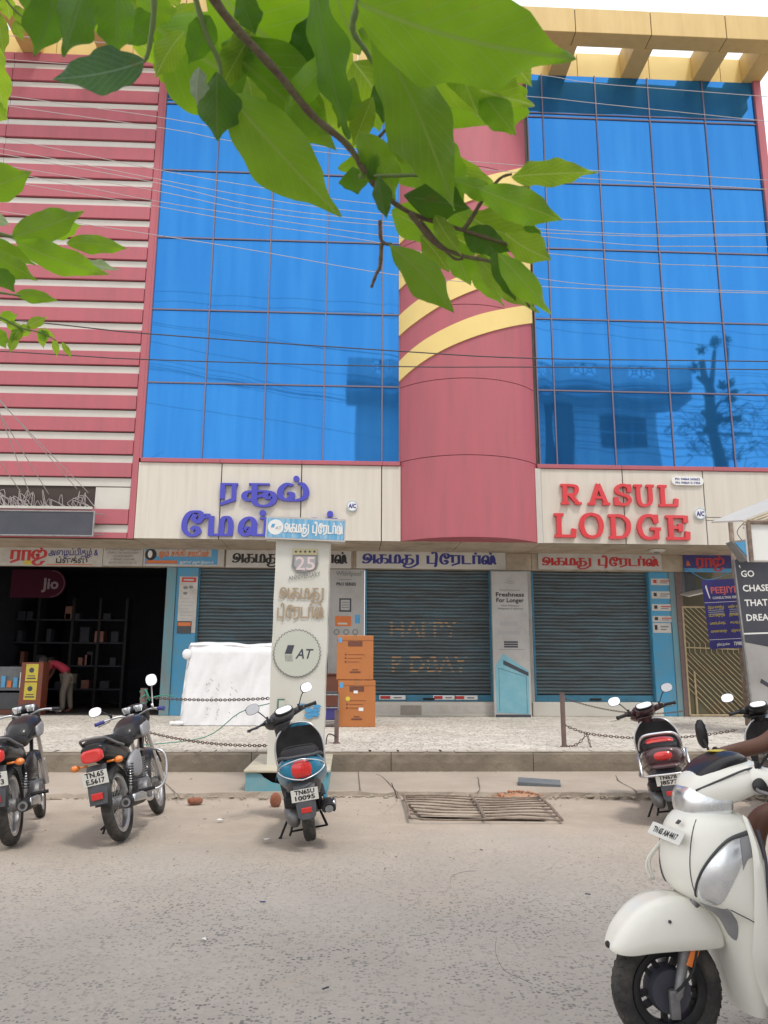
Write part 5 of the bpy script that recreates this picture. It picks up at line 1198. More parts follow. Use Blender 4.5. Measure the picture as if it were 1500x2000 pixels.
lb = thing('light_box_sign', 'blank white light box in a rusty frame at the right edge above the banner', 'sign', (X_(1470,1095,12.5), 12.5, Z_(1470,1095,12.5)))
MB().bbox(0,0,0,1.6,.18,.62,.01).build('box_face', 'white', lb)
mb = MB()
for a, b_ in (((-.03,-.02),(-.03,.66)),((-.03,.66),(1.6,.64))): mb.tube([(a[0],-.02,a[1]),(b_[0],-.02,b_[1])], .04, 6)
mb.build('frame', 'rust', lb)
pp = MB().tube([D(1457,1370,15.7).xy.to_3d(), Vector((D(1457,1370,15.7).x, 15.7, Z_(1452,1010,15.7)))], .05, 10).build('steel_pole', 'rust', smooth=True); tag(pp, 'dark rusty pole rising beside the grey banner to the street lamp', 'pole')
lp = thing('street_lamp', 'old triangular street lamp head with loose wires at the right edge', 'lamp', D(1452, 1070, YW-.35))
MB().prism([(-.26,.10),(.06,.14),(.02,-.24),(-.03,-.24)], -.12, .12, X=Matrix.Rotation(R(90),4,'X')).build('lamp_hood', 'steel', lp)
MB().prism([(-.21,.07),(.02,.10),(-.01,-.18)], .121, .13, X=Matrix.Rotation(R(90),4,'X')).build('lamp_glass', 'skyb', lp)
o = MB().tube([(.05,.0,.1),(.12,.02,.2),(.1,.0,.32),(.2,0,.35)], .01, 5, smooth=4).tube([(.0,.0,.12),(-.08,.02,.3),(.1,0,.5)], .007, 5, smooth=4).build('lamp_wire', 'cabledark', lp)
can = MB().add([(-.0,0,0),(1.4,0,.55),(1.4,1.2,.75),(0,1.2,.2),(0,0,.03),(1.4,0,.6),(1.4,1.2,.8),(0,1.2,.23)], [(0,1,2,3),(4,7,6,5),(0,4,5,1),(1,5,6,2),(2,6,7,3),(3,7,4,0)]).build('roof_sheet', 'cream2'); can.location = D(1452, 1019, 13.2); tag(can, 'slanting cream roof sheet above the light box at the right edge', 'roof sheet')
for i in range(3):
    o = MB().tube([(0,-.01+i*.02,-.01-.05*i),(1.35,-.01,.50-.06*i)], .014, 6).build('bracket_rod', 'gatecol', can)
ls = thing('soffit_lamp', 'small round white lamp under the soffit above the right sign', 'lamp', (X_(1283, 1074, YF+.7), YF+.7, ZSOF-.01))
MB().lathe([(.002,-.05),(.16,-.045),(.20,-.01),(.20,0)], 20, X=Matrix.Rotation(R(90),4,'X')).build('dish', 'cream2', ls, smooth=True); MB().ball((0,0,-.05), (.07,.07,.03), 12, 6).build('lens', 'grey', ls, smooth=True)
rope([D(1340,1110,YS-.3), D(1380,1132,YS-.4)+Vector((0,0,.0)), D(1420,1120,YS-.6), D(1450,1105,14)], .012, 'skyb', 'pale blue cable sagging across the sign above the gate', 'cable', 'sagging_cable')

# cracks in the apron: thin dark fissures as slightly sunken strips
M['crack'] = mat('crack_dirt', (.12,.095,.07), .95)
def crack(pts, w_, z, label):
    P_ = [G(*p, z) for p in pts]; P2, _ = catmull(P_, 3); r_ = random.Random(pts[0][0]); vs = []
    for i, p in enumerate(P2):
        j = Vector((r_.uniform(-.02,.02), r_.uniform(-.02,.02), 0)); q = w_*r_.uniform(.4, 1.2); vs += [p+j+Vector((-q,q*.3,.004)), p+j+Vector((q,-q*.3,.004))]
    o = MB().add(vs, [(2*i, 2*i+1, 2*i+3, 2*i+2) for i in range(len(P2)-1)]).build('crack', 'crack', apr); return o
apr = bpy.data.objects['pavement_apron']
crack([(1200,1515),(1215,1530),(1235,1540),(1248,1556)], .009, APZ+.003, ''); crack([(735,1512),(760,1528),(778,1556)], .007, APZ+.003, ''); crack([(300,1516),(330,1535),(352,1560)], .007, APZ+.003, ''); crack([(930,1518),(938,1535),(925,1553)], .006, APZ+.003, '')
for i, (p0, n_) in enumerate(((480,7),(930,9),(60,6))):
    pass
# weathered control joints cut across the apron
for px in (700,):
    a = G(px, 1513, APZ); MB().box(a.x-.006, EDGE+.12, APZ+.003, a.x+.006, PY-.01, APZ+.008).build('joint', 'crack', apr)

# ================================================================ TWO-WHEELERS  (x forward, y left, z up; origin at the rear tyre's contact)
def T_(x, y, z): return Matrix.Translation((x, y, z))
def RX(a): return Matrix.Rotation(R(a), 4, 'X')
def RY(a): return Matrix.Rotation(R(a), 4, 'Y')
def RZ(a): return Matrix.Rotation(R(a), 4, 'Z')
def wheel(par, name, c, rad, tw, rim_r, style, X=None, rimm='blackp', spin=0):
    """tyre, rim (> spokes) as a part with sub-parts"""
    Mx = (X if X is not None else Matrix()) @ T_(*c) @ RY(spin)
    prof = []
    for k in range(16):
        a = 2*PI*k/16; h_ = (rad-rim_r)/2; ca, sa = math.cos(a), math.sin(a)
        prof.append((rim_r+h_+h_*math.copysign(abs(ca)**.8, ca), tw/2*math.copysign(abs(sa)**.8, sa)))
    wl = MB().lathe(prof, 44, closed=True).xf(Mx).build(name, 'rubber', par, smooth=True)
    # tread grooves as shallow ribs
    mb = MB()
    for k in range(44):
        a = 2*PI*k/44
        for s_ in (-1, 1):
            p0 = Vector(((rad-.002)*math.cos(a), s_*tw*.08, (rad+.0015)*math.sin(a))); p1 = Vector(((rad-.010)*math.cos(a+.09), s_*tw*.40, (rad-.010)*math.sin(a+.09)))
            mb.tube([p0, p0.lerp(p1,.5)*1.004, p1], .0035, 4)
    mb.xf(Mx).build('tread', 'rubber', wl)
    rp = [(rim_r+.004, -tw*.36), (rim_r+.004, -tw*.30), (rim_r-.018, -tw*.24), (rim_r-.022, 0), (rim_r-.018, tw*.24), (rim_r+.004, tw*.30), (rim_r+.004, tw*.36), (rim_r-.010, tw*.38), (rim_r-.030, tw*.26), (rim_r-.034, 0), (rim_r-.030, -tw*.26), (rim_r-.010, -tw*.38)]
    MB().lathe(rp, 40, closed=True).xf(Mx).build('rim', rimm, wl, smooth=40)
    mb = MB()
    if style == 'wire':
        for k in range(36):
            a = 2*PI*k/36; b = a+(.55 if k % 2 else -.55); s_ = 1 if k % 4 < 2 else -1
            mb.tube([(.035*math.cos(b), s_*.03, .035*math.sin(b)), ((rim_r-.02)*math.cos(a), 0, (rim_r-.02)*math.sin(a))], .0022, 4)
    elif style == 'five':
        for k in range(5):
            a = 2*PI*k/5
            for d in (-.13, .13):
                mb.box(.04, -.014, -.010, rim_r-.02, .014, .010, X=RY(-math.degrees(a+d*.5)) @ T_(0,0,d*.12))
    else:
        for k in range(3):
            a = 2*PI*k/3
            mb.box(.03, -.02, -.035, rim_r-.02, .02, .035, X=RY(-math.degrees(a)))
    mb.xf(Mx).build('spokes', 'blackp' if style != 'wire' else 'steel', wl)
    MB().lathe([(.001,-.055),(.05,-.055),(.055,-.03),(.055,.03),(.05,.055),(.001,.055)] if style == 'wire' else [(.001,-.05),(.07,-.045),(.085,-.02),(.085,.02),(.07,.045),(.001,.05)], 20).xf(Mx).build('hub', 'alu' if style == 'wire' else 'blackp', wl, smooth=40)
    return wl
def curved_sheet(mb, rows_, th, mi=0):
    """rows_: list of (x, z, halfwidth, wrap) -> sheet bowed across y, thickness th along x"""
    rings = []
    for x, z, hw_, wr in rows_:
        fr, bk = [], []
        for k in range(13):
            t = k/6-1; y = hw_*t; dx = -wr*abs(t)**2.4
            fr.append((x+dx, y, z)); bk.append((x+dx-th, y*.985, z))
        rings.append(fr+list(reversed(bk)))
    return mb.loft(rings, mi)
def mirror_part(par, base, top, face, S, shape=(.075,.048), right=True, turn=0, stemm='blackp'):
    base, top = Vector(base), Vector(top)
    mid = base.lerp(top, .5)+Vector((.01, 0, .02))
    st = MB().tube([base, mid, top], .006, 8, smooth=4).tube([base-Vector((0,0,.01)), base+Vector((0,0,.03))], .012, 8).xf(S).build('mirror', stemm, par, smooth=True)
    X = S @ Matrix.Translation(top) @ RZ(face[0]) @ RY(face[1])
    def el(xs, k=1., e=2.4):
        return [(xs, shape[0]*k*math.copysign(abs(math.cos(a))**(2/e), math.cos(a)), shape[1]*k*math.copysign(abs(math.sin(a))**(2/e), math.sin(a))) for a in np.linspace(0, 2*PI, 25)[:-1]]
    MB().loft([el(.022,.45), el(.016,.8), el(.004,1.), el(-.004,1.0), el(-.006,.96)]).xf(X).build('mirror_shell', 'gloss', st, smooth=40)
    MB().loft([el(-.0065,.93), el(-.0085,.93)]).xf(X).build('mirror_glass', 'mirror', st)
    return st
def plate(par, X, lines, w_=.2, h_=.1, red=0):
    o = MB().bbox(-.002, -w_/2, -h_/2, .002, w_/2, h_/2, .0015).xf(X).build('number_plate', 'plate', par)
    # lettering plane: text x -> -y (read from behind), text y -> z, out -> -x
    B = X @ Matrix(((0,0,-1,0),(-1,0,0,0),(0,1,0,0),(0,0,0,1)))
    mb = MB(); n_ = len(lines)
    for i, t in enumerate(lines):
        s_ = h_*(.50 if n_ > 1 else .62); type_text(mb, t, 0, (h_*.10 if n_ > 1 else -h_*.22)-i*h_*.47, s_, .035, .0026, width=w_*(.74 if len(t) > 4 else .6), align='c')
    mb.xf(B).build('plate_lettering', 'black', o); return o

def scooter(label, mw, paint, panel, lines, steer=0, lean_parts=None, style='round', seatm='seat', group='scooters parked at the kerb', front=False, carrier=False, wheelstyle='three'):
    t = thing('scooter', label, 'scooter', mw=mw, group=group)
    WB = 1.26; rr = .235
    S = T_(WB-.16, 0, 0) @ RY(-24) @ RZ(steer) @ RY(24) @ T_(-(WB-.16), 0, 0)
    # --- steering group
    wheel(t, 'front_wheel', (WB, 0, rr), rr, .098, .152 if wheelstyle == 'three' else .158, wheelstyle, S)
    wheel(t, 'rear_wheel', (0, 0, rr), rr, .105, .13, 'three')
    mb = MB()
    for sy in (-1, 1): mb.tube([(WB-.155, sy*.05, .62), (WB-.05, sy*.062, .36), (WB+.005, sy*.064, rr)], .017, 8)
    mb.tube([(WB-.17,0,.95),(WB-.13,0,.55)], .024, 10).bbox(WB-.16,-.07,.47,WB-.06,.07,.52,.01)
    mb.xf(S).build('front_fork', 'blackp', t, smooth=40)
    # front mudguard: arched shell round the tyre
    if front:
        rings = []
        for i in range(15):
            u = i/14; a = R(-28+172*u)                                  # angle from rear-top over to the front
            ang = R(150)-a*.78; rad = rr+.035+.045*math.sin(PI*u)**.7+(.03 if u < .2 else 0)
            wd = .058+.044*math.sin(PI*min(1,u*.94+.10))**.8
            cx, cz = WB+rad*math.cos(ang), rr+rad*math.sin(ang)*1.0+.01
            # cross-section arch
            ring = []
            for k in range(11):
                q = k/5-1; dep = .105*(abs(q)**2.4)*(1-.35*abs(2*u-1))
                ring.append((cx-dep*math.cos(ang)*1., wd*q, cz-dep*math.sin(ang)*1.))
            inn = [(x-(.006)*math.cos(ang), y*.95, z-.006*math.sin(ang)) for x, y, z in reversed(ring)]
            rings.append(ring+inn)
        MB().loft(rings).xf(S).build('front_mudguard', paint, t, smooth=50)
        # nose tip
        MB().bbox(WB+.255,-.035,.285,WB+.285,.035,.305,.008).xf(S).build('mudguard_trim', 'blackp', t)
    else:
        rings = []
        for i in range(12):
            u = i/11; ang = R(165-125*u); rad = rr+.028; cx, cz = WB+rad*math.cos(ang), rr+rad*math.sin(ang); ring = []
            for k in range(9):
                q = k/4-1; dep = .05*abs(q)**2.2; ring.append((cx-dep*math.cos(ang), .072*q, cz-dep*math.sin(ang)))
            rings.append(ring+[(x*.999, y*.94, z-.005) for x, y, z in reversed(ring)])
        MB().loft(rings).xf(S).build('front_mudguard', paint, t, smooth=50)
    # handlebar cowl with instrument face and headlight
    cowl_secs = [(.90,0,1.00,.03,.015),(.915,0,1.0,.10,.040),(.96,0,1.005,.135,.062),(1.03,0,.985,.150,.075),(1.10,0,.955,.125,.075),(1.15,0,.935,.085,.055),(1.17,0,.93,.03,.025)]
    MB().body(cowl_secs, 'x', 24, 2.5).xf(S).build('handlebar_cowl', panel, t, smooth=True)
    MB().body([(1.0,0,0,0,0),(1.0,0,0,.0,.0)] and [(.60,1.13,0,.05,.06),(.72,1.10,0,.055,.065),(.85,1.05,0,.05,.07),(.93,1.01,0,.055,.085)], 'z', 18, 2.6, X=None).xf(S @ Matrix()).build('steering_column', panel, t, smooth=True)
    IX = S @ T_(.925, 0, 1.048) @ RY(-38)
    def disk(r1, r2, z0, z1, e=2.6, n=26): return [[(r1*math.copysign(abs(math.cos(a))**(2/e), math.cos(a)), r2*math.copysign(abs(math.sin(a))**(2/e), math.sin(a)), z) for a in np.linspace(0, 2*PI, n+1)[:-1]] for z in (z0, z1)]
    g_ = MB().loft(disk(.052,.105,-.02,.006)).xf(IX).build('instrument_panel', 'blackp', t, smooth=40)
    MB().loft(disk(.043,.092,.0062,.009)).xf(IX).build('instrument_glass', 'clear', g_)
    # arms, grips, levers, switches
    for sy, nm in ((1,'left'),(-1,'right')):
        arm = MB().tube([(.99, sy*.10, .985), (.955, sy*.20, 1.0), (.915, sy*.245, 1.005)], [.034,.03,.022], 12).xf(S).build('handlebar_arm', panel, t, smooth=True)
        MB().tube([(.925, sy*.23, 1.005), (.875, sy*.35, 1.0)], .0165, 12).tube([(.877, sy*.345, 1.0), (.868, sy*.367, .999)], .020, 12).xf(S).build('grip', 'blackp', arm, smooth=40)
        MB().tube([(.965, sy*.22, .985), (.985, sy*.27, .98), (.955, sy*.355, .97)], [.007,.006,.0055], 6, smooth=3).xf(S).build('brake_lever', 'alu', arm, smooth=True)
        MB().bbox(.90, sy*.20-.022, .985, .945, sy*.20+.022, 1.03, .008).xf(S).build('switch_block', 'blackp', arm)
    mirror_part(t, (.95, .19, 1.02), (.93, .33, 1.17), (-8, 10), S, turn=0)
    mirror_part(t, (.95, -.19, 1.02), (.93, -.33, 1.17), (8, 10), S)
    hl = MB().body([(1.095,0,.955,.13,.055),(1.14,0,.945,.115,.062),(1.168,0,.935,.085,.045),(1.178,0,.93,.03,.02)], 'x', 24, 2.6).xf(S).build('headlight', 'clear', t, smooth=True)
    # --- leg shield (inner) and apron (outer)
    mb = MB(); curved_sheet(mb, [(.985,.27,.13,.0),(1.0,.36,.17,.02),(1.02,.50,.205,.035),(1.03,.65,.215,.045),(1.025,.76,.195,.045),(1.01,.86,.13,.03)], .018)
    ls_ = mb.build('leg_shield', 'blackp', t, smooth=50)
    edge_ = [(1.005-.0,sy_*hw_,z_) for sy_ in (1,) for z_, hw_ in ((.27,.13),(.36,.172),(.50,.208),(.65,.218),(.76,.198),(.86,.132))]
    MB().tube([(x_-.035*(.1<1)*min(1, (z_-.2)/.3), y_, z_) for x_, y_, z_ in edge_]+[(1.0,.06,.895),(1.0,-.06,.895)]+[(x_-.035*min(1,(z_-.2)/.3), -y_, z_) for x_, y_, z_ in reversed(edge_)], .009, 8, smooth=4).build('shield_edge', 'chrome' if not front else paint, t, smooth=True)
    ap = [(.27,1.035,.0,.025,.12),(.33,1.05,0,.042,.155),(.45,1.08,0,.058,.195),(.58,1.105,0,.07,.205),(.70,1.12,0,.075,.195),(.80,1.11,0,.068,.165),(.875,1.08,0,.05,.11),(.90,1.065,0,.02,.06)]
    MB().body([(z_, x_, c_, a_, b_) for z_, x_, c_, a_, b_ in ap], 'z', 26, 2.3).build('front_apron', paint, t, smooth=True)
    for sy in (1, -1):
        MB().ball((1.115, sy*.125, .66), (.035, .05, .03), 12, 8).build('front_indicator', 'amber' if not front else 'clear', t, smooth=True)
    # --- floorboard and underbody
    MB().bbox(.46,-.17,.255,1.0,.17,.30,.02).build('floorboard', 'blackp', t)
    for sy in (1,-1): MB().body([(.44,sy*.155,.24,.012,.03),(.7,sy*.17,.235,.02,.04),(.99,sy*.13,.25,.02,.045)], 'x', 14, 2.5).build('side_skirt', paint, t, smooth=True)
    # --- rear body, seat
    rb = [(-.40,0,.69,.04,.04),(-.385,0,.69,.12,.085),(-.30,0,.675,.165,.105),(-.12,0,.635,.19,.125),(.10,0,.60,.198,.15),(.28,0,.57,.185,.18),(.42,0,.545,.15,.20),(.50,0,.53,.11,.20),(.53,0,.53,.06,.17)]
    MB().body(rb, 'x', 28, 2.7).build('rear_body', paint, t, smooth=True)
    ru = [(-.34,0,.62,.07,.05),(-.2,0,.55,.12,.10),(.05,0,.50,.14,.13),(.35,0,.45,.13,.17),(.49,0,.42,.09,.16)]
    MB().body(ru, 'x', 20, 2.6).build('lower_body', 'greyp', t, smooth=True)
    seat = [(-.33,0,.765,.06,.02),(-.30,0,.775,.12,.035),(-.15,0,.785,.145,.052),(.04,0,.78,.150,.05),(.14,0,.765,.150,.045),(.30,0,.755,.140,.045),(.46,0,.745,.105,.045),(.54,0,.735,.06,.03)]
    MB().body(seat, 'x', 24, 3.0).build('seat', seatm, t, smooth=True)
    MB().tube([(.12,-.152,.77),(.12,-.11,.82),(.12,0,.828),(.12,.11,.82),(.12,.152,.77)], .008, 6, smooth=4).build('seat_strap', 'blackp', t, smooth=True)
    # --- tail: light cluster, grab rail, guard, plate
    def tailpatch(y0, y1, zc, hz, m, nm, off=.012):
        rings = []
        for i in range(9):
            y = y0+(y1-y0)*i/8; k = max(.3, 1-(abs(y)/.175)**2.6); x = -.398-off+.10*(abs(y)/.16)**2.2; ring = []
            for a in np.linspace(0, 2*PI, 13)[:-1]: ring.append((x+.03*(1-math.cos(a)) if False else x+.022*(1-abs(math.cos(a))*.0)-.022*abs(math.cos(a)), y, zc+hz*k*math.sin(a)))
            rings.append(ring)
        MB().loft(rings).build(nm, m, t, smooth=50)
    if style == 'round':
        tailpatch(-.088,.088,.685,.074,'redlens','tail_light',.02); tailpatch(.092,.165,.685,.062,'clear','rear_indicator',.015); tailpatch(-.165,-.092,.685,.062,'clear','rear_indicator',.015)
        rim_ = [(-.42+.105*(abs(math.cos(a))*.17/.16)**2.2-.002, .175*math.cos(a), .685+.088*math.sin(a)*(1-.25*abs(math.cos(a)))) for a in np.linspace(0, 2*PI, 33)]
        MB().tube(rim_, .006, 6).build('tail_trim', 'chrome', t, smooth=True)
        MB().tube([(-.05,.17,.75),(-.25,.15,.785),(-.37,.09,.79),(-.385,0,.792),(-.37,-.09,.79),(-.25,-.15,.785),(-.05,-.17,.75)], .013, 8, smooth=4).build('grab_rail', panel, t, smooth=True)
    else:
        tailpatch(-.075,.075,.70,.045,'redlens','tail_light',.02); tailpatch(.078,.15,.70,.04,'clear','rear_indicator',.015); tailpatch(-.15,-.078,.70,.04,'clear','rear_indicator',.015)
        MB().tube([(.02,.18,.74),(-.14,.165,.83),(-.22,.12,.895),(-.235,0,.905),(-.22,-.12,.895),(-.14,-.165,.83),(.02,-.18,.74)], .015, 8, smooth=4).build('grab_rail', 'chrome', t, smooth=True)
        MB().body([(-.24,0,.80,.10,.04),(-.20,0,.82,.12,.05),(-.10,0,.80,.12,.05)], 'x', 18, 2.6).build('brake_light_pod', 'redlens', t, smooth=True)
        # tubular guard under the tail
        gm = MB()
        gm.tube([(.25,.215,.50),(-.1,.225,.50),(-.38,.20,.52),(-.46,.10,.53),(-.47,0,.53),(-.46,-.10,.53),(-.38,-.20,.52),(-.1,-.225,.50),(.25,-.215,.50)], .011, 8, smooth=4)
        for sy in (1,-1):
            gm.tube([(-.38,sy*.20,.52),(-.30,sy*.20,.66),(-.12,sy*.205,.72)], .010, 8, smooth=3); gm.tube([(.25,sy*.215,.50),(.22,sy*.20,.68)], .010, 6)
        gm.build('crash_guard', 'chrome', t, smooth=True)
        MB().body([(-.455,0,.60,.09,.012),(-.43,0,.605,.12,.022),(-.36,0,.61,.13,.03)], 'x', 18, 2.8).build('red_panel', paint if paint != 'gloss' else 'gloss', t, smooth=True)
    # rear fender / plate holder
    rings = []
    for x_, z_, w__ in ((-.30,.60,.085),(-.36,.54,.082),(-.385,.46,.078),(-.40,.36,.072),(-.42,.27,.066),(-.425,.25,.05)):
        rings.append([(x_, -w__, z_), (x_-.012, -w__*.6, z_), (x_-.014, 0, z_), (x_-.012, w__*.6, z_), (x_, w__, z_), (x_+.01, w__*.9, z_), (x_+.006, 0, z_), (x_+.01, -w__*.9, z_)])
    MB().loft(rings).build('rear_fender', 'greyp', t, smooth=40)
    plate(t, T_(-.412,0,.47) @ RY(-8), lines, .2, .105)
    MB().bbox(-.006,-.038,-.022,.004,.038,.022,.004).xf(T_(-.425,0,.345) @ RY(-6)).build('reflector', 'redlens', t)
    # engine, transmission, exhaust, stands
    MB().body([(-.10,.10,.23,.045,.09),(.05,.115,.235,.06,.10),(.25,.115,.25,.06,.085),(.42,.10,.27,.05,.10)], 'x', 18, 2.6).build('transmission_case', 'alu', t, smooth=True)
    MB().bbox(-.16,.065,.33,.22,.165,.43,.02).build('air_filter_box', 'blackp', t)
    MB().bbox(.05,-.12,.20,.38,.06,.42,.03).build('engine_block', 'alu', t)
    ex = MB().body([(-.36,-.165,.31,.030,.030),(-.35,-.165,.31,.052,.052),(-.10,-.165,.30,.056,.060),(.02,-.16,.29,.045,.045),(.07,-.15,.285,.02,.02)], 'x', 18, 2.1).build('silencer', 'blackp', t, smooth=True)
    MB().body([(-.372,-.165,.31,.030,.030),(-.36,-.165,.31,.034,.034)], 'x', 16, 2).build('silencer_tip', 'alu', ex, smooth=40)
    MB().body([(-.30,-.205,.33,.01,.03),(-.18,-.222,.325,.008,.04),(-.05,-.212,.32,.006,.03)], 'x', 12, 2.6).build('heat_shield', 'chrome', ex, smooth=True)
    MB().tube([(.07,-.15,.285),(.22,-.11,.22),(.34,-.05,.25)], .015, 8, smooth=4).build('exhaust_pipe', 'rust', ex, smooth=True)
    MB().tube([(.30,.12,.22),(.26,.20,.08),(.25,.235,.015)], .010, 6).tube([(.27,.235,.012),(.22,.24,.012)], .014, 6).build('side_stand', 'blackp', t)
    MB().tube([(.20,.10,.20),(-.02,.14,.10),(-.10,.15,.09)], .010, 6).tube([(.20,-.10,.20),(-.02,-.14,.10)], .010, 6).tube([(-.02,.14,.10),(-.02,-.14,.10)], .009, 6).build('centre_stand', 'blackp', t)
    MB().tube([(-.02,-.10,.40),(0,-.11,rr)], .026, 10).build('shock_absorber', 'blackp', t)
    for o in t.children_recursive:                                  # broaden and settle the rear half
        if o.type != 'MESH' or 'wheel' in o.name or (o.parent and 'wheel' in o.parent.name): continue
        for v in o.data.vertices:
            x, y, z = v.co; k = max(0, min(1, (.75-x)/.3)) if z > .28 else 0
            v.co = (x, y*(1.08 if z < .93 else .90), z*(1-.085*k))
    return t
def pose(p, heading, lean):
    return Matrix.Translation(p) @ RZ(heading) @ RX(-lean)

E_ = {}
blue = scooter('blue scooter with black seat and oval red tail light before the advert pillar', pose(G(607,1641), 94, 9), 'bluebike', 'greyp', ['TN65U', '10095'], steer=26, style='round')
mar = scooter('dark maroon scooter with chrome tail guard leaning left at the kerb by the gate', pose(G(1322,1604), 70, 9), 'maroonbike', 'maroonbike', ['TN67B', 'J8577'], steer=14, style='guard')
drk = scooter('black scooter half out of frame behind the white scooter rider', pose(G(1555,1600), 68, 6), 'gloss', 'gloss', ['TN65', 'K2204'], steer=10, style='round')

# ---------------------------------------------------------------- motorcycles
def motorcycle(label, mw, paint, lines, steer=0, chromeguard=True, stripes=None):
    t = thing('motorcycle', label, 'motorcycle', mw=mw, group='motorcycles parked nose-in at the kerb')
    WB, rr = 1.24, .305
    S = T_(WB-.22, 0, 0) @ RY(-26) @ RZ(steer) @ RY(26) @ T_(-(WB-.22), 0, 0)
    wheel(t, 'rear_wheel', (0,0,rr), rr, .09, .235, 'wire', rimm='chrome'); wheel(t, 'front_wheel', (WB,0,rr-.005), rr-.005, .078, .232, 'wire', S, rimm='chrome')
    mb = MB()
    for sy in (1,-1): mb.tube([(WB-.31, sy*.085, .86), (WB-.10, sy*.085, .48)], .019, 10).tube([(WB-.13, sy*.085, .54), (WB+.0, sy*.085, rr)], .026, 10)
    mb.xf(S).build('front_fork', 'chrome', t, smooth=40)
    def guard(ang0, ang1, cx, rad, w_, name, X, m):
        rings = []
        for i in range(12):
            ang = R(ang0+(ang1-ang0)*i/11); x, z = cx+rad*math.cos(ang), rr+rad*math.sin(ang); ring = []
            for k in range(7):
                q = k/3-1; ring.append((x-.025*q*q*math.cos(ang), w_*q, z-.025*q*q*math.sin(ang)))
            rings.append(ring+[(a-.004*math.cos(ang), b*.94, c-.004*math.sin(ang)) for a, b, c in reversed(ring)])
        mb = MB().loft(rings)
        if X is not None: mb.xf(X)
        return mb.build(name, m, t, smooth=50)
    guard(165, 30, WB, rr+.03, .055, 'front_mudguard', S, paint); guard(60, 175, 0, rr+.045, .07, 'rear_mudguard', None, 'blackp')
    # rear fender tongue with plate, reflector
    rings = [[(x, -w_, z), (x-.012, 0, z+.0), (x, w_, z), (x+.008, 0, z)] for x, z, w_ in ((-.36,.66,.08),(-.40,.56,.08),(-.42,.44,.075),(-.43,.36,.07))]
    MB().loft(rings).build('rear_fender', 'greyp', t, smooth=40)
    plate(t, T_(-.432,0,.565) @ RY(-10), lines, .2, .11)
    MB().bbox(-.01,-.045,-.026,.0,.045,.026,.004).xf(T_(-.442,0,.425) @ RY(-6)).build('reflector', 'redlens', t)
    # tail light and cowl
    MB().body([(-.455,0,.735,.045,.03),(-.45,0,.735,.082,.048),(-.40,0,.74,.085,.052),(-.36,0,.745,.07,.045)], 'x', 22, 3.4).build('tail_light', 'redlens', t, smooth=40)
    MB().body([(-.42,0,.775,.06,.03),(-.40,0,.765,.095,.062),(-.28,0,.755,.11,.075),(-.10,0,.73,.115,.085),(.12,0,.69,.115,.09),(.28,0,.66,.09,.08)], 'x', 24, 2.8).build('tail_cowl', paint, t, smooth=True)
    MB().body([(-.34,0,.81,.06,.02),(-.30,0,.825,.11,.035),(-.10,0,.825,.125,.045),(.06,0,.80,.125,.045),(.18,0,.775,.125,.045),(.40,0,.775,.10,.045),(.50,0,.79,.06,.03)], 'x', 24, 3.0).build('seat', 'seat', t, smooth=True)
    MB().tube([(-.02,.13,.76),(-.20,.125,.80),(-.36,.10,.855),(-.44,.06,.87),(-.455,0,.872),(-.44,-.06,.87),(-.36,-.10,.855),(-.20,-.125,.80),(-.02,-.13,.76)], .011, 8, smooth=4).build('grab_rail', 'alu', t, smooth=True)
    # tank
    MB().body([(.42,0,.80,.06,.04),(.46,0,.82,.095,.075),(.58,0,.855,.125,.10),(.74,0,.875,.140,.115),(.88,0,.87,.12,.105),(.95,0,.86,.07,.07)], 'x', 26, 2.5).build('fuel_tank', paint, t, smooth=True)
    for sy in (1,-1): MB().body([(.56,sy*.128,.83,.012,.05),(.70,sy*.148,.85,.010,.06),(.84,sy*.128,.86,.012,.045)], 'x', 12, 2.6).build('tank_emblem', stripes or 'silver', t, smooth=True)
    MB().lathe([(.001,.0),(.03,.0),(.03,.012),(.001,.014)], 16, X=T_(.76,0,.985) @ RX(90)).build('fuel_cap', 'chrome', t)
    for sy in (1,-1): MB().body([(.06,sy*.115,.56,.02,.05),(.16,sy*.13,.57,.03,.10),(.32,sy*.13,.58,.03,.11),(.42,sy*.11,.60,.02,.06)], 'x', 16, 2.6).build('side_panel', stripes or paint, t, smooth=True)
    # frame, engine
    mb = MB().tube([(.98,0,.86),(.90,0,.55),(.82,0,.30),(.45,0,.26),(.30,0,.32)], .018, 8).tube([(.98,0,.86),(.5,0,.72),(.0,0,.66),(-.3,0,.68)], .02, 8)
    for sy in (1,-1): mb.tube([(.32,sy*.06,.34),(0,sy*.085,rr)], .018, 8)
    mb.build('frame', 'blackp', t, smooth=True)
    en = MB().bbox(.40,-.11,.24,.72,.11,.42,.04).build('engine_block', 'alu', t)
    mb = MB()
    for i in range(8): mb.bbox(.56+.012*i,-.085,.42,.565+.012*i,.085,.60,.002)
    for i in range(9): mb.bbox(.54,-.09,.43+.019*i,.70,.09,.437+.019*i,.002)
    mb.build('cooling_fins', 'alu', en)
    for sy in (1,-1): MB().lathe([(.001,0),(.075,0),(.085,-.02),(.085,-.04)], 20, X=T_(.50,sy*.14,.32) @ (Matrix() if sy > 0 else RZ(180))).build('crankcase_cover', 'alu', en, smooth=40)
    # rear shocks
    for sy in (1,-1):
        sh_ = MB().tube([(.10,sy*.125,.62),(.0,sy*.12,.33)], .014, 8).build('shock_absorber', 'chrome', t, smooth=True)
        P_ = [(.10-.062*k/60+.0, 0, 0) for k in range(61)]; coil = []
        for k in range(73):
            u = k/72; c = Vector((.10,sy*.125,.60)).lerp(Vector((.03,sy*.122,.41)), u); coil.append(c+Vector((.028*math.cos(u*2*PI*9), .028*math.sin(u*2*PI*9), 0)))
        MB().tube(coil, .0045, 5).build('spring', 'blackp', sh_, smooth=True)
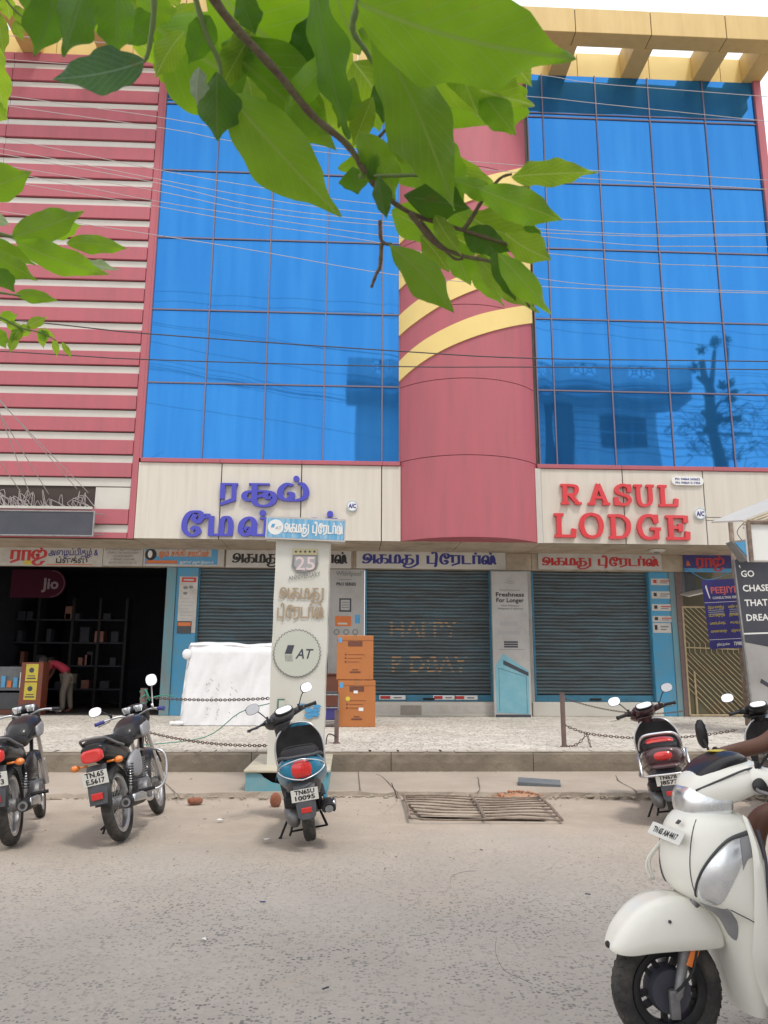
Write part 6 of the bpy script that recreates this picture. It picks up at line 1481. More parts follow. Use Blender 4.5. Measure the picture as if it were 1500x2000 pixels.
    # exhaust on the right
    ex = MB().body([(-.26,-.155,.315,.030,.030),(-.25,-.155,.315,.048,.048),(.0,-.155,.30,.050,.050),(.20,-.145,.28,.042,.042),(.30,-.135,.27,.022,.022)], 'x', 20, 2.05).build('silencer', 'blackp', t, smooth=True)
    MB().body([(-.268,-.155,.315,.040,.040),(-.255,-.155,.315,.044,.044)], 'x', 20, 2).build('silencer_end', 'alu', ex); MB().body([(-.275,-.155,.315,.018,.018),(-.267,-.155,.315,.02,.02)], 'x', 14, 2).build('silencer_outlet', 'black', ex)
    MB().body([(-.20,-.20,.33,.008,.03),(.02,-.208,.315,.008,.036),(.2,-.19,.29,.006,.028)], 'x', 12, 2.6).build('heat_shield', 'chrome', ex, smooth=True)
    MB().tube([(.30,-.135,.27),(.55,-.12,.22),(.74,-.09,.25),(.80,-.04,.42),(.70,-.0,.52)], .016, 8, smooth=4).build('exhaust_pipe', 'chrome', ex, smooth=True)
    # handlebar, meters, headlight
    MB().tube([(.76,.31,.98),(.87,.21,1.0),(.93,.12,1.0),(.93,0,.97),(.93,-.12,1.0),(.87,-.21,1.0),(.76,-.31,.98)], .011, 8, smooth=4).xf(S).build('handlebar', 'chrome', t, smooth=True)
    for sy in (1,-1):
        MB().tube([(.815,sy*.26,.99),(.755,sy*.325,.979)], .018, 10).xf(S).build('grip', 'blueprint' if stripes else 'blackp', t)
        MB().tube([(.89,sy*.22,.985),(.91,sy*.25,.975),(.82,sy*.32,.955)], .005, 6, smooth=3).xf(S).build('lever', 'alu', t)
    mc = MB().bbox(.90,-.10,1.01,.98,.10,1.06,.02).xf(S).build('meter_pod', 'blackp', t)
    for sy in (1,-1): MB().lathe([(.001,0),(.042,0),(.046,-.02),(.03,-.06)], 20, X=S @ T_(.915,sy*.055,1.07) @ RZ(0) @ RX(90) @ RZ(0) @ RX(0)).build('dial', 'clear', mc, smooth=40)
    MB().body([(.96,0,.97,.11,.10),(1.02,0,.97,.125,.12),(1.09,0,.955,.10,.10),(1.11,0,.95,.05,.05)], 'x', 22, 2.6).xf(S).build('headlight_fairing', paint, t, smooth=True)
    
    if chromeguard: mirror_part(t, (.87,.20,1.02), (.85,.33,1.10), (-8,12), S, (.065,.045)); mirror_part(t, (.87,-.20,1.02), (.84,-.24,1.27), (8,12), S, (.055,.06), stemm='chrome')
    for sy in (1,-1):
        MB().tube([(-.34,sy*.08,.665),(-.34,sy*.145,.665)], .009, 6).ball((-.345,sy*.175,.665), (.032,.036,.028), 12, 8).build('rear_indicator', 'amber', t, smooth=True)
        MB().tube([(.30,sy*.10,.33),(.32,sy*.24,.33)], .015, 8).build('footrest', 'blackp', t)
    if chromeguard:
        MB().tube([(.72,0,.30),(.76,-.14,.28),(.80,-.21,.34),(.84,-.235,.50),(.84,-.21,.60),(.85,-.11,.64),(.86,0,.66)], .012, 8, smooth=4).build('crash_guard', 'chrome', t, smooth=True)
        MB().tube([(.72,0,.30),(.76,.14,.28),(.80,.21,.34),(.84,.235,.50),(.84,.21,.60),(.85,.11,.64),(.86,0,.66)], .012, 8, smooth=4).build('crash_guard', 'chrome', t, smooth=True)
    MB().tube([(.34,.13,.30),(.30,.23,.10),(.29,.27,.02)], .010, 6).build('side_stand', 'blackp', t)
    MB().tube([(.30,.09,.25),(-.0,.13,.14),(-.06,.14,.13)], .010, 6).build('centre_stand', 'blackp', t)
    MB().bbox(-.10,.075,.27,.36,.11,.38,.012).build('chain_case', 'blackp', t)
    return t
moto = motorcycle('black motorcycle with red square tail light and chrome crash guard, leaning left at the kerb', pose(G(240,1641), 89, 13), 'gloss', ['TN.65', 'E.5617'], steer=3, stripes='silver')
moto2 = motorcycle('dark motorcycle cut by the left edge of the frame, with amber indicator', pose(G(24,1650), 100, 9), 'gloss', ['TN65', 'J 6333'], steer=6, chromeguard=False)

# ---------------------------------------------------------------- the white scooter with its rider
WSP = D(1306, 1942, 3.20); WSP = Vector((WSP.x, 3.20, 0)); WS = .90
HW = 187.0
d_ = Vector((math.cos(R(HW)), math.sin(R(HW)), 0))
wmw = pose(WSP - d_*1.26*WS, HW, 0) @ Matrix.Scale(WS, 4)
ws = thing('scooter', 'pearl white scooter ridden in from the right, with black alloy wheel', 'scooter', mw=wmw, group=None)
def white_scooter(t):
    WB, rr = 1.26, .238; ST = -4
    S = T_(WB-.16,0,0) @ RY(-24) @ RZ(ST) @ RY(24) @ T_(-(WB-.16),0,0)
    SH = T_(-.085,0,.01) @ S
    wheel(t, 'front_wheel', (WB,0,rr), rr, .10, .158, 'five', S, spin=20)
    wheel(t, 'rear_wheel', (0,0,rr), rr, .10, .13, 'three')
    mb = MB().lathe([(.02,.052),(.085,.052),(.092,.03),(.092,-.03),(.02,-.05)], 28, X=T_(WB,0,rr)); mb.xf(S).build('brake_drum', 'charc', t, smooth=40)
    mb = MB()
    mb.tube([(WB-.15,.07,.66),(WB-.055,.082,.40),(WB-.01,.085,.235)], [.022,.024,.02], 12)
    mb.tube([(WB-.15,-.07,.66),(WB-.055,-.082,.40),(WB-.01,-.085,.235)], [.022,.024,.02], 12)
    mb.bbox(WB-.012,.075,.15,WB+.03,.10,.26,.006).tube([(WB,-.09,rr),(WB,.105,rr)], .016, 10)
    mb.xf(S).build('front_fork', 'alu', t, smooth=40)
    MB().bbox(-.018,-.004,-.055,.018,.006,.055,.003).xf(S @ T_(WB-.085,.105,.40) @ RY(-24)).build('fork_reflector', mat('orange_reflector', (.72,.17,.02), .3, coat=.6), t)
    MB().tube([(WB+.0,.10,rr+.02),(WB-.07,.115,rr+.10),(WB-.12,.10,.50)], .006, 6, smooth=4).xf(S).build('brake_cable', 'blackp', t)
    # mudguard: long nose over the tyre, sides drop over the fork
    rings = []
    prof = [ # x, z(top), halfwidth, side drop
        (-.235,.49,.085,.07),(-.20,.55,.108,.13),(-.13,.595,.124,.175),(-.04,.61,.130,.19),(.04,.602,.128,.185),(.11,.575,.118,.165),(.17,.53,.104,.13),(.215,.478,.084,.08),(.242,.432,.054,.03),(.25,.415,.026,.008)]
    Pm, _ = catmull([Vector(p[:3]) for p in prof], 3); Pd, _ = catmull([Vector((p[3],0,0)) for p in prof], 3)
    for p, d in zip(Pm, Pd):
        ring = []
        for k in range(15):
            q = k/7-1; aq = abs(q); yy = p.z*math.sin(min(1, aq*1.18)*PI/2)**.9*math.copysign(1, q) if q else 0
            zz = p.y - d.x*max(0, (aq-.30)/.70)**1.35
            ring.append((WB+p.x, yy, zz))
        rings.append(ring+[(a, b*.94, c-.005) for a, b, c in reversed(ring)])
    MB().loft(rings).xf(S).build('front_mudguard', 'whitebike', t, smooth=60)
    MB().body([(1.497,0,.422,.030,.010),(1.513,0,.412,.022,.010)], 'x', 12, 2.5).xf(S).build('mudguard_lip', 'blackp', t, smooth=True)
    # apron: plan sections up the front; pointed in plan, widest at mid height
    secs = [ # z, nose x, side x, halfwidth(at side), fullness
        (.15,.95,.90,.12),(.25,.985,.90,.165),(.35,1.01,.90,.20),(.45,1.03,.91,.225),(.54,1.07,.93,.238),(.59,1.14,.95,.243),(.64,1.20,.96,.243),(.72,1.222,.965,.24),(.80,1.215,.965,.232),(.865,1.192,.96,.212),(.905,1.155,.955,.175),(.925,1.10,.955,.12)]
    sm, _ = catmull([Vector(s_[:3]) for s_ in secs], 4); sw_, _ = catmull([Vector((s_[3],0,0)) for s_ in secs], 4)
    rings = []
    def plan(z, nx_, sx_, hw_, n_=21, off=0):
        out = []
        for k in range(n_):
            q = k/(n_-1)*2-1; aq = abs(q)
            y = (hw_+off)*math.sin(aq*PI/2)**.85*math.copysign(1, q); x = sx_+(nx_-sx_+off)*(max(0, math.cos(aq*PI/2)))**.92
            out.append((x, y, z))
        return out
    for v, w__ in zip(sm, sw_):
        o_ = plan(v.x, v.y, v.z, w__.x); rings.append(o_+[(v.z-.012, o_[-1][1]*.97, v.x), (v.z-.012, 0, v.x), (v.z-.012, o_[0][1]*.97, v.x)])
    MB().loft(rings).build('front_apron', 'whitebike', t, smooth=50)
    def surf(z, q, off):
        """point on the apron skin"""
        for i in range(len(sm)-1):
            if sm[i].x <= z <= sm[i+1].x or i == len(sm)-2:
                f_ = (z-sm[i].x)/max(1e-6, sm[i+1].x-sm[i].x); nx_ = sm[i].y+(sm[i+1].y-sm[i].y)*f_; sx_ = sm[i].z+(sm[i+1].z-sm[i].z)*f_; hw_ = sw_[i].x+(sw_[i+1].x-sw_[i].x)*f_; break
        aq = abs(q); y = (hw_+off)*math.sin(aq*PI/2)**.85*math.copysign(1, q); x = sx_+(nx_-sx_+off)*math.cos(aq*PI/2)**.92
        return (x, y, z)
    def skin_patch(poly_top, poly_bot, off, m, nm, th=.012):
        """strip between two polylines given as (q, z)"""
        a_, _ = catmull([Vector((*p, 0)) for p in poly_top], 5); b_, _ = catmull([Vector((*p, 0)) for p in poly_bot], 5); rings = []
        for a, b in zip(a_, b_):
            col_ = [surf(a.y+(b.y-a.y)*j/6, a.x+(b.x-a.x)*j/6, off-.004*abs(j/3-1)**3) for j in range(7)]
            inn = [surf(a.y+(b.y-a.y)*j/6, a.x+(b.x-a.x)*j/6, off-th) for j in reversed(range(7))]
            rings.append(col_+inn)
        return MB().loft(rings).build(nm, m, t, smooth=50)
    for s_ in (1, -1):
        # indicator lens: pointed low at the front, widening up and back; silver-grey panels round it
        skin_patch([(s_*.30,0.620),(s_*.42,0.700),(s_*.58,0.775),(s_*.76,0.830),(s_*.88,0.850)], [(s_*.32,0.610),(s_*.48,0.610),(s_*.64,0.640),(s_*.80,0.715),(s_*.88,0.765)], .006, 'clear', 'front_indicator')
        skin_patch([(s_*.885,0.860),(s_*.94,0.870),(s_*.99,0.875)], [(s_*.885,0.740),(s_*.94,0.775),(s_*.99,0.785)], .005, 'silver', 'upper_trim_panel')
        skin_patch([(s_*.22,0.605),(s_*.36,0.603),(s_*.52,0.600),(s_*.60,0.605)], [(s_*.26,0.475),(s_*.34,0.460),(s_*.42,0.475),(s_*.60,0.590)], .004, 'silver', 'lower_trim_panel')
        skin_patch([(s_*.28,0.635),(s_*.42,0.720),(s_*.58,0.795),(s_*.76,0.850),(s_*.98,0.875)], [(s_*.29,0.627),(s_*.43,0.708),(s_*.59,0.783),(s_*.765,0.837),(s_*.98,0.860)], .008, 'greyp', 'lens_trim')
    # leg-shield wing edge sweeping down to the footboard
    mb = MB()
    for s_ in (1, -1):
        P_ = [(.955,s_*.20,.91),(.94,s_*.245,.80),(.935,s_*.255,.66),(.925,s_*.25,.54),(.895,s_*.235,.42),(.855,s_*.215,.32),(.825,s_*.20,.22),(.83,s_*.18,.14)]
        wd = [.02,.035,.05,.07,.11,.13,.12,.05]
        P2, W2 = catmull([Vector(p) for p in P_], 4, wd); rings = []
        for p, w__ in zip(P2, W2): rings.append([(p.x-.006, p.y, p.z), (p.x+w__*.5, p.y+s_*.012, p.z+.01), (p.x+w__, p.y-s_*.004, p.z+.02), (p.x+w__*.5, p.y-s_*.02, p.z+.01)])
        mb.loft(rings)
    mb.build('leg_shield_wing', 'whitebike', t, smooth=60)
    mb = MB(); curved_sheet(mb, [(.93,.30,.12,.0),(.945,.40,.19,.01),(.95,.60,.235,.01),(.95,.80,.225,.01),(.95,.88,.17,.01)], .018); mb.build('leg_shield', 'blackp', t, smooth=50)
    for s_ in (1,-1): MB().tube([(.93,s_*.225,.88),(.925,s_*.255,.78),(.93,s_*.262,.60),(.92,s_*.24,.44),(.86,s_*.22,.30),(.79,s_*.21,.19)], .007, 8, smooth=4).build('shield_edge', 'charc', t, smooth=True)
    for s_ in (1,-1):
        for q0, q1, z0, z1 in ((.30,.34,.645,.90),(.62,.97,.60,.52)):
            MB().tube([surf(z0+(z1-z0)*k/10, s_*(q0+(q1-q0)*k/10), .0005) for k in range(11)], .0022, 5).build('panel_gap', 'charc', t, smooth=True)
    for x_, y_, z_ in ((.02,.122,.53),): MB().lathe([(.001,.0),(.007,.0),(.007,-.004)], 10, X=S @ T_(WB+x_, y_+.006, z_)).build('screw', 'greyp', t)
    for s_ in (1,): MB().tube([(1.19,-.06,.82),(1.235,-.17,.70),(1.21,-.19,.62)], .006, 6, smooth=4).tube([(1.18,-.09,.80),(1.21,-.19,.70),(1.19,-.20,.62)], .006, 6, smooth=4).build('guard_rod', 'whitebike', t, smooth=True)
    # front plate on the nose
    PX = T_(1.226, .0, .835) @ RY(-38) @ RZ(180)
    plate(t, PX, ['TN 65 AM 4417'], .27, .055)
    MB().box(-.0,-.012,-.010,.003,.012,.010).xf(T_(1.195,.06,.885) @ RY(-50)).build('small_badge', 'greyp', t)
    # handlebar cowl: beak-shaped with visor and headlight
    cw = [(.86,0,1.055,.04,.02),(.875,0,1.05,.16,.045),(.93,0,1.04,.225,.066),(1.0,0,1.02,.225,.080),(1.07,0,1.005,.190,.085),(1.13,0,.99,.150,.080),(1.18,0,.975,.105,.062),(1.205,0,.965,.05,.03)]
    MB().body(cw, 'x', 32, 2.3).xf(SH).build('handlebar_cowl', 'whitebike', t, smooth=True)
    MB().body([(1.055,0,.955,.170,.088),(1.12,0,.945,.150,.092),(1.18,0,.938,.118,.078),(1.213,0,.935,.080,.052),(1.222,0,.934,.03,.02)], 'x', 32, 2.5).xf(SH).build('headlight', 'clear', t, smooth=True)
    MB().body([(1.05,0,.985,.06,.03),(1.12,0,.975,.07,.04),(1.19,0,.962,.05,.03)], 'x', 16, 2.2).xf(SH @ T_(.012,0,-.012)).build('headlight_bulb_bowl', 'chrome', t, smooth=True)
    vz = MB().body([(.90,0,1.085,.06,.018),(.94,0,1.098,.115,.032),(1.0,0,1.095,.135,.038),(1.08,0,1.07,.13,.036),(1.15,0,1.035,.095,.026),(1.185,0,1.012,.05,.012)], 'x', 26, 2.3).xf(SH).build('dark_visor', 'gloss', t, smooth=True)
    MB().ball((1.0,-.02,1.131), (.05,.035,.006), 14, 6).xf(SH).build('yellow_sticker', 'yel', vz)
    MB().tube([(1.185,.10,.99),(1.10,.165,1.035),(1.0,.20,1.075),(.90,.19,1.085)], .004, 6, smooth=4).xf(SH).build('panel_gap', 'greyp', t, smooth=True)
    for s_ in (1,-1):
        arm = MB().tube([(.95,s_*.18,1.035),(.92,s_*.27,1.04),(.905,s_*.305,1.04)], [.058,.042,.028], 16, smooth=3).xf(SH).build('handlebar_arm', 'whitebike', t, smooth=True)
        MB().ball((.965,s_*.252,1.02), (.042,.030,.030), 16, 10).xf(SH).build('lever_socket', 'black', arm, smooth=True)
        MB().tube([(.91,s_*.29,1.04),(.865,s_*.42,1.035)], .018, 12).xf(SH).build('grip', 'blackp', arm, smooth=40)
        MB().tube([(.985,s_*.255,1.01),(1.005,s_*.30,1.005),(.975,s_*.42,.995)], [.008,.007,.006], 8, smooth=4).xf(SH).build('brake_lever', 'alu', arm, smooth=True)
    mirror_part(t, (.955,-.16,1.09), (.965,-.22,1.19), (10, 8), SH, (.034,.062)); mirror_part(t, (.955,.215,1.075), (.93,.50,1.22), (-8, 8), SH, (.07,.05))
    # floorboard, body, seat, tail
    MB().bbox(.42,-.165,.24,.88,.165,.30,.02).build('floorboard', 'blackp', t)
    for s_ in (1,-1): MB().body([(.36,s_*.175,.24,.02,.05),(.6,s_*.185,.22,.022,.05),(.80,s_*.175,.21,.015,.035)], 'x', 14, 2.5).build('side_skirt', 'whitebike', t, smooth=True)
    MB().body([(-.42,0,.72,.03,.03),(-.40,0,.72,.10,.06),(-.30,0,.69,.155,.095),(-.1,0,.64,.195,.13),(.10,0,.60,.20,.16),(.28,0,.56,.18,.19),(.40,0,.53,.14,.20),(.45,0,.52,.08,.18)], 'x', 28, 2.6).build('rear_body', 'whitebike', t, smooth=True)
    MB().body([(-.33,0,.775,.06,.02),(-.30,0,.785,.12,.035),(-.15,0,.80,.15,.055),(.10,0,.785,.155,.05),(.30,0,.765,.145,.05),(.44,0,.755,.10,.045),(.48,0,.75,.06,.03)], 'x', 24, 3.0).build('seat', 'seat', t, smooth=True)
    MB().body([(-.425,0,.70,.07,.04),(-.40,0,.70,.10,.05),(-.37,0,.70,.10,.05)], 'x', 18, 2.6).build('tail_light', 'redlens', t, smooth=True)
    MB().body([(-.10,.10,.23,.05,.09),(.1,.115,.24,.06,.10),(.38,.10,.27,.05,.10)], 'x', 18, 2.6).build('transmission_case', 'alu', t, smooth=True)
    MB().body([(-.36,-.165,.31,.03,.03),(-.34,-.165,.31,.052,.052),(-.05,-.165,.30,.056,.056),(.06,-.15,.285,.02,.02)], 'x', 18, 2.1).build('silencer', 'blackp', t, smooth=True)
white_scooter(ws)
for o in ws.children_recursive:
    if o.type == 'MESH' and 'wheel' not in o.name and not (o.parent and 'wheel' in o.parent.name):
        for v in o.data.vertices:
            if v.co.z > .6: v.co.z += (v.co.z-.6)*.12
# sacks carried on the footboard
M['sack'] = mat('white_printed_sack', (.52,.55,.58), .5, dirt=.5, dirtcol=(.35,.38,.42), scale=5, bump=.4, bscale=14)
M['sackyel'] = mat('sack_yellow_print', (.55,.45,.03), .5); M['sackgreen'] = mat('sack_dark_green_print', (.02,.06,.045), .5)
for i, (z0, lab) in enumerate(((.30, 'lower white printed sack with yellow band on the footboard of the white scooter'), (.445, 'upper white printed sack with yellow edge on the footboard of the white scooter'))):
    sk = thing('printed_sack', lab, 'sack', mw=wmw @ T_(.66, 0, z0))
    mb = MB().body([(-.22,0,.075,.10,.02),(-.19,0,.075,.20,.06),(-.05,0,.078,.235,.074),(.12,0,.075,.235,.072),(.21,0,.072,.19,.05),(.24,0,.07,.08,.015)], 'x', 26, 2.6, sub=4)
    mb.v = [tuple(Vector(p)*(1+.05*mnoise.noise(Vector(p)*9+Vector((i*5,0,0))))) for p in mb.v]
    mb.build('sack_body', 'sack', sk, smooth=True)
    for z_, m_, h_ in ((.105,'sackyel',.018),(.045,'sackgreen',.014),(.02,'sackyel',.014)):
        rings = []
        for k in range(15):
            x = -.17+.35*k/14; w_ = .236-.05*abs(x/.2)**3; rings.append([(x, w_+.004, z_), (x, w_+.006, z_+h_), (x, w_-.02, z_+h_), (x, w_-.02, z_)])
        MB().loft(rings).build('printed_band', m_, sk, smooth=40)

# ================================================================ PEOPLE
def skinned(name, joints, edges, m, par, root=0, sub=2, cut=None):
    me = bpy.data.meshes.new(name); me.from_pydata([j[:3] for j in joints], edges, []); o = bpy.data.objects.new(name, me); C.objects.link(o)
    md = o.modifiers.new('s', 'SKIN'); md.use_smooth_shade = True; md.branch_smoothing = .6
    for i, j in enumerate(joints):
        sv = me.skin_vertices[0].data[i]; rr_ = j[3]; sv.radius = (rr_, j[4] if len(j) > 4 else rr_); sv.use_root = (i == root)
    s2_ = o.modifiers.new('u', 'SUBSURF'); s2_.levels = s2_.render_levels = sub
    dg = bpy.context.evaluated_depsgraph_get(); dg.update(); nm = bpy.data.meshes.new_from_object(o.evaluated_get(dg))
    bpy.data.objects.remove(o); vs = [v.co.copy() for v in nm.vertices]; fs = [tuple(p.vertices) for p in nm.polygons]; bpy.data.meshes.remove(nm)
    mb = MB().add(vs, fs)
    if par == 'mb': return mb
    return mb.build(name, m, par, smooth=True)
def add_hand(mb, wrist, dirv, palm_n, curl, L_=.17, side=1):
    """five curled fingers rooted in a palm; dirv along the hand, palm_n out of the palm, side picks the thumb side"""
    d = Vector(dirv).normalized(); n_ = Vector(palm_n).normalized(); s_ = d.cross(n_).normalized()*side
    w_ = Vector(wrist)
    palm = skinned('palm', [(*w_, .024, .018), (*(w_+d*.03), .030, .017), (*(w_+d*.07), .036, .016), (*(w_+d*.085), .034, .014)], [(0,1),(1,2),(2,3)], None, 'mb', sub=2)
    mb.add(palm.v, palm.f)
    for i, (off, ln) in enumerate(((.030,.075),(.010,.084),(-.010,.078),(-.029,.062))):
        p = w_+d*.075+s_*off; dirn = d.copy(); js = [(*p, .0088)]; ax = d.cross(n_)
        for k in range(3):
            dirn = Matrix.Rotation(curl*(.7 if k == 0 else 1.0), 3, ax) @ dirn
            p = p+dirn*ln*(.42, .33, .25)[k]; js.append((*p, .0082-.0008*k))
        fm = skinned('f', js, [(0,1),(1,2),(2,3)], None, 'mb', sub=1); mb.add(fm.v, fm.f)
    p = w_+d*.025+s_*.022; q = (d*.6+s_*.8+n_*.25).normalized(); r_ = (d*.95+s_*.15+n_*.5).normalized()
    fm = skinned('f', [(*p,.0115),(*(p+q*.035),.0105),(*(p+q*.035+r_*.032),.009),(*(p+q*.035+r_*.055),.0075)], [(0,1),(1,2),(2,3)], None, 'mb', sub=1); mb.add(fm.v, fm.f)
    return mb
def head(par, c, fwd, r_=.10, hairm='hair'):
    """skull with jaw, nose, ears, brow, eyes and mouth; hair cap"""
    f_ = Vector(fwd).normalized(); up = Vector((0,0,1)); up = (up-f_*up.dot(f_)).normalized(); s_ = up.cross(f_)
    B = Matrix(((f_.x,s_.x,up.x,c[0]),(f_.y,s_.y,up.y,c[1]),(f_.z,s_.z,up.z,c[2]),(0,0,0,1)))
    mb = MB(); secs = [(-.13,.015,0,.03,.028),(-.115,.03,0,.055,.045),(-.08,.022,0,.078,.060),(-.03,.010,0,.092,.070),(.03,0,0,.100,.077),(.08,-.008,0,.092,.072),(.115,-.012,0,.06,.05),(.13,-.012,0,.02,.02)]
    mb.body([(z, x, y, a, b) for z, x, y, a, b in secs], 'z', 24, 2.2)
    mb.loft([[(.088,-.008,.015),(.088,.008,.015),(.10,.004,.02),(.10,-.004,.02)],[(.10,-.014,-.030),(.10,.014,-.030),(.122,.008,-.026),(.122,-.008,-.026)]])
    for sy in (1,-1): mb.ball((-.005, sy*.078, -.005), (.020,.010,.032), 10, 8)
    mb.xf(B)
    e = MB()
    for sy in (1,-1): e.ball((.088, sy*.032, .012), (.012,.014,.009), 10, 6)
    e.xf(B).build('eyes', 'white', par); e = MB()
    for sy in (1,-1): e.ball((.0985, sy*.032, .012), (.003,.006,.006), 8, 6).tube([(.096,sy*.016,.032),(.098,sy*.034,.037),(.088,sy*.052,.030)], .004, 5)
    e.xf(B).build('eyebrows_and_pupils', hairm, par)
    MB().tube([(.098,-.022,-.062),(.106,0,-.060),(.098,.022,-.062)], .005, 6, smooth=3).xf(B).build('mouth', mat('dark_lips', (.16,.05,.04), .5), par)
    h = MB(); hs = []
    for i in range(9):
        z = -.03+.165*i/8
        hs.append((z, -.022+(.0 if z > .05 else -.012), 0, .094 if z < .06 else .094*math.sqrt(max(.02, 1-((z-.06)/.085)**2))+.006, .084*math.sqrt(max(.04, 1-(max(0, z-.04)/.10)**2))))
    h.body(hs, 'z', 22, 2.2, sub=2).xf(B).build('hair', hairm, par, smooth=True)
    return mb
# rider of the white scooter, in the scooter's own frame
rd = thing('person', 'rider in dark shirt and striped shorts on the white scooter at the right edge', 'person', mw=wmw @ T_(0,0,.0) @ Matrix.Scale(1.05, 4))
J = {'pel': (.12,0,.90,.15,.12), 'sp1': (.11,0,1.05,.135,.11), 'sp2': (.13,0,1.22,.15,.11), 'chest': (.16,0,1.36,.155,.105), 'neck': (.18,0,1.47,.055,.055), 'nk2': (.20,0,1.52,.05,.05),
     'shL': (.17,.18,1.39,.062,.062), 'elL': (.44,.37,1.12,.044,.044), 'fmL': (.57,.40,1.09,.038,.038), 'wrL': (.705,.37,1.10,.026,.023),
     'shR': (.17,-.18,1.39,.062,.062), 'elR': (.44,-.33,1.14,.044,.044), 'fmR': (.57,-.37,1.11,.038,.038), 'wrR': (.705,-.345,1.10,.026,.023),
     'hpL': (.16,.10,.86,.095,.095), 'thL': (.40,.19,.865,.082,.08), 'knL': (.62,.25,.835,.060,.058), 'cfL': (.66,.255,.62,.054,.054), 'anL': (.68,.25,.40,.036,.036), 'ftL': (.75,.26,.345,.036,.03), 'toL': (.86,.27,.335,.03,.02),
     'hpR': (.16,-.10,.86,.095,.095), 'thR': (.40,-.17,.865,.082,.08), 'knR': (.60,-.20,.83,.060,.058), 'cfR': (.66,-.20,.62,.054,.054), 'anR': (.68,-.20,.40,.036,.036), 'ftR': (.75,-.21,.345,.036,.03), 'toR': (.86,-.22,.335,.03,.02)}
ks = list(J); ix = {k: i for i, k in enumerate(ks)}
Ed = [('pel','sp1'),('sp1','sp2'),('sp2','chest'),('chest','neck'),('neck','nk2'),('chest','shL'),('shL','elL'),('elL','fmL'),('fmL','wrL'),('chest','shR'),('shR','elR'),('elR','fmR'),('fmR','wrR'),
      ('pel','hpL'),('hpL','thL'),('thL','knL'),('knL','cfL'),('cfL','anL'),('anL','ftL'),('ftL','toL'),('pel','hpR'),('hpR','thR'),('thR','knR'),('knR','cfR'),('cfR','anR'),('anR','ftR'),('ftR','toR')]
bd = skinned('body', [J[k] for k in ks], [(ix[a], ix[b]) for a, b in Ed], None, 'mb')
add_hand(bd, J['wrL'][:3], (.75,-.05,-.25), (-.2,0,-1), .85, side=1); add_hand(bd, J['wrR'][:3], (.75,.05,-.25), (-.2,0,-1), .85, side=-1)
hm = head(rd, (.24,0,1.635), (1,0,-.1)); bd.add(hm.v, hm.f)
bd.build('body', 'skin', rd, smooth=True)
def wear(name, keys, edges, m, par, grow=.014, over=None, J_=None):
    J2 = J_ or J; k2 = list(keys); i2 = {k: i for i, k in enumerate(k2)}
    js = []
    for k in k2:
        j = (over or {}).get(k) or J2[k]; js.append((*j[:3], j[3]+grow, (j[4] if len(j) > 4 else j[3])+grow))
    return skinned(name, js, [(i2[a], i2[b]) for a, b in edges], m, par)
wear('shirt', ['pel','sp1','sp2','chest','neck','shL','slL','shR','slR'], [('pel','sp1'),('sp1','sp2'),('sp2','chest'),('chest','neck'),('chest','shL'),('shL','slL'),('chest','shR'),('shR','slR')], 'shirt', rd,
     over={'slL': (.36,.315,1.205,.052,.052), 'slR': (.36,-.285,1.21,.052,.052), 'neck': (.175,0,1.44,.05,.05)})
def stripemat():
    m = bpy.data.materials.new('striped_shorts_cloth'); m.use_nodes = True; n = m.node_tree; b = n.nodes['Principled BSDF']; tcn = n.nodes.new('ShaderNodeTexCoord')
    wv = n.nodes.new('ShaderNodeTexWave'); wv.inputs['Scale'].default_value = 9; wv.bands_direction = 'Z'; wv.inputs['Distortion'].default_value = 1.5; n.links.new(tcn.outputs['Object'], wv.inputs['Vector'])
    r = n.nodes.new('ShaderNodeValToRGB'); e = r.color_ramp.elements; e[0].position = .42; e[0].color = (.09,.12,.22,1); e[1].position = .5; e[1].color = (.50,.54,.60,1); n.links.new(wv.outputs['Fac'], r.inputs['Fac']); n.links.new(r.outputs['Color'], b.inputs['Base Color']); b.inputs['Roughness'].default_value = .85
    return m
wear('shorts', ['pel','hpL','thL','kL','hpR','thR','kR','sp1'], [('sp1','pel'),('pel','hpL'),('hpL','thL'),('thL','kL'),('pel','hpR'),('hpR','thR'),('thR','kR')], stripemat(), rd, .018,
     over={'kL': (.57,.238,.845,.066,.066), 'kR': (.55,-.19,.84,.066,.066), 'sp1': (.115,0,.97,.135,.11)})
for s_, nm in ((1,'L'),(-1,'R')):
    a = J['ft'+nm]; MB().bbox(.66, a[1]-.045, .302, .90, a[1]+.045, .322, .008).build('sandal', 'blackp', rd)
MB().tube([(.69,-.345+.03*math.cos(q),1.10+.03*math.sin(q)) for q in np.linspace(0, 2*PI, 14)], .006, 6).build('bracelet', 'black', rd)
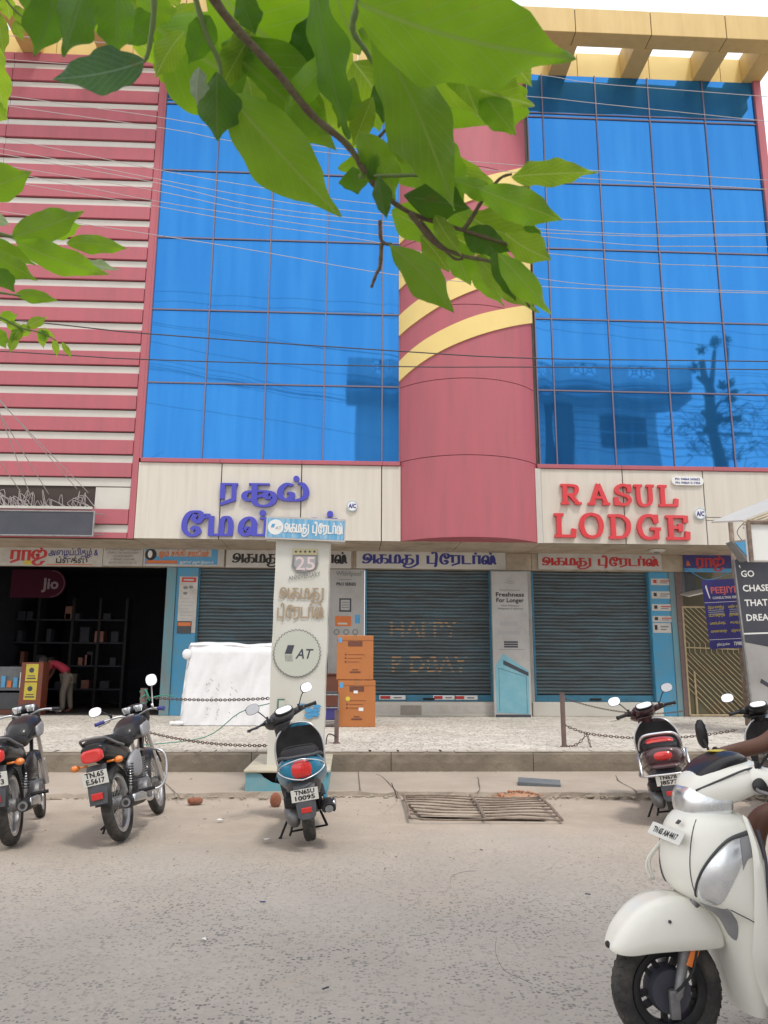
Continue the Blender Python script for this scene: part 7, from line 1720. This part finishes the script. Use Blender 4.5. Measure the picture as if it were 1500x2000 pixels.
# man bending forward in the dark shop
pb = G(120, 1376, ZP); pb = Vector((X_(122,1376,YS+.7), YS+.7, ZP))
mn = thing('person', 'person in crimson shirt and khaki trousers bending forward in the dark shop', 'person', loc=pb)
K = {'pel': (.10,0,.88,.14,.11), 'sp1': (.0,0,1.03,.13,.105), 'sp2': (-.14,0,1.13,.14,.11), 'chest': (-.28,0,1.20,.15,.11), 'neck': (-.39,0,1.23,.055,.055), 'nk2': (-.43,0,1.235,.05,.05),
     'shL': (-.29,-.17,1.18,.06,.06), 'elL': (-.36,-.22,.92,.042,.042), 'wrL': (-.46,-.16,.72,.026,.026), 'shR': (-.29,.17,1.18,.06,.06), 'elR': (-.38,.2,.93,.042,.042), 'wrR': (-.48,.15,.74,.026,.026),
     'hpL': (.09,-.09,.84,.09,.09), 'knL': (.02,-.11,.46,.062,.062), 'anL': (.05,-.11,.09,.04,.04), 'toL': (-.10,-.12,.035,.036,.028), 'hpR': (.09,.09,.84,.09,.09), 'knR': (.10,.11,.46,.062,.062), 'anR': (.16,.11,.09,.04,.04), 'toR': (.01,.12,.035,.036,.028)}
kk = list(K); ik = {k: i for i, k in enumerate(kk)}
EK = [('pel','sp1'),('sp1','sp2'),('sp2','chest'),('chest','neck'),('neck','nk2'),('chest','shL'),('shL','elL'),('elL','wrL'),('chest','shR'),('shR','elR'),('elR','wrR'),('pel','hpL'),('hpL','knL'),('knL','anL'),('anL','toL'),('pel','hpR'),('hpR','knR'),('knR','anR'),('anR','toR')]
bd = skinned('body', [K[k] for k in kk], [(ik[a], ik[b]) for a, b in EK], None, 'mb')
add_hand(bd, K['wrL'][:3], (-.3,.1,-.9), (-.9,0,.3), .5, side=1); add_hand(bd, K['wrR'][:3], (-.3,-.1,-.9), (-.9,0,.3), .5, side=-1)
hm = head(mn, (-.53,0,1.22), (-.75,0,-.65)); bd.add(hm.v, hm.f); bd.build('body', 'skin', mn, smooth=True)
wear('shirt', ['pel','sp1','sp2','chest','neck','shL','slL','shR','slR'], [('pel','sp1'),('sp1','sp2'),('sp2','chest'),('chest','neck'),('chest','shL'),('shL','slL'),('chest','shR'),('shR','slR')], 'redshirt', mn, J_=K,
     over={'slL': (-.33,-.20,1.02,.05,.05), 'slR': (-.34,.19,1.03,.05,.05), 'neck': (-.36,0,1.22,.05,.05), 'pel': (.06,0,.94,.135,.105)})
wear('trousers', ['pel','hpL','knL','anL','hpR','knR','anR'], [('pel','hpL'),('hpL','knL'),('knL','anL'),('pel','hpR'),('hpR','knR'),('knR','anR')], 'trouser', mn, .018, J_=K)

# ================================================================ OVERHEAD CABLES
def cable(pts, Y, m='cable', r_=.0062, label='thin pale overhead cable strung across the upper facade', group='pale overhead cables'):
    P_ = [D(px, py, Y) for px, py in pts]
    a = P_[0]+(P_[0]-P_[1]).normalized()*14; b = P_[-1]+(P_[-1]-P_[-2]).normalized()*14
    o = MB().tube([a]+P_+[b], r_, 5, smooth=5).build('overhead_cable', m, smooth=True); tag(o, label, 'cable', group); return o
pale = [[(0,185),(330,232),(620,285),(1040,145+180),(1500,352)],[(0,205),(330,252),(500,282),(1040,340),(1500,370)],[(0,268),(300,330),(500,365),(745,400),(1165,432),(1500,433)],
        [(0,290),(500,386),(745,418),(1050,447),(1285,459),(1500,457)],[(0,300),(300,356),(500,402),(745,432),(1060,462),(1260,480),(1500,482)],[(60,345),(300,392),(500,424),(745,460),(1070,495),(1280,515),(1500,523)],
        [(60,362),(300,402),(500,438),(745,475),(1060,545),(1290,563),(1500,570)],[(160,437),(330,463),(500,490),(780,538),(1060,560),(1290,568),(1500,573)],[(0,322),(300,372),(500,413),(745,440),(1060,455),(1285,462),(1500,460)],
        [(700,120),(1040,145),(1165,163),(1500,189)],[(700,165),(1040,189),(1165,202),(1500,237)]]
pale.sort(key=lambda p: p[-1][1])
ords = ['topmost','second','third','fourth','fifth','sixth','seventh','eighth','ninth','tenth','lowest']
for i, p in enumerate(pale): cable(p, 12.2+.12*(i % 5), label=('topmost' if i == 0 else 'lowest' if i == 10 else ords[i]+' from the top')+' of the pale overhead cables at the right edge of the facade')
cable([(0,622),(290,652),(780,686),(1045,700),(1500,706)], 12.3, 'cabledark', .011, 'upper of two dark overhead cables crossing the striped wing and the column'); cable([(0,686),(280,702),(780,716),(1045,717),(1500,722)], 12.5, 'cabledark', .010, 'lower of two dark overhead cables crossing the striped wing and the column')
for i, (a, b) in enumerate((((-40,700),(62,975)),((-30,760),(95,965)),((-10,770),(150,955)),((5,790),(172,962)),((-50,830),(40,960)))):
    p, q = D(*a, 13.0), D(*b, YF-.12); d = (p-q).normalized()
    o = MB().tube([p+d*4, p, q], .009, 5).build('drop_cable', 'cable'); tag(o, ['second','third','fourth','rightmost','leftmost'][i]+' pale service cable dropping slantwise to the recess above the charcoal banner', 'cable', 'service cables dropping to the recess')

# ================================================================ ACROSS THE STREET (seen in the mirror glass)
YO = -2.2
def RXp(px, py, Y=YO): q = D(px, py, 2*YF-Y); return q.x, q.z
oh = thing('opposite_house', 'pale blue house across the street with pierced parapet, seen mirrored in the blue glass', 'building')
x0, ztop = RXp(677, 702); x1, _ = RXp(1343, 700); _, zpb = RXp(1150, 752); xw0, _ = RXp(700, 800); xw1, _ = RXp(1312, 800)
M['opp2'] = mat('opposite_house_band', (.50,.58,.64), .8)
holes = [RXp(a, 720)[0] for a in (1030, 1108, 1175, 1218, 1285)]
zh0, zh1 = RXp(1150, 742)[1], RXp(1150, 714)[1]
gr_ = [(RXp(738,720)[0], RXp(775,720)[0]), (RXp(1000,720)[0], RXp(1067,720)[0]), (RXp(1108,720)[0], RXp(1172,720)[0]), (RXp(1218,720)[0], RXp(1284,720)[0])]
yo0, yo1 = YO-.25, YO
MB().box(x0, yo0, zpb, x1, yo1, zh0).build('parapet_wall', 'opp', oh); MB().box(x0, yo0, zh1, x1, yo1, ztop).build('parapet_wall', 'opp', oh)
xx = x0
for a, b in gr_+[(x1, x1)]: MB().box(xx, yo0+.002, zh0+.002, a, yo1-.002, zh1-.002).build('parapet_wall', 'opp', oh); xx = b
for a, b in gr_:
    mb = MB(); hw_ = (b-a)/2; cz = (zh0+zh1)/2; hz = (zh1-zh0)/2
    for k in range(2):
        cx = a+hw_*(k+.5); 
        for sx in (1,-1):
            for sz in (1,-1): mb.tube([(cx+sx*.12,YO-.12,cz+sz*.12),(cx+sx*hw_*.48,YO-.12,cz+sz*hz)], .03, 6)
        mb.tube([(cx+.14*math.cos(q),YO-.12,cz+.14*math.sin(q)) for q in np.linspace(0,2*PI,9)], .03, 6)
    mb.tube([(a+hw_,YO-.12,zh0),(a+hw_,YO-.12,zh1)], .04, 6).build('parapet_grille', 'oppdark', oh)
MB().box(x0, YO-2.5, zpb-.35, x1+.0, YO+.0, zpb-.02).build('balcony_slab', 'opp2', oh)
MB().box(xw0, YO-9, 0, xw1, YO-1.6, zpb-.36).build('wall', 'opp', oh)
wx0, wz1 = RXp(1183, 812, YO-1.6); wx1, wz0 = RXp(1263, 880, YO-1.6)
wn = MB().box(wx0, YO-1.6, wz0, wx1, YO-1.55, wz1).build('window', 'oppdark', oh); MB().box((wx0+wx1)/2-.03, YO-1.549, wz0, (wx0+wx1)/2+.03, YO-1.52, wz1).box(wx0-.1, YO-1.549, wz1, wx1+.1, YO-1.3, wz1+.12).box(wx0,YO-1.549,(wz0+wz1)/2-.03,wx1,YO-1.53,(wz0+wz1)/2+.03).build('window_frame', 'opp2', wn)
dx0, dz1 = RXp(1050, 778, YO-1.6); dx1, _ = RXp(1120, 880, YO-1.6)
MB().box(dx0, YO-1.6, wz0-1.2, dx1, YO-1.55, dz1).build('shutter_door', 'oppdark', oh)
for z in np.arange(1.0, 9.5, 3.2):
    for i in range(3): MB().box(xw0+2+i*4, YO-1.6, z+.4, xw0+3.6+i*4, YO-1.55, z+2).build('window', 'oppdark', oh)
# lopped roadside tree with cable tangle
tx, _ = RXp(1405, 900, -1.2)
tr_ = thing('lopped_tree', 'lopped tree trunk with leafy tufts and tangled cables, seen mirrored in the right glass', 'tree', (0,0,0))
def tp(px, py): x, z = RXp(px, py, -1.2); return Vector((x, -1.2, z))
base = tp(1408, 905)
MB().tube([(base.x+.1,-1.2,-.1),(base.x,-1.2,5),(base.x,-1.2,base.z),tp(1398,850),tp(1390,800),tp(1386,762)], [.42,.38,.36,.33,.30,.26], 12, smooth=4).build('trunk', 'tree_bark', tr_, smooth=True)
for P_, r_ in (([(1386,768),(1376,740),(1372,706)], [.24,.2,.2]), ([(1388,765),(1400,720),(1405,682)], [.16,.14,.12]), ([(1384,760),(1370,752),(1358,742)], [.14,.13,.12]), ([(1395,800),(1408,780),(1418,776)], [.10,.08,.06]), ([(1400,830),(1418,818),(1428,812)], [.12,.10,.07])):
    MB().tube([tp(*p) for p in P_], r_, 9, smooth=3).build('limb', 'tree_bark', tr_, smooth=True)
rl = random.Random(77)
for px, py, s_ in ((1372,680,.36),(1403,665,.42),(1354,722,.42),(1416,756,.30),(1428,774,.22),(1376,798,.25),(1412,812,.25),(1380,838,.2),(1432,815,.2)):
    c = tp(px, py); mb = MB()
    for k in range(90):
        u = Vector((rl.gauss(0,1), rl.gauss(0,1), rl.gauss(0,1))).normalized()*s_*rl.uniform(.3,1); a = Vector((rl.gauss(0,1),rl.gauss(0,1),rl.gauss(0,1))).normalized()*.10; b = a.cross(u).normalized()*.06
        mb.add([c+u-a, c+u+b, c+u+a, c+u-b], [(0,1,2,3)])
    o = mb.build('leaf_tuft', mat('dark_leaf', (.04,.09,.02), .7) if 'dark_leaf' not in bpy.data.materials else bpy.data.materials['dark_leaf'], tr_); o['kind'] = 'stuff'
mb = MB()
for k in range(70):
    a = tp(rl.uniform(1320,1400), rl.uniform(800,900)) if k % 2 else tp(rl.uniform(1405,1500), rl.uniform(790,900)); a.y += rl.uniform(-.4,.4); P_ = [a]
    for j in range(4): a = a+Vector((rl.uniform(-.6,.6), rl.uniform(-.2,.2), rl.uniform(-.6,.5))); P_.append(a)
    mb.tube(P_, .022, 4, smooth=4)
for k in range(9):
    z = tp(1400, 770+16*k).z; mb.tube([(base.x-14, -1.0, z+.6), (base.x, -1.2, z), (base.x+12, -1.3, z+.4)], .022, 4, smooth=5)
o = mb.build('cable_tangle', 'cabledark', tr_); o['kind'] = 'stuff'
mb = MB(); q0, q1 = tp(1355, 843), tp(1465, 840); mb.box(q0.x, -1.35, q0.z-.05, q1.x, -1.25, q0.z+.06); mb.build('cross_arm', 'rust', tr_)
# the lower parts of the street behind the viewer
sw = MB().box(-40,-3.6,0,x0-4,-12,7); 
ob = sw.build('low_building', 'opp2'); tag(ob, 'low plain building behind the viewer, not seen in the photograph glass', 'building'); bpy.data.objects.remove(ob)

# ================================================================ FOREGROUND BRANCHES
def leafmat(name, col, trans, vein):
    m = bpy.data.materials.new(name); m.use_nodes = True; n = m.node_tree; L = n.links
    for x in list(n.nodes): n.nodes.remove(x)
    out = n.nodes.new('ShaderNodeOutputMaterial'); ms = n.nodes.new('ShaderNodeMixShader'); b = n.nodes.new('ShaderNodeBsdfPrincipled'); tr = n.nodes.new('ShaderNodeBsdfTranslucent')
    uv = n.nodes.new('ShaderNodeUVMap'); sp = n.nodes.new('ShaderNodeSeparateXYZ'); L.new(uv.outputs[0], sp.inputs[0])
    def mt(op, a, c=None, c2=None):
        k = n.nodes.new('ShaderNodeMath'); k.operation = op
        for v, i in ((a,0),(c,1),(c2,2)):
            if v is None: continue
            if isinstance(v, (int,float)): k.inputs[i].default_value = v
            else: L.new(v, k.inputs[i])
        return k.outputs[0]
    ay = mt('ABSOLUTE', mt('SUBTRACT', sp.outputs['Y'], .5))          # distance from the midrib
    # side veins run forward from the midrib
    ph = mt('SUBTRACT', mt('MULTIPLY', sp.outputs['X'], 9.), mt('MULTIPLY', ay, 7.))
    fr = mt('ABSOLUTE', mt('SUBTRACT', mt('FRACT', ph), .5))
    def rg(v, a, c, lo=0., hi=1.):
        r = n.nodes.new('ShaderNodeMapRange'); r.inputs['From Min'].default_value = a; r.inputs['From Max'].default_value = c; r.inputs['To Min'].default_value = lo; r.inputs['To Max'].default_value = hi; L.new(v, r.inputs['Value']); return r.outputs['Result']
    side = rg(fr, 0, .085, 1.0, 0); mid = rg(ay, .010, .030, 1.6, 0)
    fine = n.nodes.new('ShaderNodeTexVoronoi'); fine.feature = 'DISTANCE_TO_EDGE'; fine.inputs['Scale'].default_value = 260; tco = n.nodes.new('ShaderNodeTexCoord'); L.new(tco.outputs['Object'], fine.inputs['Vector']); side = mt('MAXIMUM', side, rg(fine.outputs['Distance'], 0, .08, .30, 0))
    vn = mt('MAXIMUM', side, mid)
    g = n.nodes.new('ShaderNodeTexCoord'); no = n.nodes.new('ShaderNodeTexNoise'); no.inputs['Scale'].default_value = 14; no.inputs['Detail'].default_value = 5; L.new(g.outputs['Object'], no.inputs['Vector'])
    def mx(f, a, c):
        k = n.nodes.new('ShaderNodeMix'); k.data_type = 'RGBA'
        for v, s_ in ((f,'Factor'),(a,'A'),(c,'B')):
            if isinstance(v, (int,float)): k.inputs[s_].default_value = v
            elif isinstance(v, tuple): k.inputs[s_].default_value = (*v,1)
            else: L.new(v, k.inputs[s_])
        return k.outputs['Result']
    oi = n.nodes.new('ShaderNodeObjectInfo'); rv = rg(oi.outputs['Random'], .2, 1, 0, .34)
    base = mx(rg(no.outputs['Fac'],.35,.7), col, tuple(c*.72 for c in col)); bl = n.nodes.new('ShaderNodeTexNoise'); bl.inputs['Scale'].default_value = 38; bl.inputs['Detail'].default_value = 4; L.new(g.outputs['Object'], bl.inputs['Vector']); bm_ = rg(bl.outputs['Fac'], .68, .73, 0, .75)
    L.new(mx(bm_, mx(rv, mx(mt('MULTIPLY', vn, .7), base, vein), (.01,.03,.008)), (.12,.07,.02)), b.inputs['Base Color'])
    b.inputs['Roughness'].default_value = .42; b.inputs['Specular IOR Level'].default_value = .45
    t0 = mx(rg(no.outputs['Fac'],.35,.7), trans, tuple(c*.75 for c in trans)); L.new(mx(rv, mx(mt('MULTIPLY', vn, .6), t0, tuple(min(1,c*1.1) for c in vein)), (.02,.07,.01)), tr.inputs['Color'])
    bp = n.nodes.new('ShaderNodeBump'); bp.inputs['Strength'].default_value = .3; bp.inputs['Distance'].default_value = .002; L.new(mt('ADD', vn, no.outputs['Fac']), bp.inputs['Height']); L.new(bp.outputs['Normal'], b.inputs['Normal'])
    ms.inputs[0].default_value = .5; L.new(b.outputs[0], ms.inputs[1]); L.new(tr.outputs[0], ms.inputs[2]); L.new(ms.outputs[0], out.inputs[0]); return m
LM = {'g': leafmat('green_leaf', (.075,.18,.018), (.46,.80,.02), (.28,.42,.07)), 'd': leafmat('deep_green_leaf', (.04,.11,.018), (.18,.40,.012), (.13,.22,.05)),
      'y': leafmat('young_leaf', (.12,.23,.02), (.52,.78,.03), (.42,.55,.12)), 'b': leafmat('bluish_leaf', (.075,.16,.10), (.10,.22,.05), (.18,.28,.17)), 'p': leafmat('pale_leaf_back', (.36,.44,.33), (.40,.55,.20), (.5,.55,.4))}
def leaf(par, bpx, tpx, wpx, dist, tone='g', dd=0., roll=0., lob=.12, seed=0, curl=.12, fold=.18, name='leaf', width_at=.42):
    """a leaf blade from its stalk end to its tip; the blade is folded, ruffled and bowed"""
    r = random.Random(seed*131+7); a = A(*bpx, dist); b = A(*tpx, dist+dd); ax = (b-a); L_ = ax.length; ax.normalize()
    view = (a+b)*.5-Vector((0,0,EYE)); view.normalize(); sd = ax.cross(view).normalized(); nn_ = sd.cross(ax).normalized()
    q = Matrix.Rotation(R(roll), 3, ax); sd = q @ sd; nn_ = q @ nn_
    W_ = (.74 if name == 'leaf' and abs(tpx[0]-bpx[0])+abs(tpx[1]-bpx[1]) < 420 else .86)*wpx/2/FPX*dist/max(.35, math.cos(R(roll)))
    nu, nv = 36, 8; vs = []; uvs = []
    ph = [r.uniform(0, 6.28) for _ in range(4)]; fr_ = r.uniform(2.2, 3.6)
    for i in range(nu+1):
        u = i/nu; p_ = math.log(.5)/math.log(width_at); s_ = math.sin(PI*u**p_)**.88 if 0 < u < 1 else 0
        s_ = max(s_, .012) if u < 1 else 0.004
        tip = max(0, (u-.72)/.28); s_ *= 1-.45*math.sin(min(1,tip*1.25)*PI*.5)
        for j in range(nv+1):
            v = j/nv*2-1; side = 1 if v > 0 else -1
            lobe = 1+lob*.62*math.sin(u*2*PI*fr_*.72+ph[0 if side > 0 else 1])*(math.sin(PI*u))+.15*lob*math.sin(u*2*PI*fr_*1.7+ph[2 if side > 0 else 3])
            y = v*W_*s_*(1+(lobe-1)*abs(v)**2)
            z = -fold*abs(y)*(1.2) - curl*L_*(u-.4)**2*1.6 + .025*L_*math.sin(u*2*PI*fr_+ph[0]+side)*abs(v)**2*1.1 + .012*L_*math.sin(u*14+ph[2])*abs(v)
            bow = .05*L_*math.sin(PI*u+ph[1]*.15)*(1 if ph[3] > 3 else -1)
            vs.append(a+ax*(u*L_)+sd*(y+bow*.5)+nn_*(-z)); uvs.append((u, .5+v*.5*max(s_, .05)))
    fs = [(i*(nv+1)+j, i*(nv+1)+j+1, (i+1)*(nv+1)+j+1, (i+1)*(nv+1)+j) for i in range(nu) for j in range(nv)]
    me = bpy.data.meshes.new(name); me.from_pydata(vs, [], fs); me.update(); me.materials.append(LM[tone])
    ul = me.uv_layers.new(name='UVMap')
    for lp_ in me.loops: ul.data[lp_.index].uv = uvs[lp_.vertex_index]
    me.shade_smooth(); o = bpy.data.objects.new(name, me); C.objects.link(o); o.parent = par
    return o
def twig(par, pts, dist, r0, r1, m='twig', name='twig', dd=0):
    n_ = len(pts); P_ = [A(*p, dist+dd*i/(n_-1)) for i, p in enumerate(pts)]; rs = [r0+(r1-r0)*i/(n_-1) for i in range(n_)]
    P2, R2 = catmull(P_, 6, rs)
    R2 = [r_*(1+.10*math.sin(i*1.9)) for i, r_ in enumerate(R2)]
    return MB().tube(P2, R2, 8).build(name, m, par, smooth=True)
br = thing('leafy_branch', 'large leafy branch hanging down from above across the middle of the view', 'branch', A(420, -60, .95))
def at_branch(o, e=None):
    o.matrix_parent_inverse = br.matrix_world.inverted() if e is None else e.matrix_world.inverted(); return o
bpy.context.view_layer.update()
BL = [ # base, tip, width px, dist, tone, depth change, roll, lobes
 ((700,5),(1130,130),196,.72,'g',.05,15,.10),((715,40),(905,405),128,.78,'g',.0,-20,.10),((600,-60),(665,285),80,.80,'d',.03,38,.12),
 ((840,130),(1045,215),120,.90,'y',.05,20,.18),((700,60),(965,255),190,.98,'g',.03,10,.22),((985,150),(990,265),100,.99,'g',.0,25,.2),
 ((450,180),(668,424),130,.84,'g',.0,-15,.13),((395,-40),(660,180),230,.93,'g',.0,20,.10),((300,40),(560,215),190,.97,'g',.0,-12,.14),((430,90),(660,300),150,.90,'g',.02,15,.12),
 ((420,140),(420,275),100,.84,'d',.0,30,.16),((385,130),(380,205),40,.83,'p',.0,50,.1),((290,60),(420,150),120,.99,'g',.02,10,.14),((470,-20),(495,70),60,.88,'d',.0,30,.1),
 ((235,-40),(230,120),85,.76,'d',.0,-30,.22),((170,-60),(120,110),90,.80,'d',.0,35,.20),((110,-50),(75,115),80,.83,'d',.0,-25,.15),((65,-50),(70,50),60,.86,'d',.0,20,.15),
 ((280,120),(98,160),85,.74,'b',.02,-15,.20),((235,30),(300,85),80,.90,'d',.0,25,.15),((300,-20),(300,60),80,.95,'g',.0,15,.15),
 ((560,190),(640,270),90,.88,'g',.0,20,.15),((520,-40),(560,130),160,.99,'g',.0,-20,.1),((640,-40),(700,110),170,1.0,'g',.0,20,.12),((690,120),(770,240),110,.98,'y',.0,-25,.25),((760,150),(745,240),80,.95,'d',.0,15,.2),
 ((705,255),(780,395),90,.86,'g',.0,-22,.12),((780,290),(830,380),95,.93,'g',.0,20,.14),((690,325),(700,380),70,.92,'d',.0,-15,.18),((735,345),(752,430),45,.84,'d',.0,35,.1),((770,230),(850,340),110,.99,'y',.0,10,.15),
 ((790,385),(920,410),95,.84,'d',.02,15,.10),((825,340),(905,370),80,.95,'g',.0,-20,.12),((1000,350),(1172,335),62,.78,'y',.03,18,.14),((930,360),(1100,430),85,.82,'g',.0,-14,.12),((910,420),(1045,480),90,.88,'y',.0,15,.15),
 ((765,410),(885,470),90,.95,'g',.0,15,.12),((760,475),(890,608),90,.80,'g',.0,-18,.14),((890,470),(915,560),75,.88,'g',.0,20,.16),((905,455),(1000,490),70,.86,'d',.0,-18,.14),((985,455),(1075,512),75,.84,'y',.0,20,.12),
 ((975,490),(1080,610),65,.82,'g',.0,-24,.12),((930,500),(1050,615),62,.86,'y',.0,22,.10),((870,400),(940,455),70,.95,'g',.0,-15,.14),((940,380),(1010,400),60,.93,'y',.0,12,.14),((1010,455),(1065,475),50,.90,'d',.0,20,.1),((820,460),(880,530),60,.93,'y',.0,-10,.12),
 ((600,160),(700,235),95,.96,'y',.0,10,.2),((880,90),(950,190),120,.97,'y',.0,-10,.18),((560,120),(620,200),110,1.02,'y',.0,5,.1),((350,100),(460,190),110,1.0,'g',.0,5,.1),((255,75),(345,125),50,1.05,'y',.0,20,.16),((300,110),(345,165),40,1.02,'y',.0,-20,.16)]
BL += [((520,60),(600,190),90,1.04,'y',.0,10,.1),((470,110),(540,215),80,1.06,'y',.0,-15,.12),((640,200),(720,300),70,1.04,'y',.0,15,.14),((660,60),(640,190),90,1.06,'y',.0,-10,.1),((800,200),(880,300),90,1.03,'y',.0,12,.15),((860,230),(820,350),80,1.04,'g',.0,-15,.14),
 ((850,300),(960,370),60,1.0,'y',.0,10,.12),((890,330),(1000,420),62,.98,'y',.0,-12,.12),((820,400),(880,500),60,1.0,'y',.0,18,.12),((850,440),(960,500),55,.97,'y',.0,-14,.12),((930,440),(1020,560),52,.94,'g',.0,14,.12),((960,420),(1060,450),45,.96,'y',.0,-10,.12),((900,500),(985,600),50,.95,'g',.0,16,.12),
 ((330,30),(420,80),80,1.04,'y',.0,10,.1),((560,20),(620,100),90,1.06,'y',.0,-10,.1),((720,170),(740,260),70,1.04,'g',.0,12,.14),((820,70),(920,140),110,1.02,'y',.0,8,.14),((140,-50),(150,60),70,.95,'d',.0,20,.14),((200,-60),(195,70),80,.98,'g',.0,-20,.14),((660,330),(760,300),40,.95,'g',.0,20,.1)]
BL += [((690,150),(660,250),62,.90,'g',.0,18,.12),((730,190),(690,290),56,.93,'y',.0,-14,.12),((880,60),(930,230),78,.90,'y',.0,16,.14),((930,160),(1010,265),70,.93,'g',.0,-12,.12),((640,110),(560,210),70,.86,'g',.0,15,.12),((500,60),(420,190),66,.90,'y',.0,-16,.12),
 ((580,220),(530,330),56,.90,'g',.0,14,.12),((760,250),(820,330),52,.86,'y',.0,-16,.12),((870,270),(905,400),58,.86,'g',.0,18,.12),((740,300),(700,350),40,.86,'y',.0,10,.1),((880,350),(990,395),46,.84,'g',.0,-14,.1),((850,420),(900,500),46,.84,'y',.0,12,.1),((960,480),(1010,590),44,.84,'d',.0,-16,.1),
 ((360,60),(300,150),60,.92,'y',.0,14,.12),((410,30),(370,130),64,.88,'d',.0,-18,.12),((480,150),(510,260),58,.86,'y',.0,12,.12),((620,30),(570,140),70,.92,'d',.0,-14,.12),((790,60),(760,180),66,.90,'d',.0,20,.12),((960,60),(1040,170),80,.95,'y',.0,-10,.12)]
twig(br, [(385,-60),(440,30),(540,140),(610,225),(680,285),(730,360),(800,415),(905,450),(1000,480)], .86, .0050, .0018)
twig(br, [(800,415),(850,475),(905,500),(975,520),(1035,600)], .85, .0032, .0012); twig(br, [(700,345),(760,343),(850,345),(935,372),(960,380)], .86, .0022, .0016, 'stem')
twig(br, [(905,450),(925,420),(940,395),(975,350),(1000,340)], .86, .0026, .0012); twig(br, [(720,-60),(695,20),(690,60),(715,100),(760,170),(780,200)], .85, .004, .0015, 'stem')
twig(br, [(375,-30),(400,60),(430,130),(425,190),(440,218),(500,215)], .88, .003, .0015, 'stem'); twig(br, [(745,475),(742,520),(735,535),(725,562)], .85, .0022, .0016)
twig(br, [(742,430),(745,470),(765,478)], .85, .002, .0018); twig(br, [(300,-40),(300,30),(290,100),(280,122)], .82, .003, .0015, 'stem'); twig(br, [(230,-60),(250,-10),(235,30)], .85, .003, .002)
twig(br, [(740,268),(765,240),(780,215),(790,190)], .93, .0018, .001); twig(br, [(820,430),(880,500),(905,505)], .88, .002, .0012)
for i, (a, b, w_, d_2, tn, dd, rl_, lo) in enumerate(BL):
    leaf(br, a, b, w_, d_2, tn, dd, rl_, lo, seed=i+1, curl=.10+.05*((i*7) % 3), width_at=.40+.06*((i*5) % 3))
for c_ in list(br.children): at_branch(c_)
b2 = thing('leafy_branch', 'leafy sprig entering from the left edge over the striped wing', 'branch', A(-60, 440, 1.1)); bpy.context.view_layer.update()
twig(b2, [(-60,440),(-20,450),(20,462),(60,468)], 1.05, .003, .0016, 'stem'); twig(b2, [(-60,560),(-10,570),(40,578)], 1.1, .0022, .0012, 'stem')
for i, (a, b, w_, d_2, tn, dd, rl_, lo) in enumerate([((-40,380),(62,335),78,1.0,'g',0,10,.1),((22,460),(165,412),72,1.02,'g',0,-12,.1),((30,472),(215,540),66,1.0,'g',0,10,.1),((130,475),(252,482),44,1.06,'g',0,-18,.1),((90,455),(160,440),50,1.1,'g',0,10,.1),
        ((160,512),(232,530),22,1.08,'p',0,40,.1),((-30,470),(70,520),48,1.08,'g',0,20,.12),((-20,500),(75,545),46,1.05,'g',0,-18,.12),((-10,525),(28,572),40,1.04,'d',0,25,.1),((30,575),(115,585),32,1.12,'g',0,-15,.12),((20,462),(60,470),24,1.1,'p',0,30,.1),((-30,420),(20,440),30,1.1,'p',0,20,.1),
        ((-20,210),(15,235),40,1.1,'y',0,20,.2),((-30,60),(10,230),60,1.1,'y',0,10,.2)]):
    leaf(b2, a, b, w_, d_2, tn, dd, rl_, lo, seed=100+i, curl=.12)
for c_ in list(b2.children): at_branch(c_, b2)
b3 = thing('leafy_branch', 'drooping sprig of small yellow young leaves at the left edge', 'branch', A(-50, 600, 1.3)); bpy.context.view_layer.update()
twig(b3, [(-60,600),(0,620),(40,640),(80,650),(110,665)], 1.3, .002, .0008, 'stem')
for i, (a, b, w_, rl_) in enumerate([((0,625),(35,615),30,10),((52,640),(92,618),26,-10),((40,640),(20,668),26,15),((60,650),(32,640),30,-20),((80,645),(92,668),22,20),((80,640),(84,682),20,10),((105,662),(112,698),16,-10),((122,668),(140,700),14,15),((-10,640),(10,682),34,20),((30,650),(20,690),22,-20),((12,630),(50,650),24,20),((85,640),(108,662),10,30)]):
    leaf(b3, a, b, w_, 1.3, 'y' if i % 4 else 'g', 0, rl_, .08, seed=200+i, curl=.1)
for c_ in list(b3.children): at_branch(c_, b3)
b4 = thing('leafy_branch', 'small bright yellow green leaves at the top left corner', 'branch', A(60, -60, 1.5)); bpy.context.view_layer.update()
twig(b4, [(-20,-60),(20,10),(60,40),(100,30)], 1.5, .002, .001, 'stem'); twig(b4, [(180,-60),(250,30),(290,90),(330,120)], 1.5, .002, .001, 'stem')
for i, (a, b, w_) in enumerate([((10,-10),(20,40),34),((30,10),(55,60),28),((60,20),(110,35),30),((30,40),(45,80),24),((255,-20),(300,25),40),((230,-30),(270,20),40),((290,90),(305,130),24),((330,100),(345,165),28),((285,60),(310,100),24),((330,-30),(350,20),30),((-10,20),(10,110),34),((-20,100),(10,200),34)]):
    leaf(b4, a, b, w_, 1.5, 'y', 0, (i*37) % 50-25, .1, seed=300+i, curl=.1)
for c_ in list(b4.children): at_branch(c_, b4)
